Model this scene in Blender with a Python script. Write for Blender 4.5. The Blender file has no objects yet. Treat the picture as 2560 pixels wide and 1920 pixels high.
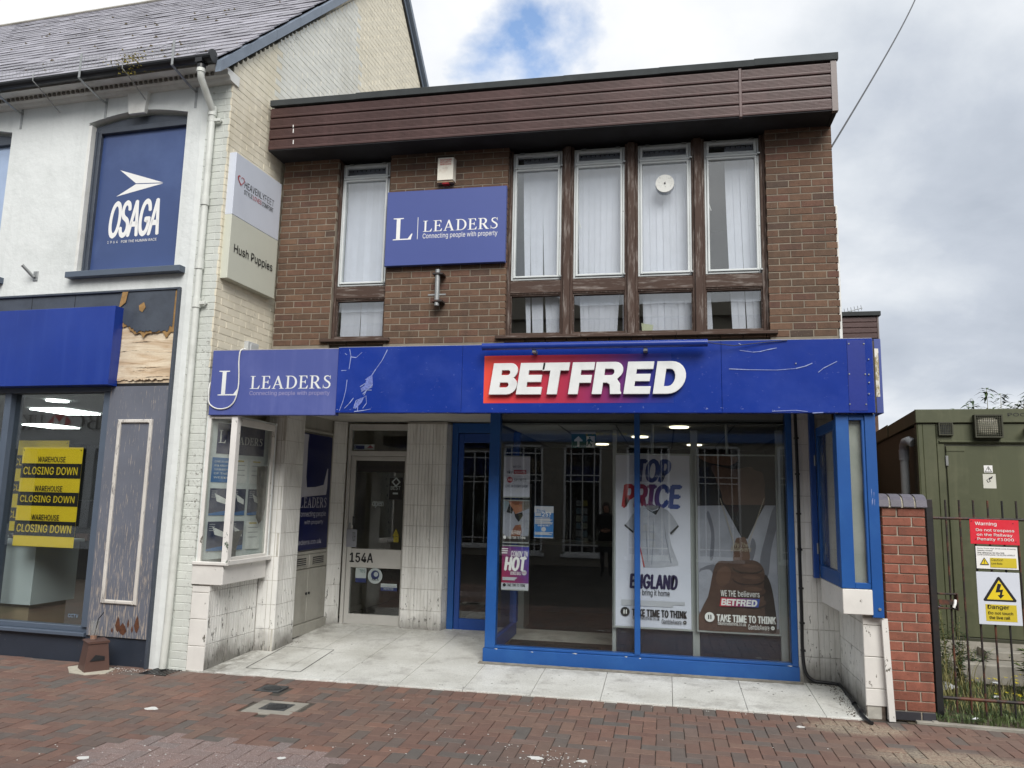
import bpy, math, random, os
from mathutils import Matrix, Vector
rnd = random.Random(11)
PI = math.pi
C = bpy.context.scene.collection
SC = bpy.context.scene
R = math.radians

# ---------------------------------------------------------------- camera, sky, sun, exposure
YAW, PITCH, ROLL, FPX = R(11.331), R(8.495), R(1.281), 1923.0
_fw = Vector((-math.sin(YAW)*math.cos(PITCH), math.cos(YAW)*math.cos(PITCH), math.sin(PITCH)))
_r0 = Vector((math.cos(YAW), math.sin(YAW), 0)); _u0 = _r0.cross(_fw)
_rt = _r0*math.cos(ROLL) + _u0*math.sin(ROLL); _up = _rt.cross(_fw)
EYE = Vector((0, 0, 1.70))
cam_d = bpy.data.cameras.new('camera'); cam = bpy.data.objects.new('camera', cam_d); C.objects.link(cam)
cam_d.sensor_width = 36; cam_d.lens = FPX/2560*36; cam_d.clip_start = .05; cam_d.clip_end = 3000
m = Matrix((_rt, _up, -_fw)).transposed().to_4x4(); m.translation = EYE
cam.matrix_world = m; SC.camera = cam

SUN_EL, SUN_AZ = R(42), R(158)      # azimuth clockwise from +Y: behind the camera, to the right
sun_dir = Vector((math.sin(SUN_AZ)*math.cos(SUN_EL), math.cos(SUN_AZ)*math.cos(SUN_EL), math.sin(SUN_EL)))
sd = bpy.data.lights.new('sun', 'SUN'); sd.energy = 1.5; sd.angle = R(35); sd.color = (1, .965, .92)
so = bpy.data.objects.new('sun', sd); C.objects.link(so); so.location = (4, -8, 20)
so.rotation_euler = sun_dir.to_track_quat('Z', 'Y').to_euler()

W = bpy.data.worlds.new('World'); SC.world = W; W.use_nodes = True
nt = W.node_tree; nt.nodes.clear()
def N_(t, tree=None, **kw):
    n = (tree or nt).nodes.new(t)
    for k, v in kw.items(): setattr(n, k, v)
    return n
def sky_world():
    L = nt.links.new
    out = N_('ShaderNodeOutputWorld'); mix = N_('ShaderNodeMixShader')
    b1 = N_('ShaderNodeBackground'); b2 = N_('ShaderNodeBackground')
    sky = N_('ShaderNodeTexSky'); sky.sky_type = 'NISHITA'; sky.sun_disc = False
    sky.sun_elevation = SUN_EL; sky.sun_rotation = SUN_AZ
    b1.inputs[1].default_value = .11; L(sky.outputs[0], b1.inputs[0])
    tc = N_('ShaderNodeTexCoord')
    # project the direction on a cloud layer overhead so clouds flatten towards the horizon
    sep = N_('ShaderNodeSeparateXYZ'); L(tc.outputs['Generated'], sep.inputs[0])
    zc = N_('ShaderNodeMath', operation='MAXIMUM'); L(sep.outputs[2], zc.inputs[0]); zc.inputs[1].default_value = 0.0
    za = N_('ShaderNodeMath', operation='ADD'); L(zc.outputs[0], za.inputs[0]); za.inputs[1].default_value = .42
    dv = N_('ShaderNodeVectorMath', operation='SCALE')
    inv = N_('ShaderNodeMath', operation='DIVIDE'); inv.inputs[0].default_value = 1; L(za.outputs[0], inv.inputs[1])
    L(tc.outputs['Generated'], dv.inputs[0]); L(inv.outputs[0], dv.inputs['Scale'])
    def noise(scale, detail, rough, off, dist=0.0):
        mp = N_('ShaderNodeMapping'); mp.inputs['Location'].default_value = off; L(dv.outputs[0], mp.inputs[0])
        n = N_('ShaderNodeTexNoise'); n.inputs['Scale'].default_value = scale; n.inputs['Detail'].default_value = detail
        n.inputs['Roughness'].default_value = rough; n.inputs['Distortion'].default_value = dist; L(mp.outputs[0], n.inputs[0]); return n.outputs[0]
    def ramp(src, stops):
        r = N_('ShaderNodeValToRGB'); e = r.color_ramp.elements
        while len(e) < len(stops): e.new(.5)
        for q, (p, c) in zip(e, stops): q.position = p; q.color = c if len(c) == 4 else (*c, 1)
        L(src, r.inputs[0]); return r.outputs[0]
    big = noise(1.5, 3, .5, (3.1, 1.2, .4)); fine = noise(3.4, 8, .56, (7.7, 2.9, 5.1), .15)
    s = N_('ShaderNodeMath', operation='MULTIPLY_ADD'); L(big, s.inputs[0]); s.inputs[1].default_value = .6
    s2 = N_('ShaderNodeMath', operation='MULTIPLY'); L(fine, s2.inputs[0]); s2.inputs[1].default_value = .4; L(s2.outputs[0], s.inputs[2])
    def bank(px, py, r0, r1, k, src):
        d = _fw + _rt*((px-1280)/FPX) + _up*((960-py)/FPX); d.normalize()
        dt = N_('ShaderNodeVectorMath', operation='DISTANCE'); L(tc.outputs['Generated'], dt.inputs[0]); dt.inputs[1].default_value = d
        mr = N_('ShaderNodeMapRange'); mr.interpolation_type = 'SMOOTHSTEP'; L(dt.outputs['Value'], mr.inputs[0]); mr.inputs[1].default_value = r0; mr.inputs[2].default_value = r1; mr.inputs[3].default_value = k; mr.inputs[4].default_value = 0
        a = N_('ShaderNodeMath', operation='ADD'); L(src, a.inputs[0]); L(mr.outputs[0], a.inputs[1]); return a.outputs[0]
    cl_in = bank(2420, 640, .05, .34, -.15, bank(2300, 330, .02, .24, -.05, bank(1100, 60, .10, .60, .06, bank(150, 0, .1, .4, .05, bank(2250, 850, .02, .16, .07, s.outputs[0])))))
    cloud = ramp(cl_in, [(.30, (.46, .51, .59)), (.39, (.56, .61, .69)), (.46, (.70, .745, .805)), (.53, (.86, .89, .93)), (.61, (1.0, 1.01, 1.03))])
    # a gap in the cloud to the left of the roof, ragged by noise
    def gap(d, lo, hi):
        dt = N_('ShaderNodeVectorMath', operation='DISTANCE'); L(tc.outputs['Generated'], dt.inputs[0]); dt.inputs[1].default_value = d
        f2 = N_('ShaderNodeMath', operation='MULTIPLY_ADD'); L(fine, f2.inputs[0]); f2.inputs[1].default_value = .62; L(dt.outputs['Value'], f2.inputs[2])
        mr = N_('ShaderNodeMapRange'); L(f2.outputs[0], mr.inputs[0]); mr.inputs[1].default_value = lo; mr.inputs[2].default_value = hi
        return mr.outputs[0]
    d1 = _fw + _rt*((1290-1280)/FPX) + _up*((960-110)/FPX); d1.normalize()
    g1 = gap(d1, .31, .40)
    holes = ramp(fine, [(.20, (0, 0, 0)), (.32, (1, 1, 1))])
    mn = N_('ShaderNodeMath', operation='MINIMUM'); L(g1, mn.inputs[0]); L(holes, mn.inputs[1])
    L(cloud, b2.inputs[0]); b2.inputs[1].default_value = .44
    L(mn.outputs[0], mix.inputs[0]); L(b1.outputs[0], mix.inputs[1]); L(b2.outputs[0], mix.inputs[2]); L(mix.outputs[0], out.inputs[0])
sky_world()
SC.view_settings.view_transform = 'Standard'; SC.view_settings.look = 'None'
SC.view_settings.exposure = 1.25; SC.view_settings.gamma = 1; SC.view_settings.use_curve_mapping = False
SC.render.engine = 'CYCLES'
SC.cycles.transparent_max_bounces = 32; SC.cycles.max_bounces = 8; SC.cycles.sample_clamp_indirect = 4

# ---------------------------------------------------------------- geometry helpers
def ray(px, py): return _fw + _rt*((px-1280)/FPX) - _up*((py-960)/FPX)
def atY(px, py, Y): d = ray(px, py); return EYE + d*(Y/d.y)
def atZ(px, py, Z): d = ray(px, py); return EYE + d*((Z-1.70)/d.z)
def screen(p):
    q = p - EYE; d = q.dot(_fw)
    if d < .1: return None
    return 1280+FPX*q.dot(_rt)/d, 960-FPX*q.dot(_up)/d, d

def frame(O, ang):       # local frame: u along the wall, v into it, z up
    return Matrix.Translation((O[0], O[1], O[2] if len(O) > 2 else 0)) @ Matrix.Rotation(ang, 4, 'Z')
ID = Matrix.Identity(4)
LB = frame((-4.52, 6.93), R(-3.2))            # left building, front face
GB = frame((-4.52, 6.93), R(86.0))            # its gable: u runs back, v into the house (towards -X)

class MB:
    def __init__(s, M=ID): s.M = M; s.v = []; s.f = []; s.sm = []
    def add(s, vs, fs, M=None, smooth=False):
        M = s.M @ M if M is not None else s.M
        b = len(s.v); s.v += [tuple(M @ Vector(p)) for p in vs]
        s.f += [tuple(i+b for i in f) for f in fs]; s.sm += [smooth]*len(fs); return s
    def box(s, x0, x1, y0, y1, z0, z1, M=None):
        if x0 > x1: x0, x1 = x1, x0
        if y0 > y1: y0, y1 = y1, y0
        if z0 > z1: z0, z1 = z1, z0
        return s.add([(x0,y0,z0),(x1,y0,z0),(x1,y1,z0),(x0,y1,z0),(x0,y0,z1),(x1,y0,z1),(x1,y1,z1),(x0,y1,z1)],
            [(0,3,2,1),(4,5,6,7),(0,1,5,4),(1,2,6,5),(2,3,7,6),(3,0,4,7)], M)
    def cbox(s, x0, x1, y0, y1, z0, z1, c=.004, M=None):   # box with its front (-y) edges chamfered
        v = [(x0,y1,z0),(x1,y1,z0),(x1,y1,z1),(x0,y1,z1),(x0,y0+c,z0),(x1,y0+c,z0),(x1,y0+c,z1),(x0,y0+c,z1),
             (x0+c,y0,z0+c),(x1-c,y0,z0+c),(x1-c,y0,z1-c),(x0+c,y0,z1-c)]
        return s.add(v, [(8,9,10,11),(4,5,9,8),(5,6,10,9),(6,7,11,10),(7,4,8,11),(0,1,5,4),(1,2,6,5),(2,3,7,6),(3,0,4,7),(3,2,1,0)], M)
    def prism(s, pts, a, b, ax='y', M=None):   # closed polygon extruded along an axis
        n = len(pts)
        mk = {'y': lambda p, t: (p[0], t, p[1]), 'x': lambda p, t: (t, p[0], p[1]), 'z': lambda p, t: (p[0], p[1], t)}[ax]
        v = [mk(p, a) for p in pts] + [mk(p, b) for p in pts]
        f = [tuple(range(n)), tuple(range(2*n-1, n-1, -1))] + [(i, i+n, (i+1) % n+n, (i+1) % n) for i in range(n)]
        return s.add(v, f, M)
    def tube(s, pts, r, n=10, caps=True, M=None):
        pts = [Vector(p) for p in pts]; rs = r if isinstance(r, (list, tuple)) else [r]*len(pts)
        v = []; up = None
        for i, p in enumerate(pts):
            d = (pts[min(i+1, len(pts)-1)] - pts[max(i-1, 0)]).normalized()
            if up is None: up = Vector((0, 0, 1)) if abs(d.z) < .9 else Vector((1, 0, 0))
            a = d.cross(up).normalized(); b = a.cross(d).normalized(); up = b
            v += [tuple(p + a*math.cos(2*PI*k/n)*rs[i] + b*math.sin(2*PI*k/n)*rs[i]) for k in range(n)]
        f = [(i*n+k, i*n+(k+1) % n, (i+1)*n+(k+1) % n, (i+1)*n+k) for i in range(len(pts)-1) for k in range(n)]
        s.add(v, f, M, True)
        if caps: s.add(v[:n], [tuple(range(n-1, -1, -1))], M); s.add(v[-n:], [tuple(range(n))], M)
        return s
    def disc(s, c, r, ax='y', t=.01, n=24, M=None):
        p = [(c[0]+r*math.cos(2*PI*k/n), c[2]+r*math.sin(2*PI*k/n)) if ax == 'y' else (c[0]+r*math.cos(2*PI*k/n), c[1]+r*math.sin(2*PI*k/n)) for k in range(n)]
        base = c[1] if ax == 'y' else c[2]
        return s.prism(p, base, base+t, ax, M)
    def quad(s, a, b, c, d, M=None): return s.add([a, b, c, d], [(0, 1, 2, 3)], M)

WM = {}
def link(o, parent=None, world=ID):
    C.objects.link(o)
    if parent is not None:
        o.parent = parent; o.matrix_parent_inverse = WM[parent.name].inverted()
    o.matrix_basis = world; WM[o.name] = world.copy(); return o
def thing(name, loc, label, cat, group=None, kind=None):
    o = bpy.data.objects.new(name, None); o.empty_display_size = .2
    link(o, None, Matrix.Translation(loc)); tag(o, label, cat, group, kind); return o
def tag(o, label=None, cat=None, group=None, kind=None):
    if label: o['label'] = label
    if cat: o['category'] = cat
    if group: o['group'] = group
    if kind: o['kind'] = kind
    return o
def mk(mb, name, mat, parent=None, label=None, kind=None):
    me = bpy.data.meshes.new(name); me.from_pydata(mb.v, [], mb.f); me.materials.append(mat)
    if any(mb.sm): me.polygons.foreach_set('use_smooth', mb.sm)
    me.update(); o = bpy.data.objects.new(name, me); link(o, parent); tag(o, label, kind=kind); return o

_tm = {}
def template(key, build):
    if key not in _tm:
        b = MB(); build(b); _tm[key] = (b.v, b.f, {})
    return _tm[key]
def tmesh(key, name, mat):
    v, f, d = _tm[key]; k = (name, mat.name)
    if k not in d:
        me = bpy.data.meshes.new(name); me.from_pydata(v, [], f); me.materials.append(mat); me.update(); d[k] = me
    return d[k]
def pieces(specs, name, parent, rest_name, limit=300):
    """specs: (template key, world matrix, material, size). The ones that show largest are objects, the rest one mesh."""
    def score(sp):
        s = screen(sp[1].translation)
        if s is None: return 0
        x, y, d = s; on = -40 < x < 2600 and -40 < y < 1960
        return sp[3]/d/d * (1 if on else .0001)
    specs = sorted(specs, key=score, reverse=True)
    for key, M, mat, sz in specs[:limit]:
        o = bpy.data.objects.new(name, tmesh(key, name, mat)); link(o, parent, M)
    rest = {}
    for key, M, mat, sz in specs[limit:]:
        rest.setdefault(mat.name, (mat, MB()))[1].add(_tm[key][0], _tm[key][1], M)
    for mat, mb in rest.values(): mk(mb, rest_name, mat, parent, kind='stuff')

# ---------------------------------------------------------------- materials
def hexc(h, k=1.0):
    h = h.lstrip('#'); c = [int(h[i:i+2], 16)/255 for i in (0, 2, 4)]
    return tuple((x/12.92 if x <= .04045 else ((x+.055)/1.055)**2.4)*k for x in c)
class NT:
    def __init__(s, name):
        s.m = bpy.data.materials.new(name); s.m.use_nodes = True; s.t = s.m.node_tree; s.t.nodes.clear()
        s.out = s.n('ShaderNodeOutputMaterial'); s.pos = s.n('ShaderNodeNewGeometry')
    def n(s, t, **kw):
        x = s.t.nodes.new(t)
        for k, v in kw.items(): setattr(x, k, v)
        return x
    def l(s, a, b): s.t.links.new(a, b)
    def noise(s, scale, detail=4, rough=.55, stretch=(1, 1, 1), dist=0, off=(0, 0, 0), ang=0):
        mp = s.n('ShaderNodeMapping'); mp.inputs['Scale'].default_value = stretch; mp.inputs['Location'].default_value = off; mp.inputs['Rotation'].default_value = (0, 0, ang)
        s.l(s.pos.outputs['Position'], mp.inputs[0])
        x = s.n('ShaderNodeTexNoise'); x.inputs['Scale'].default_value = scale; x.inputs['Detail'].default_value = detail
        x.inputs['Roughness'].default_value = rough; x.inputs['Distortion'].default_value = dist; s.l(mp.outputs[0], x.inputs[0]); return x.outputs[0]
    def mrange(s, v, a, b, c=0, d=1):
        x = s.n('ShaderNodeMapRange'); s.l(v, x.inputs[0])
        for i, q in zip((1, 2, 3, 4), (a, b, c, d)): x.inputs[i].default_value = q
        return x.outputs[0]
    def mix(s, fac, a, b, blend='MIX'):
        x = s.n('ShaderNodeMix', data_type='RGBA', blend_type=blend)
        for i, q in ((0, fac), (6, a), (7, b)):
            if hasattr(q, 'links'): s.l(q, x.inputs[i])
            elif isinstance(q, (int, float)): x.inputs[i].default_value = q
            else: x.inputs[i].default_value = (*q, 1)
        return x.outputs[2]
    def math(s, op, a, b=None, c=None):
        x = s.n('ShaderNodeMath', operation=op)
        for i, q in enumerate((a, b, c)):
            if q is None: continue
            if hasattr(q, 'links'): s.l(q, x.inputs[i])
            else: x.inputs[i].default_value = q
        return x.outputs[0]
    def piece_random(s):
        oi = s.n('ShaderNodeObjectInfo'); a = s.math('ADD', oi.outputs['Random'], s.pos.outputs['Random Per Island']); return s.math('FRACT', a)
    def hsv(s, col, h=None, sat=None, val=None):
        x = s.n('ShaderNodeHueSaturation'); s.l(col, x.inputs['Color'])
        for k, q in (('Hue', h), ('Saturation', sat), ('Value', val)):
            if q is not None: s.l(q, x.inputs[k])
        return x.outputs[0]
    def xyz(s):
        x = s.n('ShaderNodeSeparateXYZ'); s.l(s.pos.outputs['Position'], x.inputs[0]); return x.outputs
    def ramp(s, v, stops, mode='LINEAR'):
        r = s.n('ShaderNodeValToRGB'); r.color_ramp.interpolation = mode; e = r.color_ramp.elements
        while len(e) < len(stops): e.new(.5)
        for q, (p, c) in zip(e, stops): q.position = p; q.color = (*c, 1)
        s.l(v, r.inputs[0]); return r.outputs[0]
    def finish(s, col, rough=.6, metal=0, bump=None, bstr=.2, bdist=.01, spec=.5, coat=0):
        p = s.n('ShaderNodeBsdfPrincipled')
        if hasattr(col, 'links'): s.l(col, p.inputs['Base Color'])
        else: p.inputs['Base Color'].default_value = (*col, 1)
        if hasattr(rough, 'links'): s.l(rough, p.inputs['Roughness'])
        else: p.inputs['Roughness'].default_value = rough
        p.inputs['Metallic'].default_value = metal; p.inputs['Specular IOR Level'].default_value = spec; p.inputs['Coat Weight'].default_value = coat
        if bump is not None:
            b = s.n('ShaderNodeBump'); b.inputs['Strength'].default_value = bstr; b.inputs['Distance'].default_value = bdist
            s.l(bump, b.inputs['Height']); s.l(b.outputs[0], p.inputs['Normal'])
        s.l(p.outputs[0], s.out.inputs[0]); return s.m

_mats = {}
def surf(name, col, rough=.6, var=.12, scale=3, metal=0, bump=.15, bscale=40, bdist=.004, pr=0, dirt=None, dscale=2.0, damt=.35, dlo=.5, dhi=.75, streak=0, spec=.5, coat=0, speck=None):
    """a plain procedural surface: tone variation, dirt patches, run-off streaks, fine relief, piece-to-piece difference"""
    if name in _mats: return _mats[name]
    t = NT(name); c = hexc(col) if isinstance(col, str) else col
    n1 = t.noise(scale, 5, .6)
    k = t.mrange(n1, .3, .7, 1-var, 1+var*.6)
    cc = t.mix(1.0, c, (1, 1, 1), 'MULTIPLY')
    cc = t.hsv(cc, val=k)
    if pr:
        r = t.piece_random(); cc = t.hsv(cc, val=t.mrange(r, 0, 1, 1-pr, 1+pr))
    if dirt:
        dc = hexc(dirt); dn = t.noise(dscale, 6, .65, off=(5, 3, 1)); cc = t.mix(t.mrange(dn, dlo, dhi, 0, damt), cc, dc)
        if streak:
            st = t.noise(9, 5, .6, (1, 1, .07), off=(2, 9, 4)); cc = t.mix(t.mrange(st, .52, .75, 0, streak), cc, dc)
    if speck:
        sn = t.noise(speck[1], 2, .5, off=(1, 2, 3)); cc = t.mix(t.mrange(sn, speck[2], speck[2]+.04, 0, 1), cc, hexc(speck[0]))
    bn = t.noise(bscale, 4, .6)
    _mats[name] = t.finish(cc, rough, metal, bn, bump, bdist, spec, coat); return _mats[name]
def emit(name, col, st):
    if name in _mats: return _mats[name]
    t = NT(name); e = t.n('ShaderNodeEmission'); e.inputs[0].default_value = (*hexc(col), 1); e.inputs[1].default_value = st
    t.l(e.outputs[0], t.out.inputs[0]); _mats[name] = t.m; return t.m
def glass(name, tint=(.93, .95, .94), k=1.7, wob=.004, milky=0):
    if name in _mats: return _mats[name]
    t = NT(name); tr = t.n('ShaderNodeBsdfTransparent'); tr.inputs[0].default_value = (*tint, 1)
    gl = t.n('ShaderNodeBsdfGlossy'); gl.inputs['Roughness'].default_value = .0
    dt = t.n('ShaderNodeVectorMath', operation='DOT_PRODUCT'); t.l(t.pos.outputs['Normal'], dt.inputs[0]); t.l(t.pos.outputs['Incoming'], dt.inputs[1])
    ic = t.math('SUBTRACT', 1.0, t.math('ABSOLUTE', dt.outputs['Value']))
    f = t.math('MINIMUM', t.math('MULTIPLY', t.math('MULTIPLY_ADD', t.math('POWER', ic, 5.0), .96, .04), k), 1.0)
    bn = t.noise(1.1, 2, .5); b = t.n('ShaderNodeBump'); b.inputs['Strength'].default_value = wob; b.inputs['Distance'].default_value = .2
    t.l(bn, b.inputs['Height']); t.l(b.outputs[0], gl.inputs['Normal'])
    mx = t.n('ShaderNodeMixShader'); t.l(f, mx.inputs[0]); t.l(tr.outputs[0], mx.inputs[1]); t.l(gl.outputs[0], mx.inputs[2])
    last = mx.outputs[0]
    if milky:
        df = t.n('ShaderNodeBsdfDiffuse'); df.inputs[0].default_value = (.6, .6, .57, 1)
        m2 = t.n('ShaderNodeMixShader'); dn = t.noise(2.5, 5, .6); t.l(t.mrange(dn, .35, .75, 0, milky), m2.inputs[0]); t.l(last, m2.inputs[1]); t.l(df.outputs[0], m2.inputs[2]); last = m2.outputs[0]
    t.l(last, t.out.inputs[0]); _mats[name] = t.m; return t.m

def m_brick(name, stops, specks=True):
    t = NT(name); r = t.piece_random()
    c = t.ramp(r, [(p, hexc(h)) for p, h in stops])
    n = t.noise(14, 5, .7); c = t.hsv(c, val=t.mrange(n, .25, .75, .72, 1.22))
    n2 = t.noise(3, 4, .6, off=(4, 4, 4)); c = t.mix(t.mrange(n2, .5, .8, 0, .35), c, hexc('#43322a')); sk = t.noise(6, 5, .65, (1, 1, .1), off=(8, 2, 1)); c = t.mix(t.mrange(sk, .5, .72, 0, .4), c, hexc('#3b3029'))
    if specks:
        s = t.noise(130, 2, .5); c = t.mix(t.mrange(s, .69, .73, 0, .75), c, hexc('#a8998a'))
        s2 = t.noise(90, 2, .5, off=(9, 9, 9)); c = t.mix(t.mrange(s2, .66, .7, 0, .6), c, hexc('#2c201b'))
    b = t.noise(120, 5, .7); return t.finish(c, .85, 0, b, .5, .004)
BRICK = m_brick('brown_brick', [(0, '#5d4536'), (.3, '#684e3d'), (.55, '#574436'), (.75, '#705643'), (.9, '#634539'), (1, '#4e4036')])
MORTAR = surf('mortar', '#877e70', .9, .2, 6, bump=.5, bscale=150, dirt='#4a453e', dscale=1.3, damt=.55)
REDBRICK = m_brick('red_brick', [(0, '#85503f'), (.5, '#935b4a'), (.8, '#7a4839'), (1, '#8a5a48')])
BLUEBRICK = surf('blue_engineering_brick', '#55525c', .45, .2, 9, pr=.15, bump=.3, bscale=90)
DARKBRICK = surf('dark_plinth_brick', '#35353b', .5, .2, 9, pr=.15, bump=.3, bscale=90)

def m_painted_brick(name, col, stain, amt):
    t = NT(name); n = t.noise(5, 5, .6); r = t.piece_random()
    c = t.hsv(t.mix(1, hexc(col), (1, 1, 1), 'MULTIPLY'), val=t.mrange(n, .3, .7, .93, 1.05))
    c = t.hsv(c, val=t.mrange(r, 0, 1, .95, 1.03))
    s = t.noise(1.1, 6, .65, (1, 1, .3), off=(3, 1, 8)); c = t.mix(t.mrange(s, .52, .76, 0, amt), c, hexc(stain))
    s2 = t.noise(22, 5, .75, off=(8, 1, 2)); s3 = t.noise(1.6, 3, .5, (1, 1, .35), off=(1, 7, 2))
    mask = t.math('MULTIPLY', t.mrange(s2, .56, .64), t.mrange(s3, .54, .68)); c = t.mix(mask, c, hexc('#4d483c'))
    b = t.noise(45, 6, .7); return t.finish(c, .62, 0, b, .45, .006)
CREAMB = m_painted_brick('cream_painted_brick', '#e3dcc8', '#aea384', .5)
WHITEB = m_painted_brick('white_painted_brick', '#dcdcd4', '#a39f8a', .45)
COOLB = m_painted_brick('pier_painted_brick', '#ccd0ca', '#8f9085', .45)
RENDER = surf('white_render', '#d6dad9', .7, .05, 1.5, bump=.5, bscale=7, bdist=.02, dirt='#9aa09c', dscale=1.1, damt=.35, streak=.18)
RENDERTRIM = surf('white_trim', '#dbdcd8', .6, .06, 3, bump=.2, bscale=30, dirt='#8f8c84', dscale=4, damt=.4)

def m_paver(worn=False):
    t = NT('worn_clay_paver' if worn else 'clay_paver'); r = t.piece_random(); x, y, z = t.xyz()
    c = t.ramp(r, [(p, hexc(h)) for p, h in [(0, '#6c534a'), (.2, '#755b50'), (.38, '#67544d'), (.52, '#786054'), (.66, '#66564f'), (.84, '#635b56'), (.92, '#5d5955'), (.95, '#805f51'), (1, '#6f6059')]])
    n = t.noise(9, 6, .7); c = t.hsv(c, val=t.mrange(n, .25, .75, .86, 1.25))
    n2 = t.noise(1.4, 4, .6, off=(2, 2, 2)); c = t.mix(t.mrange(n2, .42, .75, 0, .5), c, hexc('#6f6056'))
    # worn pale patch near the left, real wear
    def blob(cx, cy, sx, sy, nz, lo, hi):
        dx = t.math('DIVIDE', t.math('SUBTRACT', x, cx), sx); dy = t.math('DIVIDE', t.math('SUBTRACT', y, cy), sy)
        d = t.math('SQRT', t.math('ADD', t.math('MULTIPLY', dx, dx), t.math('MULTIPLY', dy, dy)))
        return t.mrange(t.math('ADD', d, t.math('MULTIPLY', nz, .9)), lo, hi, 1, 0)
    nn = t.noise(6, 5, .7, off=(7, 7, 7))
    if worn:
        c = t.mix(.45, c, hexc('#8f807e')); sp = t.noise(170, 2, .5); c = t.mix(t.mrange(sp, .60, .68), c, hexc('#c9bfbc'))
    sand = t.noise(24, 8, .8, off=(3, 8, 1))
    c = t.mix(t.math('MULTIPLY', blob(1.45, 6.70, .42, .22, sand, 1.1, 1.5), t.mrange(t.noise(55, 6, .8, off=(6, 1, 0)), .42, .55, 0, .8)), c, hexc('#a59a86'))
    c = t.mix(t.math('MULTIPLY', blob(1.9, 6.05, .6, .24, sand, 1.05, 1.5), t.mrange(t.noise(55, 6, .8, off=(6, 1, 0)), .42, .55, 0, .8)), c, hexc('#a59a86'))
    dr = t.noise(26, 3, .6, off=(4, 1, 6)); c = t.mix(t.mrange(dr, .765, .785, 0, .9), c, hexc('#cfcbc3'))
    s = t.noise(260, 2, .5); c = t.hsv(c, val=t.mrange(s, .3, .7, .82, 1.18))
    b = t.noise(180, 4, .7); return t.finish(c, .8, 0, b, .5, .003)
PAVER = m_paver(); PAVERW = m_paver(True)
JOINT = surf('paving_sand', '#4a453f', .95, .3, 8, bump=.5, bscale=200, dirt='#8b8272', dscale=1.2, damt=.5)

def m_terrazzo():
    t = NT('terrazzo'); c = t.mix(t.mrange(t.noise(2.2, 6, .65), .35, .7), hexc('#dadbd6'), hexc('#c0c0b9'))
    s = t.noise(75, 3, .6); c = t.mix(t.mrange(s, .52, .66, 0, .4), c, hexc('#8b8a83'))
    x, y, z = t.xyz(); back = t.mrange(y, 7.2, 9.3, 0, .25)
    g = t.noise(3.2, 6, .7, off=(4, 0, 0)); c = t.mix(t.mrange(g, .52, .70, 0, .5), c, hexc('#75706a'))
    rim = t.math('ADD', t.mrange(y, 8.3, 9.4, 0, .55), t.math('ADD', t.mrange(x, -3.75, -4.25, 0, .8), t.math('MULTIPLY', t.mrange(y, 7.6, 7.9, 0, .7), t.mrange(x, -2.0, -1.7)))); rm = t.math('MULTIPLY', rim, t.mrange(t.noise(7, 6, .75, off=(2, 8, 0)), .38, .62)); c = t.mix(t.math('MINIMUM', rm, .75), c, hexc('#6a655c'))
    g2 = t.noise(16, 4, .7, off=(1, 5, 0)); c = t.mix(t.mrange(g2, .74, .77, 0, .8), c, hexc('#3a3733'))
    return t.finish(c, .5, 0, t.noise(90, 3, .6), .12, .002)
TERR = m_terrazzo()

def m_tile():
    t = NT('white_ribbed_tile'); x, y, z = t.xyz(); n = t.noise(4, 5, .6); c = t.hsv(t.mix(1, hexc('#dfdfdb'), (1, 1, 1), 'MULTIPLY'), val=t.mrange(n, .3, .7, .93, 1.05))
    s = t.noise(8, 5, .65, (1, 1, .15), off=(1, 1, 1)); c = t.mix(t.mrange(s, .5, .75, 0, .55), c, hexc('#97938a'))
    gz = t.mrange(t.math('ADD', z, t.math('MULTIPLY', t.noise(4, 4, .6, off=(3, 3, 3)), -.35)), -.1, .12, .8, 0); c = t.mix(gz, c, hexc('#57534b'))
    x, y, z = t.xyz(); p = t.noise(20, 6, .75, (1, 1, .35), off=(6, 2, 2)); lowmask = t.mrange(z, .0, 1.3, .10, 0)
    c = t.mix(t.mrange(t.math('ADD', p, lowmask), .668, .686, 0, .9), c, hexc('#5e5d58'))
    return t.finish(c, .42, 0, t.noise(30, 4, .6), .15, .003)
TILE = m_tile()
GROUT = surf('tile_grout', '#bab7ae', .9, .2, 6, dirt='#4d4a44', dscale=3, damt=.6)

def m_peel(name, top, under, under2, lo, hi, stretch, scale=14, zfade=None, rough=.65):
    """old paint worn through to what lies beneath it"""
    t = NT(name); n = t.noise(3, 4, .6); c = t.hsv(t.mix(1, hexc(top), (1, 1, 1), 'MULTIPLY'), val=t.mrange(n, .3, .7, .9, 1.08))
    g = t.noise(scale, 6, .68, stretch, off=(2, 4, 6))
    if zfade:
        x, y, z = t.xyz(); g = t.math('ADD', g, t.mrange(z, zfade[0], zfade[1], zfade[2], 0))
    u = t.mix(t.noise(30, 4, .6, stretch), hexc(under), hexc(under2))
    msk = t.mrange(g, lo, hi); c = t.mix(msk, c, u)
    return t.finish(c, rough, 0, t.math('SUBTRACT', t.noise(60, 4, .6, stretch), msk), .35, .003)
GREYWOOD = m_peel('peeling_grey_paint', '#636772', '#b3a89d', '#8f857b', .60, .66, (1, 1, .07), 95, (.3, 1.9, .09))
WHITEWOOD = m_peel('peeling_white_paint', '#d9d7d2', '#7d7368', '#39433a', .645, .665, (1, 1, .5), 16)
MOULD = m_peel('moulding_white_paint', '#c9c5be', '#8d8780', '#6b6a70', .56, .66, (1, 1, .2), 30)
GREENWHITE = m_peel('white_over_green_paint', '#dcdad6', '#1f5a43', '#5b5148', .62, .635, (1, 1, .5), 9)
BROWNWOOD = m_peel('weathered_brown_wood', '#46342b', '#7d746d', '#978f89', .50, .72, (1, 1, .12), 34, None, .8)
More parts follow.
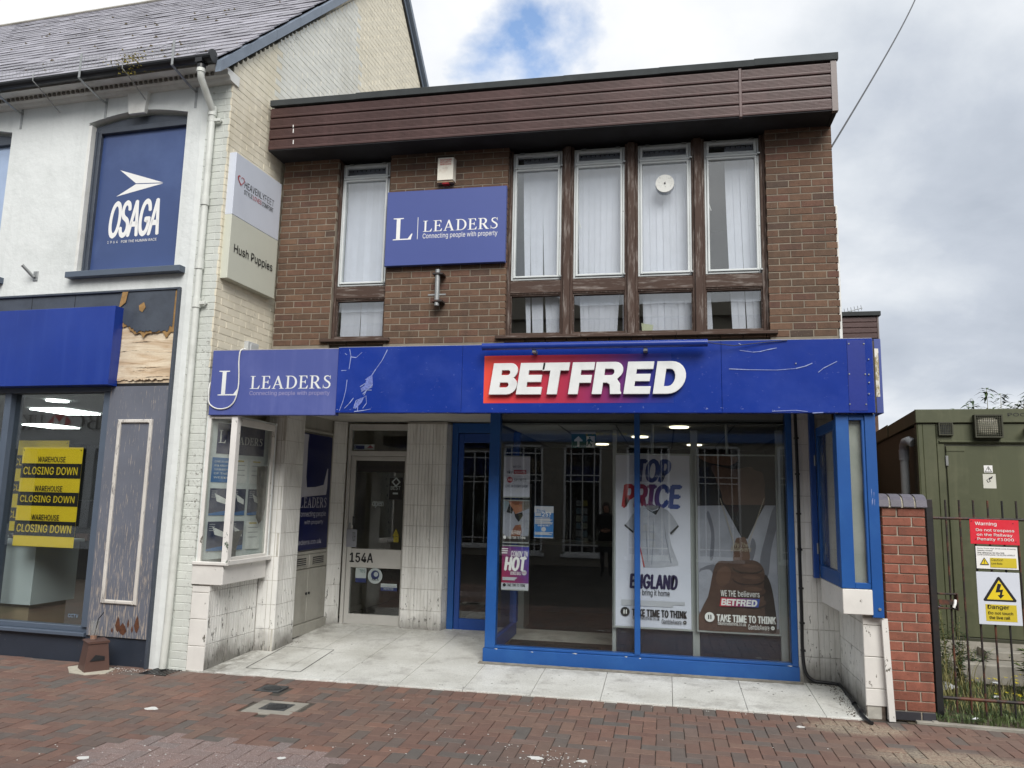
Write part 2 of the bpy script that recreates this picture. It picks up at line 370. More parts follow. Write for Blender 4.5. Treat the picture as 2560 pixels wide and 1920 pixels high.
BROWNWOODH = m_peel('weathered_brown_rail', '#46342b', '#7d746d', '#978f89', .52, .72, (.12, 1, 1), 34, None, .8)
WINWHITE = m_peel('old_white_window_paint', '#cdd2d2', '#8b8a86', '#5c5953', .66, .70, (1, 1, 1), 22)

def m_ply():
    t = NT('bare_plywood'); g = t.noise(7, 6, .7, (.25, .25, 1.6), dist=.6); c = t.ramp(g, [(.25, hexc('#75604a')), (.40, hexc('#bda588')), (.58, hexc('#d9cbb3')), (.8, hexc('#bda27e'))])
    n = t.noise(16, 5, .7, (.15, .15, 2), off=(1, 2, 3)); c = t.mix(t.mrange(n, .63, .67, 0, .9), c, hexc('#2f261e'))
    x, y, z = t.xyz(); s = t.noise(3, 4, .6); c = t.mix(t.mrange(s, .5, .75, 0, .4), c, hexc('#8f7a60'))
    return t.finish(c, .8, 0, n, .6, .01)
PLY = m_ply()
DARKPAINT = surf('dark_grey_paint', '#434a55', .5, .12, 4, bump=.35, bscale=14, bdist=.008, dirt='#22262c', dscale=3, damt=.5)
STALL = surf('navy_stall_riser_paint', '#2b323e', .5, .15, 5, bump=.2, bscale=60, speck=('#9c978c', 34, .735))
ALU = surf('grey_shopfront_frame', '#515c6b', .4, .06, 5, bump=.05)
SIGNBLUE = surf('royal_blue_sign_panel', '#15348a', .28, .10, 1.2, bump=.02, dirt='#2f4a9c', streak=.35, dscale=1.5, damt=.3, spec=.5, speck=('#8f9cc8', 30, .79))
def m_scratched():
    t = NT('scratched_blue_fascia'); n = t.noise(1.1, 4, .6); c = t.hsv(t.mix(1, hexc('#16338a'), (1, 1, 1), 'MULTIPLY'), val=t.mrange(n, .3, .7, .85, 1.12))
    dn = t.noise(1.5, 5, .6, off=(5, 5, 2)); c = t.mix(t.mrange(dn, .5, .8, 0, .4), c, hexc('#4a5fae'))
    x, y, z = t.xyz(); e = t.math('MULTIPLY', t.mrange(t.noise(45, 4, .7, (.5, 1, 1)), .66, .68), t.mrange(z, 2.50, 2.56, 1, .12)); c = t.mix(e, c, hexc('#aab2d2'))
    return t.finish(c, .24, 0, t.noise(2.2, 4, .5), .16, .04)
BETBLUE = m_scratched()
LEADBLUE = surf('faded_violet_blue_panel', '#485494', .5, .07, .9, bump=.03, dirt='#6c74ad', dscale=1.3, damt=.35, streak=.3)
LEADBLUE2 = surf('violet_blue_panel', '#455391', .4, .04, 1, bump=.02)
NAVY = surf('navy_print', '#141b4d', .35, .05, 2, bump=.02)
OSBLUE = surf('slate_blue_panel', '#394c7a', .4, .12, .8, bump=.03, dirt='#5a6f9c', dscale=.9, damt=.45)
WHITE = surf('white_print', '#e6e6e4', .45, .03, 4, bump=.02)
WHITELET = surf('white_built_up_letter', '#dfe2e2', .35, .05, 6, bump=.03, dirt='#9fa2a4', dscale=6, damt=.25)
FADED = surf('faded_lilac_letter', '#9a97bd', .6, .15, 20)
BLACK = surf('black_print', '#191a1d', .5, .05, 4, bump=.02)
YELLOW = surf('yellow_print', '#e3c927', .45, .04, 4, bump=.02)
RED = surf('red_print', '#c02a33', .45, .05, 4, bump=.02)
SIGNRED = surf('red_warning_panel', '#d32a3a', .4, .05, 3, bump=.02, dirt='#e2606a', dscale=3, damt=.3)
FRAMEBLUE = surf('blue_shopfront_paint', '#174e92', .42, .08, 3, bump=.08, dirt='#326aa6', dscale=3, damt=.35, speck=('#a9bcd6', 40, .79))
FRAMEBLUED = surf('deep_blue_shopfront_paint', '#1c468f', .45, .1, 3, bump=.08)
MAROON = surf('maroon_plastic_board', '#47302d', .42, .1, 2, bump=.5, bscale=22, bdist=.003, dirt='#664a48', dscale=1.6, damt=.45, streak=.35)
FELT = surf('mineral_roof_felt', '#3b3f40', .9, .2, 6, bump=.8, bscale=220, bdist=.004)
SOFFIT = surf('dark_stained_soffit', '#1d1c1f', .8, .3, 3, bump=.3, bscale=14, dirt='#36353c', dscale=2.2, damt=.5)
SLATE = surf('roof_slate', '#8a8890', .38, .22, 5, pr=.22, bump=.35, bscale=25, dirt='#4c484c', dscale=1.3, damt=.5, speck=('#5b4a33', 14, .69))
LEAD = surf('lead_grey_flashing', '#76818f', .42, .12, 4, bump=.15, bscale=12, dirt='#566170', dscale=3, damt=.4)
PLASTB = surf('black_plastic', '#1b1c1f', .35, .15, 6, bump=.1)
PLASTW = surf('white_painted_pipe', '#d2d5cf', .5, .05, 5, bump=.12, dirt='#92958c', dscale=4, damt=.4, streak=.3)
GALV = surf('galvanised_steel', '#9da0a0', .4, .15, 12, metal=.6, bump=.15, dirt='#6c6861', dscale=8, damt=.4)
RUST = surf('rusting_black_steel', '#2c2624', .6, .3, 12, bump=.5, bscale=70, dirt='#6b3f2a', dscale=7, damt=.75, dlo=.48, dhi=.6)
BLACKSTEEL = surf('black_painted_steel', '#1f2022', .5, .2, 10, bump=.3, dirt='#4a3a30', dscale=6, damt=.4)
OLIVE = surf('olive_green_steel', '#4b4f38', .5, .10, 1.5, bump=.06, dirt='#66674f', dscale=3, damt=.5, streak=.4)
OLIVED = surf('dark_olive_steel', '#38392a', .55, .07, 1.5, bump=.06)
CONC = surf('concrete', '#98948a', .9, .2, 5, bump=.6, bscale=50, dirt='#5e5b50', dscale=3, damt=.5)
UPVC = surf('off_white_door_frame', '#b9b8b3', .42, .05, 4, bump=.03, dirt='#8b8a84', dscale=4, damt=.3)
CEIL = surf('soffit_white_paint', '#b9b6ae', .8, .06, 3, bump=.05, dirt='#7a776e', dscale=3, damt=.4)
CUPB = surf('dull_grey_cupboard_paint', '#a9a79e', .55, .08, 4, bump=.08, dirt='#7d7a70', dscale=3, damt=.5, streak=.3)
DARKIN = surf('dark_interior', '#1f1f22', .8, .2, 2)
GREYIN = surf('grey_interior_wall', '#6f7370', .8, .1, 2)
BLIND = surf('lilac_white_blind_fabric', '#e6e6f6', .85, .05, 9, pr=.05, bump=.1)
BLINDD = surf('dusk_lilac_blind_top', '#7d7591', .85, .1, 9)
GLASS = glass('window_glass', (.93, .95, .94), 3.6); GLASSD = glass('shop_glass', (.93, .95, .95), 1.7, .0025); GLASSL = glass('left_shop_glass', (.93, .95, .95), 3.0, .002); GLASSM = glass('dusty_glass', (.92, .94, .93), 1.2, .003, .16)
SKIN = surf('printed_skin', '#7a4a35', .5, .1, 6); SKINL = surf('printed_skin_light', '#9c6a50', .5, .1, 6); PRINTGREY = surf('printed_pale_grey', '#b4b6bd', .5, .06, 3)
PRINTMID = surf('printed_mid_grey', '#7b7d85', .5, .06, 3)

# ---------------------------------------------------------------- flat boards with lettering
FD = {}
def font(kind):
    if kind in FD: return FD[kind]
    f = None
    try:
        p = os.path.join(bpy.utils.system_resource('DATAFILES'), 'fonts', 'Inter.woff2')
        if kind == 'sans' and os.path.exists(p): f = bpy.data.fonts.load(p)
    except Exception: f = None
    FD[kind] = f; return f
_tg = {}
def text_geo(s, bold=0., shear=0., ext=0., bev=0., spacing=1.0, kind='sans'):
    k = (s, bold, shear, ext, bev, spacing)
    if k in _tg: return _tg[k]
    cu = bpy.data.curves.new('t', 'FONT'); cu.body = s; f = font(kind)
    if f: cu.font = f
    cu.offset = bold; cu.shear = shear; cu.extrude = ext; cu.bevel_depth = bev; cu.resolution_u = 3; cu.space_character = spacing; cu.space_line = 1.0
    o = bpy.data.objects.new('t', cu); me = bpy.data.meshes.new_from_object(o)
    v = [tuple(p.co) for p in me.vertices]; fs = [tuple(p.vertices) for p in me.polygons]
    bpy.data.objects.remove(o); bpy.data.curves.remove(cu); bpy.data.meshes.remove(me)
    _tg[k] = (v, fs); return _tg[k]
def shape_geo(loops, ext=0., bev=0.):
    cu = bpy.data.curves.new('s', 'CURVE'); cu.dimensions = '2D'; cu.fill_mode = 'BOTH'; cu.extrude = ext; cu.bevel_depth = bev; cu.bevel_resolution = 1
    for lp in loops:
        sp = cu.splines.new('POLY'); sp.points.add(len(lp)-1)
        for p, q in zip(sp.points, lp): p.co = (q[0], q[1], 0, 1)
        sp.use_cyclic_u = True
    o = bpy.data.objects.new('s', cu); me = bpy.data.meshes.new_from_object(o)
    v = [tuple(p.co) for p in me.vertices]; fs = [tuple(p.vertices) for p in me.polygons]
    bpy.data.objects.remove(o); bpy.data.curves.remove(cu); bpy.data.meshes.remove(me); return v, fs
def arc(cx, cy, rx, ry, a0, a1, n=8): return [(cx+rx*math.cos(R(a0+(a1-a0)*i/n)), cy+ry*math.sin(R(a0+(a1-a0)*i/n))) for i in range(n+1)]

# serif capitals, drawn as outlines one unit high
def serif(ch):
    if ch == 'L': return [[(0,0),(.66,0),(.72,.27),(.68,.27),(.55,.05),(.26,.05),(.26,.95),(.38,.965),(.38,1),(0,1),(0,.965),(.12,.95),(.12,.05),(0,.035)]], .72
    if ch == 'E': return [[(0,0),(.66,0),(.70,.25),(.66,.25),(.54,.05),(.26,.05),(.26,.49),(.44,.49),(.50,.38),(.53,.38),(.53,.66),(.50,.66),(.44,.545),(.26,.545),(.26,.95),(.52,.95),(.60,.78),(.64,.78),(.62,1),(0,1),(0,.965),(.12,.95),(.12,.05),(0,.035)]], .70
    if ch == 'A': return [[(0,0),(.27,0),(.27,.035),(.17,.05),(.25,.29),(.55,.29),(.64,.05),(.54,.035),(.54,0),(.88,0),(.88,.035),(.79,.05),(.47,1),(.40,1),(.09,.05),(0,.035)], [(.27,.345),(.53,.345),(.40,.74)]], .88
    if ch == 'D': return [[(0,0),(.40,0)]+arc(.40,.5,.45,.5,-90,90,12)+[(0,1),(0,.965),(.12,.95),(.12,.05),(0,.035)], [(.26,.055),(.38,.055)]+arc(.38,.5,.32,.445,-90,90,12)+[(.26,.945)]], .85
    if ch == 'R': return [[(0,0),(.38,0),(.38,.035),(.26,.05),(.26,.45),(.34,.45),(.62,0),(.86,0),(.86,.035),(.77,.06),(.50,.47)]+arc(.42,.735,.27,.265,-60,90,9)+[(0,1),(0,.965),(.12,.95),(.12,.05),(0,.035)], [(.26,.505),(.36,.505)]+arc(.37,.725,.17,.22,-90,90,8)+[(.26,.945)]], .86
    if ch == 'S':
        cl = [(.53,.80),(.50,.89),(.40,.955),(.29,.965),(.17,.92),(.12,.80),(.16,.68),(.28,.58),(.42,.48),(.50,.36),(.50,.22),(.42,.09),(.28,.035),(.14,.06),(.06,.16),(.04,.24)]
        w = [.02,.022,.03,.04,.05,.055,.06,.068,.068,.06,.055,.05,.04,.03,.022,.02]; l = []; r = []
        for i, p in enumerate(cl):
            a = cl[max(i-1, 0)]; b = cl[min(i+1, len(cl)-1)]; dx, dy = b[0]-a[0], b[1]-a[1]; h = math.hypot(dx, dy)
            l.append((p[0]-dy/h*w[i], p[1]+dx/h*w[i])); r.append((p[0]+dy/h*w[i], p[1]-dx/h*w[i]))
        return [l+r[::-1], [(.50,.74),(.55,.74),(.55,1.0),(.525,1.0)], [(.02,.0),(.045,.0),(.06,.29),(.02,.29)]], .58
    if ch == 'H': 
        s = lambda x: [(x,0),(x+.36,0),(x+.36,.035),(x+.25,.05),(x+.25,.95),(x+.36,.965),(x+.36,1),(x,1),(x,.965),(x+.11,.95),(x+.11,.05),(x,.035)]
        return [s(0), s(.52), [(.251,.47),(.629,.47),(.629,.53),(.251,.53)]], .88
    if ch == 'B': return [[(0,0),(.45,0)]+arc(.45,.27,.28,.27,-90,75,8)+arc(.40,.77,.25,.23,-70,90,8)+[(0,1),(0,.965),(.12,.95),(.12,.05),(0,.035)], [(.26,.055),(.40,.055)]+arc(.42,.27,.16,.215,-90,90,6)+[(.26,.485)], [(.26,.54),(.36,.54)]+arc(.38,.745,.13,.2,-90,90,6)+[(.26,.945)]], .74
    if ch == 'C': return [arc(.45,.5,.45,.51,50,310,18)+arc(.47,.5,.31,.45,305,55,16), [(.68,.70),(.74,.70),(.74,1.0),(.71,1.0)]], .78
    if ch == 'U': return [[(0,.965),(.11,.95)]+[(.11,.34)]+arc(.42,.30,.31,.30,180,360,12)+[(.73,.95),(.84,.965),(.84,1),(.56,1),(.56,.965),(.66,.95),(.66,.32)]+arc(.455,.32,.205,.26,360,180,10)+[(.25,.95),(.36,.965),(.36,1),(0,1)]], .84
    if ch == 'K': return [[(0,0),(.36,0),(.36,.035),(.25,.05),(.25,.95),(.36,.965),(.36,1),(0,1),(0,.965),(.11,.95),(.11,.05),(0,.035)], [(.255,.42),(.36,.52),(.62,0),(.90,0),(.90,.035),(.80,.06),(.46,.61),(.74,.94),(.84,.965),(.84,1),(.54,1),(.54,.965),(.64,.94),(.255,.50)]], .9
_sg = {}
def serif_word(word, gap=.10, ext=0., bev=0.):
    k = (word, gap, ext, bev)
    if k in _sg: return _sg[k]
    v = []; f = []; x = 0
    for ch in word:
        loops, w = serif(ch)
        if ch in 'LEADRBHCUKS':
            hole_ok = ch in 'ADRB'
            groups = [loops] if hole_ok else [[l] for l in loops]
        for g in groups:
            gv, gf = shape_geo([[(p[0]+x, p[1]) for p in lp] for lp in g], ext, bev)
            b = len(v); v += gv; f += [tuple(i+b for i in q) for q in gf]
        x += w+gap
    _sg[k] = (v, f); return _sg[k]
BET = {
 'B': [[(0,0),(.60,0)]+arc(.60,.28,.30,.28,-90,68)+arc(.59,.745,.26,.255,-60,90)+[(0,1)], [(.30,.21),(.54,.21)]+arc(.54,.30,.09,.09,-90,90,5)+[(.30,.39)], [(.30,.61),(.53,.61)]+arc(.53,.70,.09,.09,-90,90,5)+[(.30,.79)]],
 'E': [[(0,0),(.83,0),(.83,.22),(.30,.22),(.30,.40),(.77,.40),(.77,.61),(.30,.61),(.30,.78),(.83,.78),(.83,1),(0,1)]],
 'T': [[(.28,0),(.60,0),(.60,.76),(.88,.76),(.88,1),(0,1),(0,.76),(.28,.76)]],
 'F': [[(0,0),(.30,0),(.30,.36),(.68,.36),(.68,.59),(.30,.59),(.30,.77),(.72,.77),(.72,1),(0,1)]],
 'R': [[(0,0),(.30,0),(.30,.36),(.44,.36),(.54,.30),(.60,0),(.94,0),(.94,.04),(.90,.08),(.86,.32),(.74,.46)]+arc(.62,.735,.28,.265,-50,90)+[(0,1)], [(.30,.58),(.54,.58)]+arc(.54,.69,.10,.11,-90,90,5)+[(.30,.80)]],
 'D': [[(0,0),(.46,0)]+arc(.46,.50,.50,.50,-90,90,12)+[(0,1)], [(.30,.22),(.44,.22)]+arc(.44,.50,.20,.28,-90,90,8)+[(.30,.78)]]}
BETPOS = [('B', 0), ('E', .90), ('T', 1.64), ('F', 2.60), ('R', 3.357), ('E', 4.357), ('D', 5.27)]
_bg = {}
def bet_letter(ch, ext, bev):
    k = (ch, ext, bev)
    if k not in _bg:
        v, f = shape_geo(BET[ch], ext, bev); _bg[k] = ([(p[0]+.155*p[1], p[1], p[2]) for p in v], f)
    return _bg[k]

class Board:
    """a face in the frame M (u along, z up, -v towards the viewer): base panels, flat print and lettering"""
    def __init__(s, root, M=ID, v=0.0): s.root = root; s.M = M; s.v = v; s.g = {}; s.n = 0
    SOLO = ('sticker', 'card', 'rail', 'frame', 'photo_shape', 'badge', 'panel', 'rivet', 'trim', 'arrow', 'fold', 'divider')
    def get(s, name, mat):
        if name in s.SOLO: s.k = getattr(s, 'k', 0)+1; return s.g.setdefault((name, s.k), (mat, MB(s.M)))[1]
        return s.g.setdefault((name, mat.name), (mat, MB(s.M)))[1]
    def lift(s, k=1): s.n += 1; return s.v - .0008 - .0002*k*s.n if k else s.v
    def panel(s, name, mat, u0, u1, z0, z1, th, front=None):
        f = s.v if front is None else front
        s.get(name, mat).cbox(u0, u1, f, f+th, z0, z1, min(.004, th*.4)); return s
    def rect(s, name, mat, u0, u1, z0, z1):
        y = s.lift(); s.get(name, mat).quad((u0, y, z0), (u1, y, z0), (u1, y, z1), (u0, y, z1)); return s
    def poly(s, name, mat, loops):
        y = s.lift(); v, f = shape_geo(loops); s.get(name, mat).add([(p[0], y, p[1]) for p in v], f); return s
    def geo(s, name, mat, g, u0, u1, z0, z1, off=None, flip=False):
        v, f = g; xs = [p[0] for p in v]; ys = [p[1] for p in v]; a, b, c, d = min(xs), max(xs), min(ys), max(ys)
        y = s.lift() if off is None else s.v-off; k = (u1-u0)/(b-a); q = (z1-z0)/(d-c)
        s.get(name, mat).add([((u0+(p[0]-a)*k), y-p[2]*k, z0+(p[1]-c)*q) for p in v], f); return s
    def text(s, t, mat, u0, u1, z0, z1, bold=.0, shear=0., name='lettering', spacing=1.0):
        d = bold*(z1-z0)*.8; g = text_geo(t, 0, shear, spacing=spacing*(1+bold*.8))
        if d <= 0: return s.geo(name, mat, g, u0, u1, z0, z1)
        for a, b in ((-d, 0), (d, 0), (0, -d*.7), (0, d*.7)): s.geo(name, mat, g, u0+d+a, u1-d+a, z0+d*.7+b, z1-d*.7+b)
        return s
    def disc(s, name, mat, u, z, r, n=24): return s.poly(name, mat, [[(u+r*math.cos(2*PI*i/n), z+r*math.sin(2*PI*i/n)) for i in range(n)]])
    def done(s):
        for (name, _), (mat, mb) in s.g.items(): mk(mb, name, mat, s.root)
        return s.root

# ================================================================ SETTING
SL = .0536                                       # the terrazzo rises towards the doors
def ramp_z(y): return (y-6.95)*SL + .012
def setting():
    # paving: herringbone clay pavers with a header course against the step
    g = MB().quad((-40, -40, -.012), (60, -40, -.012), (60, 6.96, -.012), (-40, 7.6, -.012)); pv = mk(g, 'pavement', JOINT); tag(pv, kind='structure')
    def pk(lx, ly):
        k = ('paver', round(lx, 2), round(ly, 2)); X, Y = k[1]/2-.001, k[2]/2-.001; c = .003
        template(k, lambda b: b.add([(-X,-Y,-.05),(X,-Y,-.05),(X,Y,-.05),(-X,Y,-.05),(-X,-Y,-c),(X,-Y,-c),(X,Y,-c),(-X,Y,-c),(-X+c,-Y+c,0),(X-c,-Y+c,0),(X-c,Y-c,0),(-X+c,Y-c,0)],
            [(8,9,10,11),(4,5,9,8),(5,6,10,9),(6,7,11,10),(7,4,8,11),(0,1,5,4),(1,2,6,5),(2,3,7,6),(3,0,4,7)])); return k
    # cast covers and the pipe foot interrupt the paving
    holes = [(-3.56, -3.27, 6.44, 6.70), (-3.30, -2.86, 5.84, 6.22), (1.66, 1.97, 5.56, 5.80)]
    sp = []
    def put(x, y, a, ytop=None):
        for h in holes:
            if h[0] < x < h[1] and h[2] < y < h[3]: return
        lx, ly = (.2, .1) if a == 0 else (.1, .2)
        if ytop is None: ytop = 6.955 if x > -4.52 else 6.93+(x+4.52)*-.056+(.012 if x < -4.95 else 0)
        if x > 1.98: ytop = min(ytop, 6.95-(x-1.96)*.06)
        y0_, y1_ = y-ly/2, min(y+ly/2, ytop); ly = y1_-y0_; y = (y0_+y1_)/2
        if ly < .03: return
        M = Matrix.Translation((x, y, rnd.uniform(-.0032, .0014))) @ Matrix.Rotation(rnd.gauss(0, .009), 4, 'Z') @ Matrix.Rotation(rnd.gauss(0, .007), 4, 'X') @ Matrix.Rotation(rnd.gauss(0, .006), 4, 'Y')
        worn = ((x+2.95)/.75)**2+((y-4.80)/.42)**2 < 1+.35*math.sin(x*5)+rnd.uniform(-.15, .15)
        sp.append((pk(lx, ly), M, PAVERW if worn else PAVER, lx*ly))
    P = .102
    x = -4.50
    while x < 3.6: put(x+P/2, 6.95-.102, PI/2); x += P
    y0 = 6.745
    # lattice vectors (1,1) and (2,-2) in brick widths
    for a in range(-110, 110):
        for b in range(-45, 45):
            cx = a + 2*b; cy = a - 2*b
            hx, hy = (cx+1.0)*P, (cy+.5)*P; vx, vy = (cx+2.5)*P, (cy+1.0)*P - 0*P
            for (px, py, an) in ((hx, hy, 0), ((cx+.5)*P, (cy+2.0)*P, PI/2)):
                X = -1.2+px; Y = y0-.8+py
                if -9.2 < X < 4.2 and 3.2 < Y:
                    put(X, Y, an, 6.746 if X > -4.50 else None)
    # fill the ragged edge against the header course with cut pavers
    pieces(sp, 'paver', pv, 'pavers')
    # terrazzo slabs
    fl = mk(MB().add([(-4.6, 6.951, -.03), (1.62, 6.951, -.03), (1.62, 9.6, ramp_z(9.6)-.02), (-4.6, 9.6, ramp_z(9.6)-.02)], [(0, 1, 2, 3)]), 'entrance_floor', GROUT); tag(fl, kind='structure')
    xs = [-4.52, -4.22, -3.61, -3.0, -2.39, -1.78, -1.17, -.56, .05, .66, 1.27, 1.60]
    for a, b in zip(xs, xs[1:]):
        y1 = 9.5 if b < -1.7 else 7.90
        s = MB(); g = .0025
        v = [(a+g, 6.95, -.05), (b-g, 6.95, -.05), (b-g, y1, ramp_z(y1)-.05), (a+g, y1, ramp_z(y1)-.05), (a+g, 6.95, ramp_z(6.95)-.003), (b-g, 6.95, ramp_z(6.95)-.003), (b-g, y1, ramp_z(y1)), (a+g, y1, ramp_z(y1)), (a+g, 6.957, ramp_z(6.957)), (b-g, 6.957, ramp_z(6.957))]
        s.add(v, [(8, 9, 6, 7), (4, 5, 9, 8), (0, 1, 5, 4), (1, 2, 6, 9, 5), (3, 0, 4, 8, 7)]); mk(s, 'floor_slab', TERR, fl)
    # grime strips: the mortar line under the window plinth and along the left wall
    grime = surf('grimy_mortar', '#8b867a', .9, .3, 12, dirt='#3d3a35', dscale=9, damt=.8)
    q = MB(); q.add([(-1.86, 7.83, ramp_z(7.83)+.004), (1.25, 7.83, ramp_z(7.83)+.004), (1.25, 7.93, ramp_z(7.93)+.004), (-1.86, 7.93, ramp_z(7.93)+.004)], [(0, 1, 2, 3)]); mk(q, 'mortar_strip', grime, fl)
    # verge: kerb edging, soil
    soil = surf('gravelly_soil', '#5b5242', 1, .4, 9, bump=1, bscale=60, bdist=.02, dirt='#8c8672', dscale=14, damt=.8)
    v = mk(MB().quad((1.9, 6.98, -.006), (60, 4.5, -.006), (60, 120, -.006), (1.9, 120, -.006)), 'verge_ground', soil); tag(v, kind='structure')
    kb = mk(MB().cbox(0, 8, 0, .05, -.05, .014, M=Matrix.Translation((1.96, 6.985, 0)) @ Matrix.Rotation(-.06, 4, 'Z')), 'edging_kerb', CONC); tag(kb, kind='structure')
    far = mk(MB().quad((-400, -400, -.04), (400, -400, -.04), (400, 400, -.04), (-400, 400, -.04)), 'ground', surf('distant_ground', '#6f6a62', .95, .2, .3)); tag(far, kind='structure')
setting()

# ================================================================ BRICK BUILDING WITH THE SHOPS
YB = 7.93                                                   # brick face
ZS = 5.575                                                  # underside of the roof box
COURSE = [5.537-.075*k for k in range(-1, 31)]               # joint heights downwards
def brick_key(l, d=.10, h=.065):
    k = ('brick', round(l, 3), round(d, 3), h)
    template(k, lambda b: b.cbox(-l/2, l/2, 0, d, -h/2, h/2, .003)); return k

bb = thing('brick_building', (-1.35, YB, 0), 'two storey brown brick building with maroon boarded flat roof edge, shops on its ground floor', 'building')
def brick_front():
    core = MB()
    for a, b in ((-4.395, -3.705), (-3.058, -1.69), (1.052, 1.695)): core.box(a, b, YB+.004, YB+.24, 3.05, ZS+.05)
    core.box(-3.705, -3.058, YB+.05, YB+.24, 3.05, 3.40); core.box(-1.69, 1.052, YB+.05, YB+.24, 3.05, 3.40)
    wall = mk(core, 'front_wall', MORTAR, bb)
    sp = []
    for i, zt in enumerate(COURSE):
        zc = zt-.0375
        if zc < 3.33: continue
        spans = [(-4.395, -3.70-.0005*i), (-3.065, -1.682), (1.045, 1.703 if zt > 4.75 else 1.722)]
        if zc < 3.43: spans = [(-4.395, 1.722)]
        for si, (a, b) in enumerate(spans):
            off = (i % 2)*.1125
            x = a - off if si == 2 else (math.floor(a/.225)*.225 + off + (.05 if si == 1 else .0) - .225)
            while x < b:
                l0, l1 = max(a, x+.005), min(b, x+.22)
                if l1-l0 > .03:
                    M = Matrix.Translation(((l0+l1)/2, YB+rnd.uniform(-.0015, .0015), zc+rnd.uniform(-.001, .001))) @ Matrix.Rotation(rnd.gauss(0, .002), 4, 'Y')
                    sp.append((brick_key(l1-l0), M, BRICK, l1-l0))
                x += .225
    pieces(sp, 'brick', wall, 'bricks', 300)
    # flank wall and back volume, rooms between
    fl = MB(); fl.box(1.52, 1.70, YB+.11, 12.2, 0, ZS+.3); mk(fl, 'side_wall', BRICK, bb)
    mk(MB().box(-4.38, 1.51, 12.2, 12.35, 0, ZS+.3), 'back_wall', BRICK, bb)
    mk(MB().box(-4.38, -4.36, YB+.25, 12.2, 0, ZS+.3).box(1.50, 1.515, YB+.25, 12.2, 3.2, ZS).box(-4.36, 1.5, 11.0, 11.02, 3.2, ZS), 'partition', GREYIN, bb)
    mk(MB().box(-4.36, 1.5, YB+.26, 12.2, 2.98, 3.12), 'floor_slab', CONC, bb)
    mk(MB().box(-4.38, 1.55, YB+.10, 12.2, 5.62, 5.66), 'upper_ceiling', GREYIN, bb)
    # white edge strip down the brick corner
    mk(MB().cbox(1.705, 1.735, YB+.01, YB+.05, 3.14, 4.72), 'corner_strip', RENDERTRIM, bb)
brick_front()

def roof_box():
    y0 = 7.58; x0, x1 = -4.42, 1.70; z0 = 5.565; hgt = .525/4
    for k in range(4):
        for (a, b) in ((x0, .765), (.79, x1-.05)):
            M = MB(); zb = z0+.012+k*hgt*.985
            prof = [(y0+.018, zb), (y0+.002, zb+.006), (y0, zb+.02), (y0, zb+hgt*.985-.022), (y0+.014, zb+hgt*.985-.016), (y0+.016, zb+hgt*.985-.004), (y0+.05, zb+hgt*.985-.004), (y0+.05, zb)]
            # fine ribs across each board
            pr = prof[:3]
            for j in range(5):
                q = zb+.03+j*.014; pr += [(y0, q), (y0+.0025, q+.003), (y0+.0025, q+.007), (y0, q+.010)]
            pr += prof[3:]
            M.prism(pr, a, b, 'x'); mk(M, 'fascia_board', MAROON, bb)
    mk(MB().cbox(.762, .793, y0-.006, y0+.04, z0, z0+.53), 'fascia_joint_strip', MAROON, bb)
    mk(MB().box(x1-.052, x1+.004, y0-.006, y0+.05, z0-.004, z0+.53).box(x1-.01, x1+.004, y0+.05, YB+.3, z0+.3, z0+.53), 'fascia_corner_trim', surf('brown_corner_trim', '#6a5f5c', .4, .1, 5), bb)
    mk(MB().prism([(y0+.05, z0), (YB+.2, ZS), (YB+.2, z0+.3), (y0+.05, z0+.3)], x1-.035, x1, 'x'), 'fascia_end_board', SOFFIT, bb)
    mk(MB().prism([(y0+.01, z0+.004), (y0+.01, z0+.03), (YB+.3, z0+.055), (YB+.3, z0+.02)], x0, x1-.036, 'x'), 'soffit', SOFFIT, bb)
    xs = [x0, -3.35, -2.05, -1.0, .0, .95, x1+.02]
    for a, b in zip(xs, xs[1:]):
        M = MB(); dz = rnd.uniform(-.006, .006)
        M.prism([(y0-.02, z0+.535), (y0-.024, z0+.60+dz), (y0+.0, z0+.615+dz), (12.4, z0+.60), (12.4, z0+.56), (y0+.03, z0+.56), (y0+.03, z0+.535)], a-(.03 if a > x0 else 0), b, 'x'); M.v = [(x, y-(.003 if x < a else 0), z+(.002 if x < a else 0)) for x, y, z in M.v]
        mk(M, 'roof_felt', FELT, bb)
    # paint drips on the boards near the left end
    dr = MB(); 
    for (px, py, h) in ((733, 316, 6), (733, 328, 10), (733, 356, 10)):
        p = atY(px, py, y0-.001); dr.box(p.x-.004, p.x+.006, y0-.003, y0-.001, p.z-h*.002, p.z+h*.003)
    mk(dr, 'paint_drip', WHITE, bb)
roof_box()

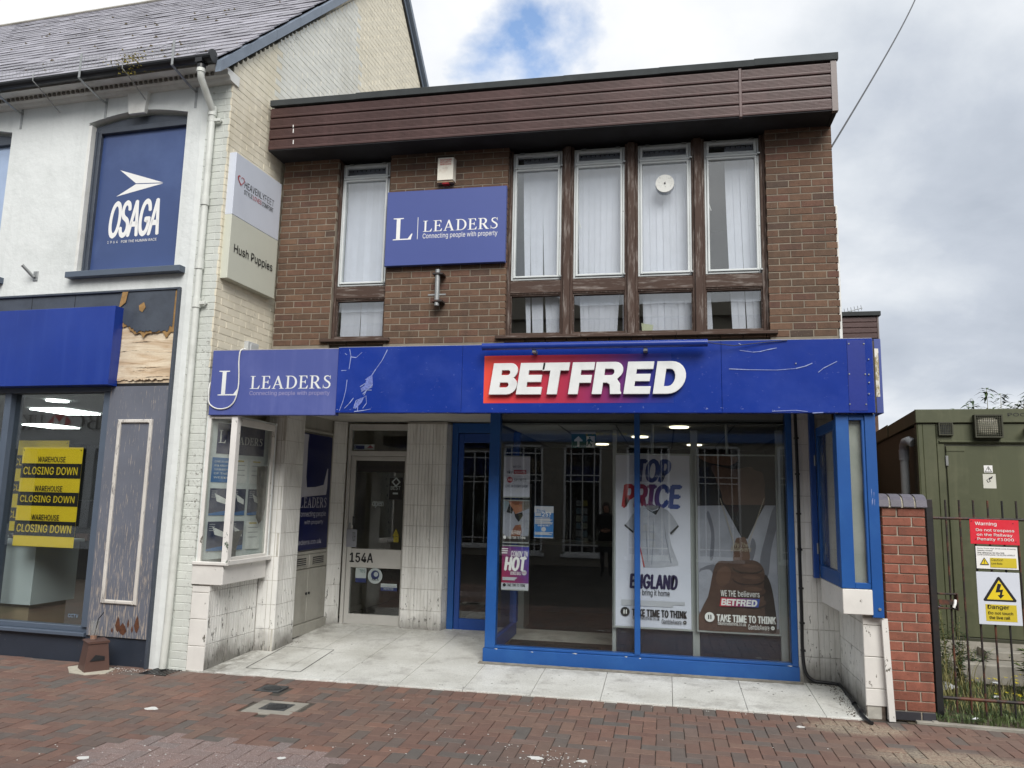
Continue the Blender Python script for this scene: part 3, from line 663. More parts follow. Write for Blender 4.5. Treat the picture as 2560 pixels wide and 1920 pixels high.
def old_window(x0, x1, blinds, toplight_extra=False, handle=None, seed=0):
    """white casement with top light over a brown rail and a fixed lower light; returns the window part"""
    r = random.Random(seed); Y = 8.02; zt, zr, zb = 5.535, 5.36, 4.075
    w = MB()                                                       # brown sub-frame
    w.cbox(x0-.03, x0, Y-.03, Y+.07, 3.44, 5.56); w.cbox(x1, x1+.03, Y-.03, Y+.07, 3.44, 5.56)
    w.cbox(x0, x1, Y-.02, Y+.07, 3.90, 4.055)
    win = mk(w, 'window', BROWNWOOD, bb)
    mk(MB().cbox(x0, x1, Y-.028, Y-.021, 3.915, 4.045), 'rail_board', BROWNWOODH, win)
    mk(MB().cbox(x0, x1, Y-.022, Y+.05, 3.44, 3.475).cbox(x0, x0+.012, Y-.01, Y+.05, 3.475, 3.90).cbox(x1-.012, x1, Y-.01, Y+.05, 3.475, 3.90).cbox(x0+.012, x1-.012, Y-.01, Y+.05, 3.885, 3.90), 'lower_frame', BROWNWOODH, win)
    def ring(a, b, c, d, t, y0, y1, name, mat):
        m = MB(); m.cbox(a, a+t, y0, y1, c, d); m.cbox(b-t, b, y0, y1, c, d); m.cbox(a+t, b-t, y0, y1, c, c+t); m.cbox(a+t, b-t, y0, y1, d-t, d); mk(m, name, mat, win)
    ring(x0+.002, x1-.002, zb-.012, zt, .022, Y-.012, Y+.05, 'outer_frame', WINWHITE)
    ring(x0+.026, x1-.026, zr+.008, zt-.024, .026, Y-.028, Y+.03, 'toplight_frame', WINWHITE)
    ring(x0+.026, x1-.026, zb+.012, zr-.022, .022, Y-.028, Y+.03, 'casement_frame', WINWHITE)
    mk(MB().cbox(x0+.02, x1-.02, Y-.035, Y-.012, zr-.02, zr+.006), 'transom', WINWHITE, win)
    hw = MB(); 
    for hx in (x0+.08, x1-.10): hw.box(hx, hx+.05, Y-.035, Y-.012, zt-.012, zt-.004)
    hw.box(x1-.02, x1+.006, Y-.045, Y-.02, zr-.012, zr+.004); hw.box(x1-.02, x1+.006, Y-.045, Y-.02, zb+.01, zb+.026)
    mk(hw, 'hinge', GALV, win)
    mk(MB().box(x0+.04, x1-.04, Y, Y+.005, zr+.02, zt-.04), 'glass_pane', GLASS, win)
    mk(MB().box(x0+.04, x1-.04, Y, Y+.005, zb+.02, zr-.03), 'glass_pane', GLASS, win)
    mk(MB().box(x0+.006, x1-.006, Y+.02, Y+.025, 3.465, 3.895), 'glass_pane', GLASS, win)
    if handle:
        hx, hz = handle; h = MB(); h.tube([(hx, Y+.03, hz), (hx+.02, Y+.05, hz+.015), (hx+.045, Y+.05, hz-.07)], .006, 6); h.box(hx-.012, hx+.006, Y+.03, Y+.045, hz-.16, hz-.11); mk(h, 'handle', WHITE, win)
    # vertical blind slats behind the glass; each slat (top u, bottom u, width at top, width at bottom)
    rail = MB().box(x0+.03, x1-.03, Y+.10, Y+.13, 5.514, 5.53)
    for k in range(9): rail.box(x0+.07+k*(x1-x0-.14)/8-.004, x0+.07+k*(x1-x0-.14)/8+.004, Y+.09, Y+.10, 5.49, 5.52)
    mk(rail, 'blind_rail', PRINTMID, win)
    for (ut, ub, wt, wb_) in blinds:
        W_ = x1-x0; s = MB(); n = 7; z0 = 3.48; z1 = 5.512; pts = []
        for j in range(n):
            t = j/(n-1); z = z1+(z0-z1)*t; tt = t**1.6
            u = ut+(ub-ut)*tt; wd = wt+(wb_-wt)*tt; xa = x0+u*W_; tw = .004+.003*math.sin(seed+ut*31)
            pts.append((xa, Y+.11-tw, z)); pts.append((xa+wd*W_*.5, Y+.1095, z)); pts.append((xa+wd*W_, Y+.11+tw, z))
        f = []
        for j in range(n-1):
            a = j*3; f += [(a, a+1, a+4, a+3), (a+1, a+2, a+5, a+4)]
        s.add(pts, f); mk(s, 'blind_slat', BLIND, win)
    return win
def evenly(a, b, n, shift=0, sp=.0): return [(a+(b-a)*k/n, a+(b-a)*k/n+shift*(k/n), (b-a)/n*1.03, (b-a)/n*(1.03-sp)) for k in range(n)]
old_window(-3.675, -3.095, [(a, a+(-.012 if a < .4 else .012), w, w) for a, _, w, _ in evenly(.04, .97, 7)], seed=1, handle=None)
w1 = [(.18, .30, .14, .08), (.31, .42, .14, .13), (.44, .53, .14, .10), (.57, .70, .14, .12), (.70, .81, .13, .12), (.82, .92, .13, .09)]
old_window(-1.645, -1.09, w1, seed=2)
w2 = [(.05, .14, .12, .10)] + [(.16+k*.12, .20+k*.10, .125, .10) for k in range(5)] + [(.76, .70, .12, .09), (.88, .78, .10, .06), (.93, .95, .06, .05)]
old_window(-.96, -.405, w2, seed=3, handle=(-.93, 4.72))
w3 = [(.03, .10, .05, .11)] + [(.09+k*.125, .12+k*.125, .13, .128) for k in range(7)]
old_window(-.268, .298, w3, seed=4)
w4 = [(-.01, -.01, .04, .14), (.39, .48, .15, .13), (.53, .60, .14, .12), (.66, .74, .13, .13), (.79, .87, .14, .11)]
old_window(.43, .995, w4, seed=5, handle=(.455, 4.85))
def posts():
    for a, b in ((-1.062, -.99), (-.375, -.298), (.325, .40)):
        mk(MB().cbox(a, b, 7.955, 8.09, 3.40, 5.56), 'mullion_post', BROWNWOOD, bb)
    mk(MB().cbox(-1.688, -1.676, 7.98, 8.09, 3.42, 5.56).cbox(1.026, 1.05, 7.98, 8.09, 3.42, 5.56).cbox(-3.704, -3.706+.002, 7.98, 8.09, 3.42, 5.56), 'side_post', BROWNWOOD, bb)
    for a, b in ((-3.80, -2.98), (-1.78, -.86), (-.855, .12), (.125, 1.12)):
        mk(MB().cbox(a, b, 7.885, 8.05, 3.395, 3.43), 'window_sill', BROWNWOODH, bb)
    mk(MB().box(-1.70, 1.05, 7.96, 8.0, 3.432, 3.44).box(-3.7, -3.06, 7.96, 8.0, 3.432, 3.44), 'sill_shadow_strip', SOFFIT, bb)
posts()
# torn papers inside two windows
pp = MB(); p = MB(); pp.prism([(-.225, 3.48), (-.12, 3.48), (-.11, 3.545), (-.16, 3.555), (-.235, 3.57)], 8.06, 8.063); pp.prism([(.455, 4.12), (.455, 4.46), (.475, 4.46), (.465, 4.2)], 8.06, 8.063)
o = mk(pp, 'paper', surf('yellowed_paper', '#d9dcc0', .8)); tag(o, 'crumpled yellowish paper behind the lower pane of the third tall window', 'paper')
# round vent disc
t = thing('window_vent', (.02, 7.985, 5.075), 'round speckled white ventilator disc on the pane of the third tall window', 'vent')
disc_m = m_peel('perforated_disc', '#dadbd6', '#6f716f', '#8c8d89', .58, .64, (1, 1, 1), 70)
mk(MB().disc((.02, 7.975, 5.075), .098, 'y', .02, 32), 'disc', disc_m, t); mk(MB().disc((.02, 7.968, 5.075), .01, 'y', .008, 10), 'screw', PLASTB, t)

# upper signs and fittings on the brick front
def leaders_panel():
    t = thing('estate_agent_sign', (-2.37, 7.86, 4.23), 'violet blue LEADERS sign panel fixed to the brickwork between the upstairs windows', 'sign')
    b = Board(t, v=7.86); b.panel('panel', LEADBLUE2, -3.062, -1.684, 4.238, 5.105, .055)
    # measured letter boxes
    b.geo('lettering', WHITE, serif_word('L'), -2.975, -2.745, 4.535, 4.79); b.rect('divider', WHITE, -2.690, -2.684, 4.535, 4.79)
    b.geo('lettering', WHITE, serif_word('LEADERS'), -2.625, -1.775, 4.617, 4.745)
    b.text('Connecting people with property', WHITE, -2.625, -1.775, 4.525, 4.597); b.done()
leaders_panel()
def alarm_box():
    t = thing('alarm_box', (-2.384, 7.85, 5.19), 'weathered cream alarm box with faded red lettering under the roof edge', 'alarm')
    m = surf('weathered_cream_plastic', '#e3dfd2', .5, .05, 8, dirt='#a3672f', dscale=9, damt=.5, dlo=.55, dhi=.75)
    x0, x1, z0, z1 = -2.483, -2.287, 5.20, 5.475
    mk(MB().add([(x0,7.93,z0),(x1,7.93,z0),(x1,7.93,z1),(x0,7.93,z1),(x0+.004,7.85,z0+.01),(x1-.012,7.85,z0+.01),(x1-.012,7.85,z1-.004),(x0+.004,7.85,z1-.004)],[(4,5,6,7),(0,1,5,4),(1,2,6,5),(2,3,7,6),(3,0,4,7)]), 'housing', m, t)
    b = Board(t, v=7.8495)
    fr = surf('faded_red_print', '#c2453c', .6, .1, 30)
    b.text('SOUTHERN', fr, x0+.03, x1-.035, 5.435, 5.455, .03); b.text('SECURITY', fr, x0+.03, x1-.035, 5.41, 5.428, .03); b.text('SERVICES', fr, x0+.03, x1-.035, 5.385, 5.402, .03)
    b.text('01202', surf('faded_grey_print', '#b9b0a4', .6), x0+.06, x1-.07, 5.34, 5.355); b.done()
    mk(MB().cbox(-2.425, -2.35, 7.865, 7.93, 5.17, 5.205), 'strobe_lens', RED, t)
    mk(MB().box(x0, x1-.01, 7.86, 7.93, 5.185, 5.2), 'rust_lip', surf('rusty_lip', '#8f7d68', .7, .2, 20), t)
alarm_box()
def bracket():
    t = thing('sign_bracket', (-2.43, 7.86, 3.75), 'short grey steel pole bracket on the brickwork below the violet sign', 'bracket')
    p = MB(); p.tube([(-2.425, 7.83, 3.76), (-2.425, 7.83, 4.165)], .028, 12); mk(p, 'tube', GALV, t)
    c = MB(); c.box(-2.475, -2.36, 7.795, 7.93, 4.105, 4.125).box(-2.475, -2.36, 7.795, 7.93, 3.80, 3.82); mk(c, 'clamp', RUST, t)
    mk(MB().box(-2.525, -2.325, 7.82, 7.835, 3.875, 3.89), 'cross_bar', GALV, t)
bracket()

# ---------------------------------------------------------------- fascia signs over the shops
def canopy():
    mk(MB().box(-4.42, 1.70, 6.99, 7.92, 3.0, 3.06), 'canopy_roof', FELT, bb)
    mk(MB().box(-4.42, 1.73, 6.985, 9.40, 2.635, 2.66), 'entrance_ceiling', CEIL, bb)
    mk(MB().box(-4.42, 1.73, 6.99, 7.01, 2.52, 2.64), 'ceiling_edge_board', surf('dark_edge_board', '#2e3140', .7), bb)
canopy()
def betfred():
    t = thing('fascia_sign', (-.69, 6.9, 2.48), 'long royal blue shop fascia with scratched vinyl and raised BETFRED letters', 'sign')
    b = Board(t, v=6.90)
    for a, c in ((-3.115, -1.866), (-1.8645, .492), (.4935, 1.742)): b.panel('panel', BETBLUE, a, c, 2.483, 3.122, .085)
    b.panel('top_lip', surf('pale_worn_edge', '#a8adc2', .5, .2, 20), -3.115, 1.74, 3.1225, 3.128, .08, 6.902)
    # gradient print behind the letters
    g = NT('red_to_blue_print'); x, y, z = g.xyz()
    c = g.ramp(g.mrange(x, -1.65, .10), [(0, hexc('#e2503c')), (.08, hexc('#d33f42')), (.45, hexc('#a62f4c')), (.66, hexc('#7a2b66')), (.85, hexc('#332f85')), (1, hexc('#16338a'))]); gm = g.finish(c, .3)
    y0 = b.lift(); b.get('print', gm).quad((-1.65, y0, 2.573), (.08, y0, 2.573), (.06, y0, 3.018), (-1.65, y0, 3.018))
    # scratches and torn vinyl
    sc = surf('scratch', '#8f9cc9', .6, .3, 40)
    def line(pts, w=.004):
        m = b.get('scratch', sc); yy = b.lift()
        for (x0, z0), (x1, z1) in zip(pts, pts[1:]):
            dx, dz = x1-x0, z1-z0; h = math.hypot(dx, dz) or 1; ww = w*rnd.uniform(.5, 1.3); m.quad((x0+dz/h*ww, yy, z0-dx/h*ww), (x1+dz/h*ww*.7, yy, z1-dx/h*ww*.7), (x1-dz/h*ww*.7, yy, z1+dx/h*ww*.7), (x0-dz/h*ww, yy, z0+dx/h*ww))
    def P(x, y): q = atY(500+x/3.072, 780+y/3.072, 6.9); return (q.x, q.z)
    for L_ in ([(1150,285),(1160,340),(1145,440)], [(1130,520),(1120,600),(1100,680),(1070,760)], [(1160,345),(1200,350),(1245,310)], [(1440,290),(1400,370),(1350,440),(1310,500),(1270,520)], [(1085,450),(1125,448)], [(1310,500),(1325,560),(1250,630)], [(1235,590),(1280,560),(1325,545)], [(1240,610),(1290,590),(1325,575)], [(1180,740),(1200,680),(1270,650)], [(1185,765),(1260,755),(1312,745)], [(1275,640),(1280,700),(1250,740)], [(1110,740),(1150,700),(1180,660)], [(1115,318),(1130,330)], [(1195,735),(1205,690),(1240,665)], [(1210,760),(1215,700)], [(1230,575),(1300,530)], [(1250,600),(1320,600)], [(1300,560),(1260,640)]): line([P(*q) for q in L_])
    yy = b.lift(); m = b.get('torn_vinyl', surf('torn_vinyl', '#6f7dbd', .4, .5, 60)); 
    for poly in ([(1285,505),(1325,482),(1328,550),(1285,600),(1240,605),(1235,588),(1265,565)], [(1205,690),(1230,662),(1262,655),(1240,700),(1195,745),(1180,735)]):
        q = [P(*p) for p in poly]; v, f = shape_geo([q]); m.add([(p[0], yy, p[1]) for p in v], f)
    def P2(x, y): q = atY(1900+x/3.352, 700+y/3.352, 6.9); return (q.x, q.z)
    for L_ in ([(-260,745),(-100,752),(140,755),(300,742),(380,722),(438,697)], [(0,600),(60,585),(140,570)], [(-170,590),(-60,605),(0,600)], [(487,775),(530,740),(645,682)], [(-180,530),(-150,548)], [(100,1100),(300,1092),(400,1103)], [(440,1115),(530,1110)]): line([P2(*q) for q in L_], .0035)
    # riveted patch at the right-hand end
    b.panel('riveted_patch', surf('blue_patch_plate', '#1a2f86', .35, .1, 3), P2(725, 500)[0], P2(875, 500)[0], 2.50, 3.11, .003, 6.8955)
    for q in ((742,535),(868,535),(908,665),(747,788),(880,790),(910,792),(913,860),(912,955),(752,1040),(888,1042),(300,700)):
        X, Z = P2(*q); b.get('rivet', GALV).disc((X, 6.889, Z), .006, 'y', .006, 8)
    b.done()
    # built-up letters
    h = .287; x0 = -1.589; z0 = 2.650
    for ch, px in BETPOS:
        v, f = bet_letter(ch, .045, .010); mb = MB(); mb.add([(x0+(px+p[0]*.965)*h*.985, 6.872-p[2]*h, z0+p[1]*h) for p in v], f)
        o = mk(mb, 'letter', WHITELET, t)
    # rear lip
    mk(MB().box(1.735, 1.742, 6.905, 7.6, 2.483, 3.12), 'return_panel', BETBLUE, t)
betfred()
def trough():
    t = thing('sign_light', (-.64, 6.8, 3.08), 'long blue tubular trough light over the white raised letters', 'lamp')
    m = MB(); m.tube([(-1.648, 6.79, 3.083), (.373, 6.79, 3.086)], .033, 16); mk(m, 'light_tube', SIGNBLUE, t)
    for x in (-1.165, -.163):
        mk(MB().box(x-.018, x+.018, 6.80, 6.9, 3.025, 3.052).disc((x, 6.795, 3.04), .014, 'y', .02, 10), 'clamp', GALV, t)
    mk(MB().tube([(.373, 6.80, 3.09), (.6, 6.86, 3.07), (.85, 6.885, 3.10), (1.05, 6.89, 3.115)], .004, 6), 'wire', PLASTB, t)
trough()
def leaders_low():
    t = thing('estate_agent_sign', (-3.79, 6.92, 2.46), 'faded violet LEADERS fascia with a loose white cable looped over its big L', 'sign')
    b = Board(t, v=6.915)
    q = lambda x, y: atY(500+x/3.072, 780+y/3.072, 6.915)
    xl, xr = -4.475, -3.118
    b.get('panel', LEADBLUE).cbox(xl, xr, 6.915, 6.99, 2.462, 3.115)
    a, c = q(148, 452), q(300, 640); b.geo('lettering', WHITELET, serif_word('L'), q(135,640).x, q(292,640).x, c.z, a.z)
    a, c = q(390, 492), q(1000, 587); b.geo('lettering', WHITELET, serif_word('LEADERS'), a.x, c.x, c.z, a.z)
    a, c = q(382, 607), q(995, 645); b.text('Connecting people with property', FADED, a.x, c.x, c.z, a.z); b.done()
    mk(MB().box(xl, xr, 6.916, 6.99, 3.1155, 3.121), 'top_lip', surf('pale_worn_edge2', '#a9a6b0', .5, .2, 20), t)
    pts = [(335,285),(315,300),(303,380),(303,470),(300,560),(285,640),(262,695),(225,730),(175,745),(125,740),(85,715),(70,680),(72,600),(80,540)]
    ps = []
    for x, y in pts: 
        p = q(x, y); ps.append((p.x, 6.905, p.z))
    ps[0] = (ps[0][0], 6.95, ps[0][2]+.01); ps[-1] = (-4.49, 6.93, ps[-1][2]); 
    c = thing('loose_cable', (-4.3, 6.9, 2.5), 'loose white cable hanging in a loop over the left end of the faded violet sign', 'cable')
    sm = []
    for i in range(len(ps)-1):
        p0, p1, p2, p3 = (Vector(ps[max(i-1,0)]), Vector(ps[i]), Vector(ps[i+1]), Vector(ps[min(i+2,len(ps)-1)]))
        for k in range(4):
            u = k/4; sm.append(.5*((2*p1)+(-p0+p2)*u+(2*p0-5*p1+4*p2-p3)*u*u+(-p0+3*p1-3*p2+p3)*u**3))
    sm.append(Vector(ps[-1])); mk(MB().tube(sm, .0065, 8), 'cable', RENDERTRIM, c)
leaders_low()
def side_sign():
    t = thing('side_sign_box', (1.95, 7.6, 2.56), 'narrow end of a blue sign box with torn cream edge on the side wall', 'sign')
    mk(MB().cbox(1.93, 1.99, 7.6, 9.2, 2.56, 3.26).box(1.73, 1.93, 7.75, 7.79, 2.6, 2.64).box(1.73, 1.93, 7.75, 7.79, 3.18, 3.22), 'box', LEADBLUE2, t)
    p = [atY(1900+x/3.352, 700+y/3.352, 7.3) for x, y in ((945,573),(990,575),(1008,978),(960,978))]
    mk(MB().prism([(a.x, a.z) for a in p], 7.3, 7.33), 'torn_edge', m_peel('torn_edge_board', '#d6d4cc', '#a2946a', '#8a7f5c', .46, .5, (1, 1, .3), 9), t)
    mk(MB().box(1.745, 1.78, 7.0, 7.4, 2.5, 3.12), 'bracket', surf('rotten_batten', '#4b4540', .9, .3, 20), t)
side_sign()

# ================================================================ WHITE BUILDING ON THE LEFT
wb = thing('white_building', (-4.6, 6.95, 0), 'white rendered two storey building with slate roof and cream painted brick gable, blue shopfront below', 'building')
TOPEN = lambda a, b, z0=4.04, zs=5.77, rise=.085: [(a, z0), (b, z0), (b, zs)] + [(b+(a-b)*k/10, zs+rise*math.sin(PI*k/10)) for k in range(1, 10)] + [(a, zs)]
def white_front():
    outer = [(-12, 3.79), (-.40, 3.79), (-.40, -.05), (-.34, -.05), (-.34, 6.2), (-12, 6.2)]
    v, f = shape_geo([outer, TOPEN(-1.80, -.52), TOPEN(-4.2, -2.875), TOPEN(-6.6, -5.3)], .14)
    mk(MB(LB).add([(p[0], .14-p[2], p[1]) for p in v], f), 'front_wall', RENDER, wb)
    # shallow recess at the party corner that carries the rain pipe
    mk(MB(LB).prism([(-.3395, 0), (-.29, .03), (-.29, .28), (-.3395, .28)], -.05, 6.2, 'z'), 'pier_chamfer', RENDER, wb)
    back = mk(MB(LB).box(-.29, -.012, .0235, .28, -.05, 6.16), 'pier', COOLB, wb)
    sp = []
    for i in range(82):
        z = -.01+i*.075; x = -.29-(.1125 if i % 2 else 0)
        while x < -.004:
            a, b = max(x, -.29), min(x+.217, -.004)
            if b-a > .03:
                k = ('brick', round(b-a, 3), .06, .069); template(k, lambda t: t.cbox(-(b-a)/2, (b-a)/2, 0, .06, -.0345, .0345, .003))
                sp.append((k, LB @ Matrix.Translation(((a+b)/2, .020+rnd.uniform(-.0015, .0015), z)), COOLB, b-a))
            x += .225
    pieces(sp, 'brick', back, 'bricks', 60)
    # keystone over the window
    mk(MB(LB).add([(-1.245, -.045, 5.80), (-1.045, -.045, 5.80), (-1.01, -.045, 6.12), (-1.30, -.045, 6.12), (-1.245, .0, 5.80), (-1.045, .0, 5.80), (-1.01, .0, 6.12), (-1.30, .0, 6.12)],
        [(0,1,2,3), (0,4,5,1), (1,5,6,2), (2,6,7,3), (3,7,4,0)]), 'keystone', RENDERTRIM, wb)
    # cornice and its little toothed course
    mk(MB(LB).prism([(0, 6.04), (-.05, 6.045), (-.065, 6.075), (-.10, 6.085), (-.11, 6.125), (-.22, 6.135), (-.22, 6.152), (.1, 6.152), (.1, 6.04)], -12, .02, 'x'), 'cornice', RENDERTRIM, wb)
    tb = MB(LB)
    for k in range(170): tb.box(-11+k*.064, -11+k*.064+.03, -.122, -.10, 6.09, 6.122)
    mk(tb, 'dentil', surf('dark_tooth', '#6d6a64', .8), wb, kind='stuff')
white_front()
def upper_window(a, b, logo):
    w = mk(MB(LB).cbox(a+.04, a+.12, .06, .14, 4.05, 5.70).cbox(b-.05, b-.002, .06, .14, 4.05, 5.70).cbox(a+.12, b-.05, .055, .14, 5.655, 5.715), 'window', DARKPAINT, wb)
    v, f = shape_geo([TOPEN(a+.04, b-.004, 5.70, 5.745, .075)], .02); mk(MB(LB).add([(p[0], .09-p[2], p[1]) for p in v], f), 'arched_head', DARKPAINT, w)
    mk(MB(LB).box(a+.07, a+.075+.006, .05, .06, 4.08, 5.68), 'frame_bead', DARKPAINT, w)
    mk(MB(LB).cbox(a-.02, b+.14, -.09, .05, 3.955, 4.02), 'window_sill', ALU, w)
    mk(MB(LB).box(a, a+.04, .002, .14, 4.03, 5.74), 'reveal', RENDERTRIM, w)
    return w
upper_window(-1.80, -.52, True); upper_window(-4.2, -2.875, False); upper_window(-6.6, -5.3, False)
def osaga():
    p = LB @ Vector((-1.15, .1, 4.06)); t = thing('window_panel_sign', p, 'slate blue panel with white arrow and OSAGA lettering filling the upper window', 'sign')
    b = Board(t, LB, .10); b.panel('panel', OSBLUE, -1.70, -.565, 4.055, 5.66, .03)
    b.poly('arrow', WHITE, [[(-1.412, 5.222), (-.833, 5.030), (-1.188, 5.050)]]); b.poly('arrow', WHITE, [[(-1.430, 4.915), (-1.188, 5.040), (-.833, 5.020)]])
    b.text('OSAGA', WHITE, -1.491, -.835, 4.430, 4.860, .03, .22, spacing=.9)
    b.text('1964', WHITE, -1.485, -1.35, 4.375, 4.405, spacing=1.5); b.text('FOR THE HUMAN RACE', WHITE, -1.305, -.85, 4.372, 4.402, .01); b.done()
osaga()
for a, b_ in ((-4.08, -2.92), (-6.48, -5.35)):
    q = LB @ Vector(((a+b_)/2, .1, 4.06)); tt = thing('window_panel_sign', q, ('pale panel filling the window cut by the left edge of the photo' if a > -5 else 'pale panel filling the window beyond the photo edge'), 'sign')
    mk(MB(LB).box(a, b_, .10, .13, 4.055, 5.66), 'panel', surf('pale_blue_panel', '#9fb2cf', .4), tt)
def flag_holder():
    t = thing('flag_holder', LB @ Vector((-2.3, 0, 4.0)), 'small grey steel flag pole holder on the white rendered wall', 'bracket')
    mk(MB(LB).cbox(-2.325, -2.265, -.012, 0, 3.965, 4.075), 'plate', GALV, t)
    mk(MB(LB).tube([(-2.30, -.02, 4.0), (-2.37, -.12, 4.115)], .017, 10), 'socket', GALV, t)
flag_holder()

def gable():
    g = MB(GB); g.prism([(0.05, -.05), (7.6, -.05), (7.6, 6.12), (3.907, 10.10), (0.05, 6.25)], .0035, .25, 'y'); wall = mk(g, 'gable_wall', CREAMB, wb)
    sp = []
    for i in range(40, 136):
        z = -.01+i*.075
        if z > 10.05: break
        lo = max(0.02, (z+.03-6.044)/.9825-.228+.02); hi = min(5.9, 4.149+(9.843-z-.03)/1.085)
        x = -(.1125 if i % 2 else 0)
        while x < hi:
            a, b = max(x, lo), min(x+.217, hi)
            if b-a > .04:
                l = round(b-a, 3); k = ('brick', l, .02, .0685)
                template(k, lambda t: t.cbox(-l/2, l/2, 0, .02, -.0355, .0355, .002))
                white = .74 < a < 3.0-(z-6)*.15 and z > 5.9
                sp.append((k, GB @ Matrix.Translation(((a+b)/2, rnd.uniform(-.0018, .0012), z)) @ Matrix.Rotation(rnd.gauss(0, .004), 4, 'Y'), WHITEB if white else CREAMB, l))
            x += .225
    pieces(sp, 'brick', wall, 'bricks', 300)
    # crumbled corner edge
    # lead-grey verge trims
    n = 9; u0, z0, s = -.26, 6.02, .985
    for k in range(n):
        a = u0+k*.47; b = a+.466
        if k == n-1: b = 3.93
        zz = lambda u: z0+(u-u0)*.995
        mk(MB(GB).prism([(a, zz(a)), (b, zz(b)), (b, zz(b)+.135), (a, zz(a)+.125)], -.05, .02), 'verge_trim', LEAD, wb)
    mk(MB(GB).prism([(3.93, 10.13), (7.8, 5.95), (7.8, 6.05), (3.93, 10.22)], -.03, .02).prism([(3.93, 10.24), (7.8, 6.06), (7.8, 6.17), (3.93, 10.36)], -.09, .02), 'verge_trim', LEAD, wb)
    mk(MB(GB).prism([(3.90, 10.11), (7.8, 5.93), (7.8, 5.97), (3.92, 10.15)], -.028, .0), 'verge_shadow_batten', PLASTB, wb)
gable()
def slates():
    base = MB(LB); base.add([(-12, -.24, 6.15), (.03, -.24, 6.15), (-.03, 3.93, 10.33), (-12, 3.93, 10.33), (-12, 8.1, 6.1), (-.27, 8.1, 6.1)], [(0, 1, 2, 3), (3, 2, 5, 4)])
    roof = mk(base, 'roof', surf('roof_underlay', '#2a2829', .9), wb)
    sp = []; ang = math.atan2(10.33-6.15, 3.93+.24); ex = .205
    for i in range(29):
        off = (i % 2)*.15
        for j in range(42):
            u = -12+.15+j*.30+off - .0
            d = i*ex
            lim = .035 - .014*(d*math.cos(ang))
            w = .296
            if u-.148 > lim: continue
            if u+.148 > lim: w = lim-(u-.148); u = (u-.148)+w/2
            if w < .05: continue
            l = round(w, 2); k = ('slate', l); template(k, lambda t: t.cbox(-l/2, l/2, 0, .29, 0, .010, .002))
            M = LB @ Matrix.Translation((u, -.26, 6.165)) @ Matrix.Rotation(ang, 4, 'X') @ Matrix.Translation((0, d, .012+rnd.uniform(0, .006))) @ Matrix.Rotation(rnd.gauss(0, .006), 4, 'Z') @ Matrix.Rotation(-.045+rnd.gauss(0, .006), 4, 'X')
            sp.append((k, M, SLATE, w))
    pieces(sp, 'roof_slate', roof, 'roof_slates', 300)
    for k in range(26):
        a = -12+k*.46
        if a > -.6: break
        mk(MB(LB).prism([(3.78, 10.28), (3.93, 10.42), (4.08, 10.28), (4.06, 10.25), (3.93, 10.37), (3.80, 10.25)], a, min(a+.452, -.25), 'x'), 'ridge_tile', CONC, roof)
slates()
def moss():
    r = random.Random(5); mm = surf('dry_moss', '#54492f', 1, .4, 20); mb = MB(); ang = math.atan2(10.33-6.15, 3.93+.24)
    for _ in range(120):
        d = round(r.uniform(1, 24))*.205+r.uniform(-.03, 0); u = r.uniform(-7, -.3)+r.gauss(0, .3); M = LB @ Matrix.Translation((u, -.26, 6.165)) @ Matrix.Rotation(ang, 4, 'X') @ Matrix.Translation((0, d, .024)) @ Matrix.Rotation(r.uniform(0, 3), 4, 'Z')
        s = r.uniform(.008, .03); mb.add([(-s, -s*.6, 0), (s, -s*.5, 0), (s*.8, s*.6, 0), (-s*.7, s*.5, 0), (0, 0, s*.7)], [(0, 1, 4), (1, 2, 4), (2, 3, 4), (3, 0, 4)], M)
    o = mk(mb, 'moss', mm); tag(o, 'small tufts of dry moss scattered over the slate roof', 'moss', kind='stuff')
moss()
def gutter():
    t = wb; m = MB(LB); n = 10; r_ = .062; c = (-.315, 6.165); pts = [(c[0]+r_*math.cos(PI+PI*k/n), c[1]+r_*math.sin(PI+PI*k/n)) for k in range(n+1)]
    pts += [(c[0]+(r_-.006)*math.cos(PI+PI*k/n), c[1]+(r_-.006)*math.sin(PI+PI*k/n)) for k in range(n, -1, -1)]
    m.prism(pts, -12, -.02, 'x'); mk(m, 'gutter', PLASTB, t)
    mk(MB(LB).disc((0, 0, 0), .07, 'y', .02, 16, M=Matrix.Translation((-.01, -.315, 6.165)) @ Matrix.Rotation(PI/2, 4, 'Z')), 'gutter_end_cap', PLASTB, t)
    mk(MB(LB).box(-.19, -.11, -.37, -.27, 6.09, 6.17).tube([(-.15, -.315, 6.08), (-.15, -.315, 6.04)], .045, 12), 'gutter_outlet', PLASTB, t)
gutter()
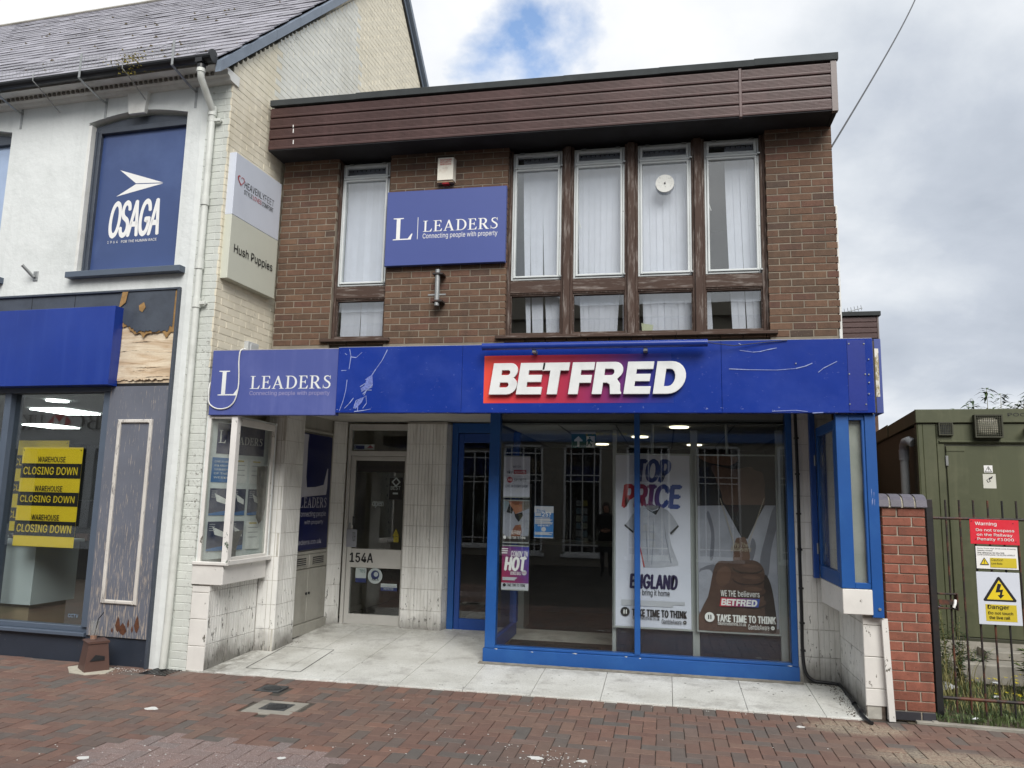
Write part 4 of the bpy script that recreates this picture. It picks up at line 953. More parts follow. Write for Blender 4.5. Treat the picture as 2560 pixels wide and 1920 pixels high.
def rain_pipe():
    t = thing('rain_pipe', LB @ Vector((-.2, -.03, -.05)), 'white painted rain pipe running down the corner of the white building', 'pipe')
    P = [(-.15, -.315, 6.06), (-.15, -.315, 6.00), (-.155, -.30, 5.95), (-.185, -.05, 5.74), (-.19, -.025, 5.70), (-.19, -.025, 5.60)]
    mk(MB(LB).tube(P, .036, 14), 'swan_neck', PLASTW, t); mk(MB(LB).tube([(-.15, -.315, 6.08), (-.15, -.315, 6.0)], .043, 14), 'collar', PLASTW, t)
    mk(MB(LB).tube([(-.19, -.025, 5.62), (-.19, -.025, 1.9), (-.20, -.03, .6), (-.215, -.035, .02)], .034, 14), 'pipe', PLASTW, t)
    for z in (5.72, 4.72, 3.62, 4.03): mk(MB(LB).tube([(-.19, -.025, z-.05), (-.19, -.025, z+.05)], .043, 14), 'collar', PLASTW, t)
    for z in (5.62, 3.62): mk(MB(LB).cbox(-.225, -.09, -.035, -.01, z-.02, z+.015).tube([(-.10, -.03, z), (-.10, .06, z)], .012, 8), 'pipe_bracket', PLASTW, t)
    g = thing('gully_grate', LB @ Vector((-.2, -.09, -.02)), 'small black plastic gully grate at the foot of the white rain pipe', 'drain')
    m = MB(LB); 
    for k in range(7): m.box(-.32+k*.04, -.30+k*.04, -.20, .02, .0, .006)
    m.box(-.33, -.04, -.215, -.20, 0, .007).box(-.33, -.04, .02, .035, 0, .007); mk(m, 'grate', PLASTB, g)
rain_pipe()
def bird_guard():
    t = thing('bird_guard', LB @ Vector((-2, -.3, 6.2)), 'galvanised wire mesh bird guard standing above the black gutter', 'mesh')
    v0, v1 = -.36, -.36; za, zb_ = 6.20, 6.335
    m = MB(LB)
    for k in range(4): m.box(-12, -.08, v0-.0015, v0+.0015, za+k*.045-.0012, za+k*.045+.0012)
    x = -7.5
    while x < -.08: m.box(x-.0012, x+.0012, v0-.001, v0+.001, za, zb_); x += .05
    o = mk(m, 'wire_mesh', GALV, t, kind='stuff')
    for k in range(8):
        x = -.45-k*1.165; r = rnd.uniform(-.01, .01)
        b = MB(LB).box(x-.014, x+.014, -.39, -.385, 6.08, 6.36).add([(x-.014, -.39, 6.08), (x+.014, -.39, 6.08), (x+.014+.02, -.10, 5.99), (x-.014+.02, -.10, 5.99), (x-.014, -.39, 6.075), (x+.014, -.39, 6.075), (x+.034, -.10, 5.984), (x+.006, -.10, 5.984)], [(0, 1, 2, 3), (7, 6, 5, 4)]).box(x+.006, x+.034, -.006, -.001, 5.80, 6.05).box(x+.006, x+.034, -.10, -.005, 5.984, 5.99)
        mk(b, 'bracket', GALV, t)
        x2 = x-.62; mk(MB(LB).tube([(x2, -.39, 6.20), (x2, -.385, 6.12), (x2+.03, -.33, 6.07), (x2+.03, -.02, 5.93)], .006, 6), 'stay_rod', GALV, t)
bird_guard()
def tuft():
    r = random.Random(3); m = MB(LB); mt = surf('gutter_weed', '#8b7f35', .9, .4, 30)
    for _ in range(240):
        u = -.99+r.gauss(0, .11); z = 6.19+abs(r.gauss(0, .05)) - (.1 if r.random() < .45 else 0)*r.random()*1.8; v = -.38+r.gauss(0, .02); s = r.uniform(.008, .02); a = r.uniform(0, 6.3)
        m.add([(u, v, z), (u+s*math.cos(a), v-.01, z+s*math.sin(a)), (u+s*math.cos(a+1), v+.01, z+s*math.sin(a+1))], [(0, 1, 2)])
    o = mk(m, 'weed', mt); tag(o, 'yellow green weed tuft growing out of the black gutter', 'weed', kind='stuff')
tuft()
def gable_sign():
    M = GB; v = -.085; t = thing('wall_sign', M @ Vector((.6, 0, 3.93)), 'tall two part board, HEAVENLYFEET over Hush Puppies, on the cream gable', 'sign')
    pan = surf('pale_lilac_board', '#ccd2dd', .4, .04, 2, dirt='#a6adbd', dscale=1.5, damt=.3); cr = surf('pale_cream_board', '#c9cbbd', .4, .04, 2)
    def q(x, y):
        o = M @ Vector((0, v, 0)); n = (M.to_3x3() @ Vector((0, 1, 0))); d = ray(560+x/2.962, 330+y/2.962); p = EYE+d*((o-EYE).dot(n)/d.dot(n)); l = M.inverted() @ p; return l.x, l.z
    (u0, za), (u1, zb_) = q(95, 140), q(433, 400); (u2, z2), (u3, z3) = q(22, 1068), q(365, 1243); _, zm = q(50, 600)
    u0 = (u0+u2)/2; u1 = (u1+u3)/2; zt = (za+zb_)/2; z0 = (z2+z3)/2
    b = Board(t, M, v); b.panel('upper_panel', pan, u0, u1, zm+.001, zt, .085); b.panel('lower_panel', cr, u0, u1, z0, zm-.001, .085)
    rd = surf('dark_red_print', '#a8262f', .5); 
    (a, h1), (c, h2) = q(155, 358), q(372, 500); f1, f0 = q(153, 428)[1], q(362, 565)[1]
    w = c-a
    b.text('HEAVENLY', BLACK, a, a+w*.665, h1-.085, h1-.01, .012); b.text('FEET', surf('grey_print', '#54555c', .5), a+w*.675, c, h1-.085, h1-.01, -.004)
    b.text('STYLE', BLACK, a, a+w*.27, h1-.155, h1-.105, .008); b.text('LOVES', rd, a+w*.29, a+w*.57, h1-.155, h1-.105, .008); b.text('COMFORT', BLACK, a+w*.59, c-.01, h1-.155, h1-.105, .008)
    hx, hz = q(125, 360); h = .055
    heart = lambda k: [(hx+k*h*(16*math.sin(s)**3)/16, hz+k*h*(13*math.cos(s)-5*math.cos(2*s)-2*math.cos(3*s)-math.cos(4*s))/16) for s in [2*PI*i/28 for i in range(28)]]
    b.poly('heart', rd, [heart(1.1), [(x+.004, z+.002) for x, z in heart(.86)]])
    (a, h1), (c, h2) = q(75, 825), q(355, 1022); b.text('Hush Puppies', BLACK, a, c, h1-.118, h1, .015); b.done()
gable_sign()
def junction():
    t = thing('junction_box', GB @ Vector((.65, 0, 3.15)), 'grey blanking box on the cream gable just above the violet sign', 'box')
    mk(MB(GB).cbox(.56, .76, -.05, .0, 3.0, 3.335).cbox(.60, .745, -.06, -.05, 3.02, 3.315), 'box', surf('grey_plastic_box', '#b9bcbc', .5, .05, 6), t)
junction()

# ---------------------------------------------------------------- the left shopfront
sf = thing('shopfront', LB @ Vector((-1.8, 0, 0)), 'dark grey framed shopfront with rotting timber surround in the white building', 'shopfront')
def shopfront():
    mk(MB(LB).box(-12, -1.13, -.012, .12, 3.55, 3.775), 'fascia_board', DARKPAINT, sf)
    mk(MB(LB).cbox(-12, -.40, -.035, .0, 3.775, 3.80).cbox(-.425, -.398, -.04, .05, -.04, 3.775), 'edge_trim', DARKPAINT, sf)
    for x in (-4.1, -2.29, -1.72): mk(MB(LB).box(x-.003, x+.002, -.014, -.0125, 3.60, 3.775), 'board_joint', BLACK, sf)
    mk(MB(LB).box(-1.13, -.425, -.006, .12, 2.80, 3.775), 'plywood_backing', PLY, sf)
    # delaminated outer veneers: warped sheets with torn edges
    r = random.Random(2)
    def torn(z_top, z_bot, y0, bulge, mat, name, u0=-1.13, u1=-.43, amp=.02, lift=0):
        n = 44; top = []; bot = []
        for k in range(n+1):
            u = u0+(u1-u0)*k/n
            zt = z_top+(r.uniform(-amp, amp) if z_top < 3.7 else 0); zb = z_bot(u)+r.uniform(-amp, amp)
            top.append((u, y0-.002, zt)); bot.append((u+r.uniform(-.004, .004), y0-bulge*(.6+.4*math.sin(u*11+z_top)), zb))
        m = MB(LB); m.add(top+bot, [(k, k+1, n+2+k, n+1+k) for k in range(n)]); mk(m, name, mat, sf)
    torn(3.775, lambda u: 3.49-.17*min(1, max(0, (u+1.13)/.22)) - .05*max(0, math.sin(u*23+1))**4, -.016, .012, YEL := surf('torn_veneer', '#98774a', .8, .3, 20), 'torn_veneer', amp=.012)
    torn(3.775, lambda u: 3.49-.15*min(1, max(0, (u+1.13)/.25)) + (.05 if u > -.5 else 0), -.020, .016, DARKPAINT, 'painted_veneer', u1=-.455, amp=.012)
    mk(MB(LB).add([(-.88, -.0345, 3.62), (-.82, -.0345, 3.655), (-.795, -.0345, 3.60), (-.83, -.0345, 3.545), (-.87, -.0345, 3.57)], [(0, 1, 2, 3, 4)]).add([(-1.10, -.0345, 3.775), (-1.03, -.0345, 3.775), (-1.05, -.0345, 3.66), (-1.13, -.0345, 3.60)], [(0, 1, 2, 3)]), 'torn_veneer', YEL, sf)
    torn(3.08, lambda u: 2.96, -.012, .014, PLY, 'warped_ply', amp=.006); torn(2.98, lambda u: 2.83, -.014, .02, PLY, 'warped_ply', amp=.012)
    mk(MB(LB).box(-1.13, -.43, -.002, .1, 2.765, 2.80), 'dark_gap', BLACK, sf)
    # panelled pilaster
    mk(MB(LB).cbox(-1.145, -.43, -.02, .1, .265, 2.765), 'pilaster_board', GREYWOOD, sf)
    u0, u1, z0, z1, w = -1.0, -.583, .585, 2.42, .038
    for a, b, c, d in ((u0, u0+w, z0, z1), (u1-w, u1, z0, z1), (u0+w, u1-w, z0, z0+w), (u0+w, u1-w, z1-w, z1)):
        mk(MB(LB).cbox(a, b, -.042, -.02, c, d, .009), 'moulding', MOULD, sf)
    rot = surf('rotten_wood', '#5a3826', 1, .4, 30, bump=1, bscale=60)
    m = MB(LB)
    for (u, z, w_, h) in ((-.78, .38, .03, .09), (-.72, .34, .05, .07), (-.66, .40, .012, .05), (-.56, .39, .03, .10), (-.84, .33, .012, .03), (-.61, .35, .012, .04)):
        m.prism([(u-w_, z), (u-w_*.6, z+h*.5), (u-w_*.1, z+h), (u+w_*.5, z+h*.6), (u+w_, z-h*.1), (u+w_*.3, z-h*.7), (u-w_*.4, z-h*.5)], -.0225, -.0215)
    mk(m, 'rotten_hole', rot, sf)
    mk(MB(LB).box(-1.17, -.43, .0, .1, -.05, .262), 'plinth', STALL, sf)
    mk(MB(LB).box(-12, -1.17, .02, .12, -.05, .25), 'stall_riser', STALL, sf)
    mk(MB(LB).cbox(-12, -1.16, -.035, .12, .25, .285).cbox(-12, -1.16, .03, .12, .285, .335), 'cill_rail', ALU, sf)
    mk(MB(LB).cbox(-12, -1.155, .0, .14, 2.715, 2.775), 'head_rail', ALU, sf)
    mk(MB(LB).cbox(-1.235, -1.147, .0, .12, .335, 2.715), 'frame', ALU, sf)
    for a in (-2.52, -4.4, -6.3): mk(MB(LB).cbox(a, a+.085, .0, .16, .335, 2.715), 'mullion', ALU, sf)
    for a, b in ((-2.435, -1.235), (-4.315, -2.52), (-6.2, -4.4)): mk(MB(LB).box(a, b, .065, .071, .335, 2.715), 'glass_pane', GLASSL, sf)
    cc = Board(sf, LB, .0645); cc.text('CCTV', surf('faint_blue_print', '#7a93ad', .6), -1.46, -1.335, .41, .445, .01); cc.done()
shopfront()
def left_sign():
    t = thing('fascia_sign', LB @ Vector((-2, -.14, 2.77)), 'plain royal blue box sign over the left shop window, cut by the photo edge', 'sign')
    mk(MB(LB).cbox(-12, -1.075, -.14, -.015, 2.768, 3.60), 'sign_box', SIGNBLUE, t)
left_sign()
def closing_poster(u0, u1, zt, zb, v, label, curl=.0):
    t = thing('closing_down_poster', LB @ Vector(((u0+u1)/2, v, zb)), label, 'poster', 'WAREHOUSE CLOSING DOWN posters in the left shop window')
    b = Board(t, LB, v); H = zt-zb
    mk(MB(LB).box(u0, u1, v, v+.0015, zb, zt), 'sheet', YELLOW, t)
    fr = [(.165, .315), (.455, .595), (.745, .895)]
    for a, c in fr: b.rect('black_band', BLACK, u0, u1, zt-H*c, zt-H*a)
    for k, (a, c) in enumerate(fr):
        b.text('CLOSING DOWN', YELLOW, u0+.045*(u1-u0), u1-.055*(u1-u0), zt-H*(c-.035), zt-H*(a+.035), .03)
        p = (.095, .39, .68)[k]; b.text('WAREHOUSE', BLACK, u0+(u1-u0)*.27, u1-(u1-u0)*.27, zt-H*(p+.058), zt-H*p, .03)
    for q in (u0+.02, u1-.02): b.disc('eyelet', BLACK, q, zt-.03, .007, 8)
    b.done()
closing_poster(-2.285, -1.505, 2.136, 1.095, .085, 'front yellow and black closing down poster just behind the glass')
closing_poster(-2.86, -2.10, 2.24, 1.22, .5, 'second yellow and black closing down poster hanging further back, partly hidden')
def left_interior():
    room = thing('shop_interior', LB @ Vector((-4, 3, 0)), 'lit shoe shop interior behind the left window with grey walls', 'room')
    mk(MB(LB).box(-12, -.45, .2, 9.9, .10, .12), 'floor', surf('dark_wood_floor', '#4a3a30', .5, .2, 3), room)
    mk(MB(LB).box(-12, -.45, .13, 9.9, 2.86, 2.88), 'ceiling', surf('shop_ceiling', '#a9aeac', .8, .04, 1), room)
    mk(MB(LB).box(-12, -.45, 9.9, 9.95, .1, 2.87).box(-.5, -.45, .13, 9.9, .1, 2.87).box(-12.05, -12, .13, 9.9, .1, 2.87), 'wall', surf('shop_back_wall', '#6c7370', .8), room)
    cl = emit('ceiling_panel_light', '#f3fbf6', 5)
    for (x, y) in ((-8.8, 9.95), (-11.2, 12.35), (-8.9, 12.6), (-6.6, 12.4), (-6.5, 10.1), (-11.3, 10.0), (-9, 15.2)):
        l = thing('ceiling_light', (x, y, 2.84), 'square white light panel in the left shop ceiling', 'light', 'square light panels in the left shop ceiling'); mk(MB().box(x-.3, x+.3, y-.36, y+.36, 2.835, 2.85), 'diffuser', cl, l)
    for (x, y) in ((-7.87, 8.73), (-9.9, 8.9)):
        l = thing('downlight', (x, y, 2.84), 'round white downlight near the left shop window', 'light', 'round downlights near the left shop window'); mk(MB().disc((x, y, 2.84), .135, 'z', .012, 28), 'lens', cl, l)
    # white display plinth
    pl = thing('display_unit', LB @ Vector((-2.6, .7, .3)), 'white display plinth with sandals on it behind the left shop window', 'shelf')
    W_ = surf('white_laminate', '#c4d0d0', .4, .03, 2); mk(MB(LB).box(-4.2, -2.24, .35, .95, .45, 1.10), 'cabinet', W_, pl); mk(MB(LB).box(-4.25, -2.2, .3, .98, 1.10, 1.13), 'top', W_, pl); mk(MB(LB).box(-4.1, -2.3, .4, .9, .12, .45), 'base', surf('tan_base', '#93876a', .7), pl)
    for k, (u, cm) in enumerate(((-2.62, 'pale pink'), (-2.95, 'black'), (-3.3, 'beige'))):
        s = thing('sandal', LB @ Vector((u, .5, 1.13)), cm+' sandal standing on the white display plinth', 'shoe')
        m = MB(LB); m.prism([(u-.12, 1.14), (u+.12, 1.13), (u+.13, 1.15), (u+.02, 1.165), (u-.12, 1.19)], .45, .53); mk(m, 'sole', BLACK, s)
        m = MB(LB)
        for q in (-.06, .05): m.tube([(u+q, .455, 1.16), (u+q, .47, 1.2), (u+q, .51, 1.2), (u+q, .525, 1.16)], .012, 6)
        mk(m, 'strap', surf('strap_'+cm.split()[-1], {'pale pink': '#c79aa2', 'black': '#2b2b2e', 'beige': '#b59f84'}[cm], .6), s)
    # dark slatwall shelves with stacked boxes further back on the right
    sh = thing('shoe_shelf', LB @ Vector((-1.0, 1.6, .1)), 'dark shelf unit stacked with shoes and boxes inside the left shop', 'shelf')
    mk(MB(LB).box(-.95, -.9, .5, 5, .12, 2.2), 'back_panel', DARKIN, sh)
    for z in (.5, .85, 1.2, 1.55, 1.9): mk(MB(LB).box(-1.35, -.95, .5, 5, z, z+.02), 'shelf_board', GREYIN, sh)
    r = random.Random(8); bm_ = MB(LB)
    bx = [surf('shoe_box_'+c, h, .7) for c, h in (('a', '#6b4f3f'), ('b', '#2f2f33'), ('c', '#8a8f93'), ('d', '#4d3a32'))]
    for z in (.52, .87, 1.22, 1.57):
        y = .55
        while y < 4.6:
            w = r.uniform(.25, .35); mk(MB(LB).box(-1.3, -1.0, y, y+w, z, z+r.uniform(.1, .22)), 'shoe_box', r.choice(bx), sh); y += w+.06
    c2 = thing('shoe_shelf', LB @ Vector((-5, 6, .1)), 'long low dark gondola shelf in the middle of the left shop', 'shelf')
    mk(MB(LB).box(-7.5, -2.6, 5.0, 5.6, .12, 1.5), 'carcass', DARKIN, c2)
    for k in range(14): mk(MB(LB).box(-7.4+k*.34, -7.15+k*.34, 4.9, 5.0, .5+(k % 3)*.3, .62+(k % 3)*.3), 'shoe_box', bx[k % 4], c2)
left_interior()

# ================================================================ ENTRANCE
def tile_key(w, h, n):
    k = ('tile', round(w, 3), round(h, 3), n)
    def bld(t):
        t.box(-w/2, w/2, .005, .014, -h/2, h/2); s = w/n
        for i in range(n): t.cbox(-w/2+i*s+.003, -w/2+(i+1)*s-.003, 0, .0055, -h/2, h/2, .002)
    template(k, bld); return k
def tiled(name, p, q, z0, z1, first=.25, z_start=None, thick=.12):
    """a wall of vertically ribbed tiles from p to q (plan), facing to the right of p->q rotated -90 (towards -v)"""
    L_ = math.hypot(q[0]-p[0], q[1]-p[1]); M = frame(p, math.atan2(q[1]-p[1], q[0]-p[0]))
    w = mk(MB(M).box(0, L_, .012, thick, z0, z1), name, GROUT, bb)
    sp = []; n = max(1, round(L_/.155)); tw = L_/n; z = z0
    while z < z1-.02:
        h = min(.25, z1-z)
        for i in range(n):
            k = tile_key(tw-.003, h-.004, 4 if tw > .1 else 2); sp.append((k, M @ Matrix.Translation(((i+.5)*tw, rnd.uniform(-.0015, .0015), z+h/2)), TILE, tw))
        z += .25
    pieces(sp, 'tile', w, 'tiles', 300); return M
tiled('tiled_wall', (-4.335, 6.957), (-4.29, 7.79), .0, .81)
tiled('tiled_wall', (-4.29, 7.79), (-4.07, 7.79), .03, 2.63)
tiled('tiled_wall', (-4.07, 7.79), (-4.055, 8.20), .03, 2.63)
tiled('tiled_wall', (-4.11, 9.115), (-3.99, 9.27), .10, 2.63)
tiled('tiled_wall', (-3.154, 9.156), (-2.637, 9.141), .10, 2.62)
tiled('tiled_wall', (-2.637, 9.141), (-2.60, 9.33), .10, 2.62)
tiled('tiled_wall', (1.222, 7.95), (1.603, 7.95), .04, 2.6)
tiled('tiled_wall', (1.60, 7.953), (1.592, 7.03), .0, 1.10)
mk(MB().box(-4.33, -4.29, 7.80, 8.20, .02, 2.63).box(-4.4, -4.335, 6.97, 7.8, .0, .80), 'wall_backing', CEIL, bb)
mk(MB().box(1.625, 1.70, 7.06, 7.94, 0, 2.6), 'wall_backing', CEIL, bb)
# painted brick and render at the foot of the two outer corners
def corner_piers():
    for (a, b, n) in ((-4.522, -4.336, 4), (1.594, 1.756, 4)):
        y = 6.955 if a < 0 else 7.02
        z = 0.0
        pr = mk(MB().box(a+.004, b-.004, y+.01, y+.1, .03 if a < 0 else .10, .80), 'corner_pier', GROUT, bb)
        for k in range(4):
            h = (.235, .25, .25, .07)[k]; m = MB(); m.cbox(a, b-.003, y, y+.02, max(z+.002, .0 if a < 0 else .10), min(z+h, .80)-.003); mk(m, 'tile', WHITEWOOD, pr); z += h
    mk(MB().box(1.60, 1.74, 7.03, 7.1, -.02, .10), 'broken_base', surf('crumbling_brick', '#6e6258', 1, .4, 20, bump=1, bscale=40, bdist=.02), bb)
corner_piers()

def vitrine():
    t = thing('display_case', (-4.33, 7.3, .8), 'peeling white timber display case with estate agent cards under the faded violet sign', 'display case')
    x0, x1, y0, y1 = -4.495, -4.165, 6.95, 7.80; z0, z1 = 1.02, 2.46
    mk(MB().cbox(x0-.035, x1-.035, y0-.012, y0+.02, .812, 1.02), 'apron_board', WHITEWOOD, t)
    mk(MB(frame((x1-.03, y0-.01), PI/2)).cbox(0, .82, 0, .03, .815, 1.02), 'apron_board', GREENWHITE, t)
    mk(MB().box(x0-.02, x1-.07, y0+.03, y1, .90, .99), 'case_floor', CEIL, t)
    mk(MB().cbox(x0-.03, x1+.01, y0-.03, y0+.03, 1.0, 1.03), 'cill', WHITEWOOD, t)
    mk(MB(frame((x1+.008, y0-.02), PI/2)).cbox(0, .85, -.01, .05, 1.0, 1.045), 'cill', GREENWHITE, t)
    mk(MB().cbox(x0, x0+.035, y0, y0+.04, 1.03, z1).cbox(x0+.035, x1-.06, y0, y0+.03, z1-.03, z1), 'post', WHITEWOOD, t)
    mk(MB().cbox(x1-.065, x1, y0-.008, y0+.060, 1.03, z1), 'corner_post', GREENWHITE, t)
    S = frame((x1-.005, y0+.075), PI/2)
    mk(MB(S).cbox(0, .70, 0, .04, z1-.09, z1-.02).cbox(.65, .70, 0, .04, 1.045, z1-.09).cbox(0, .65, 0, .03, 1.045, 1.075), 'side_frame', WHITEWOOD, t)
    mk(MB().box(x0+.035, x1-.085, y0+.012, y0+.017, 1.03, z1-.03), 'glass_pane', GLASSM, t)
    mk(MB(S).box(0, .65, .015, .020, 1.075, z1-.09), 'glass_pane', GLASSM, t)
    mk(MB().box(x0-.04, x0-.002, y0+.03, y1, 1.0, z1).box(x0, x1, y1-.08, y1-.06, 1.0, z1).box(x0, x1-.02, y0+.05, y1, z1-.02, z1), 'case_lining', surf('case_lining', '#dde2e2', .7), t)
    # a dark dead notice and dust sheet fallen in the corner
    # back wall board carries the cards: it faces the viewer diagonally
    K = frame((x0+.03, y0+.03), math.atan2(.74, .25)); L_ = math.hypot(.25, .74)
    mk(MB(K).box(-.0, L_, .02, .03, 1.04, z1-.05), 'card_panel', surf('perspex_panel', '#d6dddd', .35), t)
    b = Board(t, K, .018)
    b.rect('navy_header', NAVY, .09, .71, 2.09, 2.40); b.geo('lettering', WHITE, serif_word('L'), .11, .20, 2.20, 2.33); b.geo('lettering', WHITE, serif_word('LEADERS'), .25, .68, 2.20, 2.28)
    dk = surf('dark_card', '#2a3452', .4); bl = surf('blue_card', '#2f6ba6', .4); wh = surf('white_card', '#e6e8e6', .45); yl = surf('card_yellow_tab', '#c9b455', .5)
    rows = [(1.80, 2.05), (1.47, 1.74), (1.12, 1.41)]; cols = [(.05, .28), (.31, .50), (.53, .72)]
    kinds = [[bl, wh, wh], [dk, dk, dk], [dk, dk, wh]]
    for i, (za, zb_) in enumerate(rows):
        for j, (ua, ub) in enumerate(cols):
            mt = kinds[i][j]; b.rect('card', mt, ua, ub, za, zb_)
            if mt is wh:
                b.rect('card_tab', yl, ua+.04, ub-.05, zb_-.03, zb_-.015)
                for q in range(3): b.rect('card_line', PRINTMID, ua+.03, ub-.03, zb_-.07-.05*q, zb_-.064-.05*q)
            elif mt is dk:
                b.poly('card_shape', bl, [[(ua, za), (ub, za), (ub, za+.05), (ua, za+.02)]]); b.poly('card_shape', wh, [[(ua+.06, zb_-.05), (ub-.02, zb_-.11), (ub-.02, zb_-.16), (ua+.09, zb_-.13)]])
                for q in range(4): b.rect('card_line', PRINTGREY, ua+.02, ua+.09, zb_-.03-.02*q, zb_-.024-.02*q)
            else:
                for q, s in enumerate(('COME IN AND', 'ASK ABOUT', 'OUR PROPERTY', 'OF THE', 'WEEK!')): b.text(s, wh, ua+.03, ub-.03, zb_-.05-.04*q, zb_-.03-.04*q)
    b.done()
    n = thing('fallen_card', (-4.25, 7.3, 1.05), 'curled grey card slumped at the bottom of the peeling display case', 'card')
    pts = []; S2 = frame((x1-.05, y0+.1), PI/2)
    for i in range(7):
        a = i/6; pts += [(.02+.10*a*a+.0*a, .04+.02*a, 1.05+.26*a), (.20+.24*a**1.6-.08*a, .04+.03*a, 1.05+.27*a)]
    mk(MB(S2).add(pts, [(2*i, 2*i+1, 2*i+3, 2*i+2) for i in range(6)]), 'card', surf('dark_grey_card', '#55534f', .8), n)
    s = thing('stained_rag', (-4.2, 7.6, 1.6), 'dark mildewed paper stuck to the right side pane of the display case', 'paper')
    q = [(.43, 1.98), (.64, 1.99), (.645, 1.55), (.60, 1.42), (.53, 1.38), (.47, 1.45), (.49, 1.60), (.45, 1.74)]
    mk(MB(S).prism(q, .03, .034), 'paper', surf('mildewed_paper', '#4a443c', 1, .5, 14, dirt='#8d8678', dscale=14, damt=.7), s)
vitrine()

CU = frame((-4.13, 8.2), math.atan2(.915, .02))
def cupboard():
    c = mk(MB(CU).box(-.1, .93, .03, .15, .2, 2.64), 'cupboard', CUPB, bb)
    mk(MB(CU).cbox(-.1, .93, -.02, .03, .10, .225), 'plinth', CUPB, c)
    for a, b in ((-.05, .425), (.432, .90)): mk(MB(CU).cbox(a, b, .0, .03, .23, .835), 'door', CUPB, c)
    for a, b in ((.02, .43), (.445, .90)): mk(MB(CU).cbox(a, b, .0, .03, .845, 1.0, .006), 'vent_frame', CUPB, c)
    for a, b in ((.10, .36), (.53, .81)):
        mk(MB(CU).box(a, b, -.002, .0, .875, .965), 'vent', BLACK, c)
        m = MB(CU)
        for k in range(4): m.add([(a, -.003, .885+k*.022), (b, -.003, .885+k*.022), (b, -.010, .877+k*.022), (a, -.010, .877+k*.022)], [(0, 1, 2, 3)])
        mk(m, 'louvre', CUPB, c)
    for u in (.40, .468): mk(MB(CU).disc((u, -.012, .555), .015, 'y', .014, 12), 'finger_hole', BLACK, c)
    mk(MB(CU).cbox(-.05, .95, .005, .03, 2.44, 2.47).cbox(.905, .935, .005, .03, 1.0, 2.44).cbox(-.1, .93, .005, .03, 1.005, 1.04), 'frame', CUPB, c)
    t = thing('estate_agent_poster', CU @ Vector((.5, 0, 1.05)), 'tall navy LEADERS board with giant L standing over the grey cupboard', 'sign')
    b = Board(t, CU, .0); b.panel('panel', NAVY, .03, .885, 1.055, 2.415, .02)
    fl_ = surf('pale_lilac_print', '#b9b9c2', .5)
    b.poly('big_letter', fl_, [[(.0+.03, 2.40), (.25, 2.40), (.235, 2.30), (.24, 1.90), (.27, 1.78), (.50, 1.79), (.70, 1.82), (.78, 2.02), (.80, 2.02), (.80, 1.78), (.78, 1.70), (.40, 1.68), (.03, 1.66)]])
    b.geo('lettering', fl_, serif_word('LEADERS'), .12, .80, 1.545, 1.665); b.text('Connecting people', fl_, .10, .80, 1.425, 1.505); b.text('with property', fl_, .26, .74, 1.34, 1.40); b.text('leaders.co.uk', fl_, .05, .72, 1.12, 1.175); b.done()
cupboard()

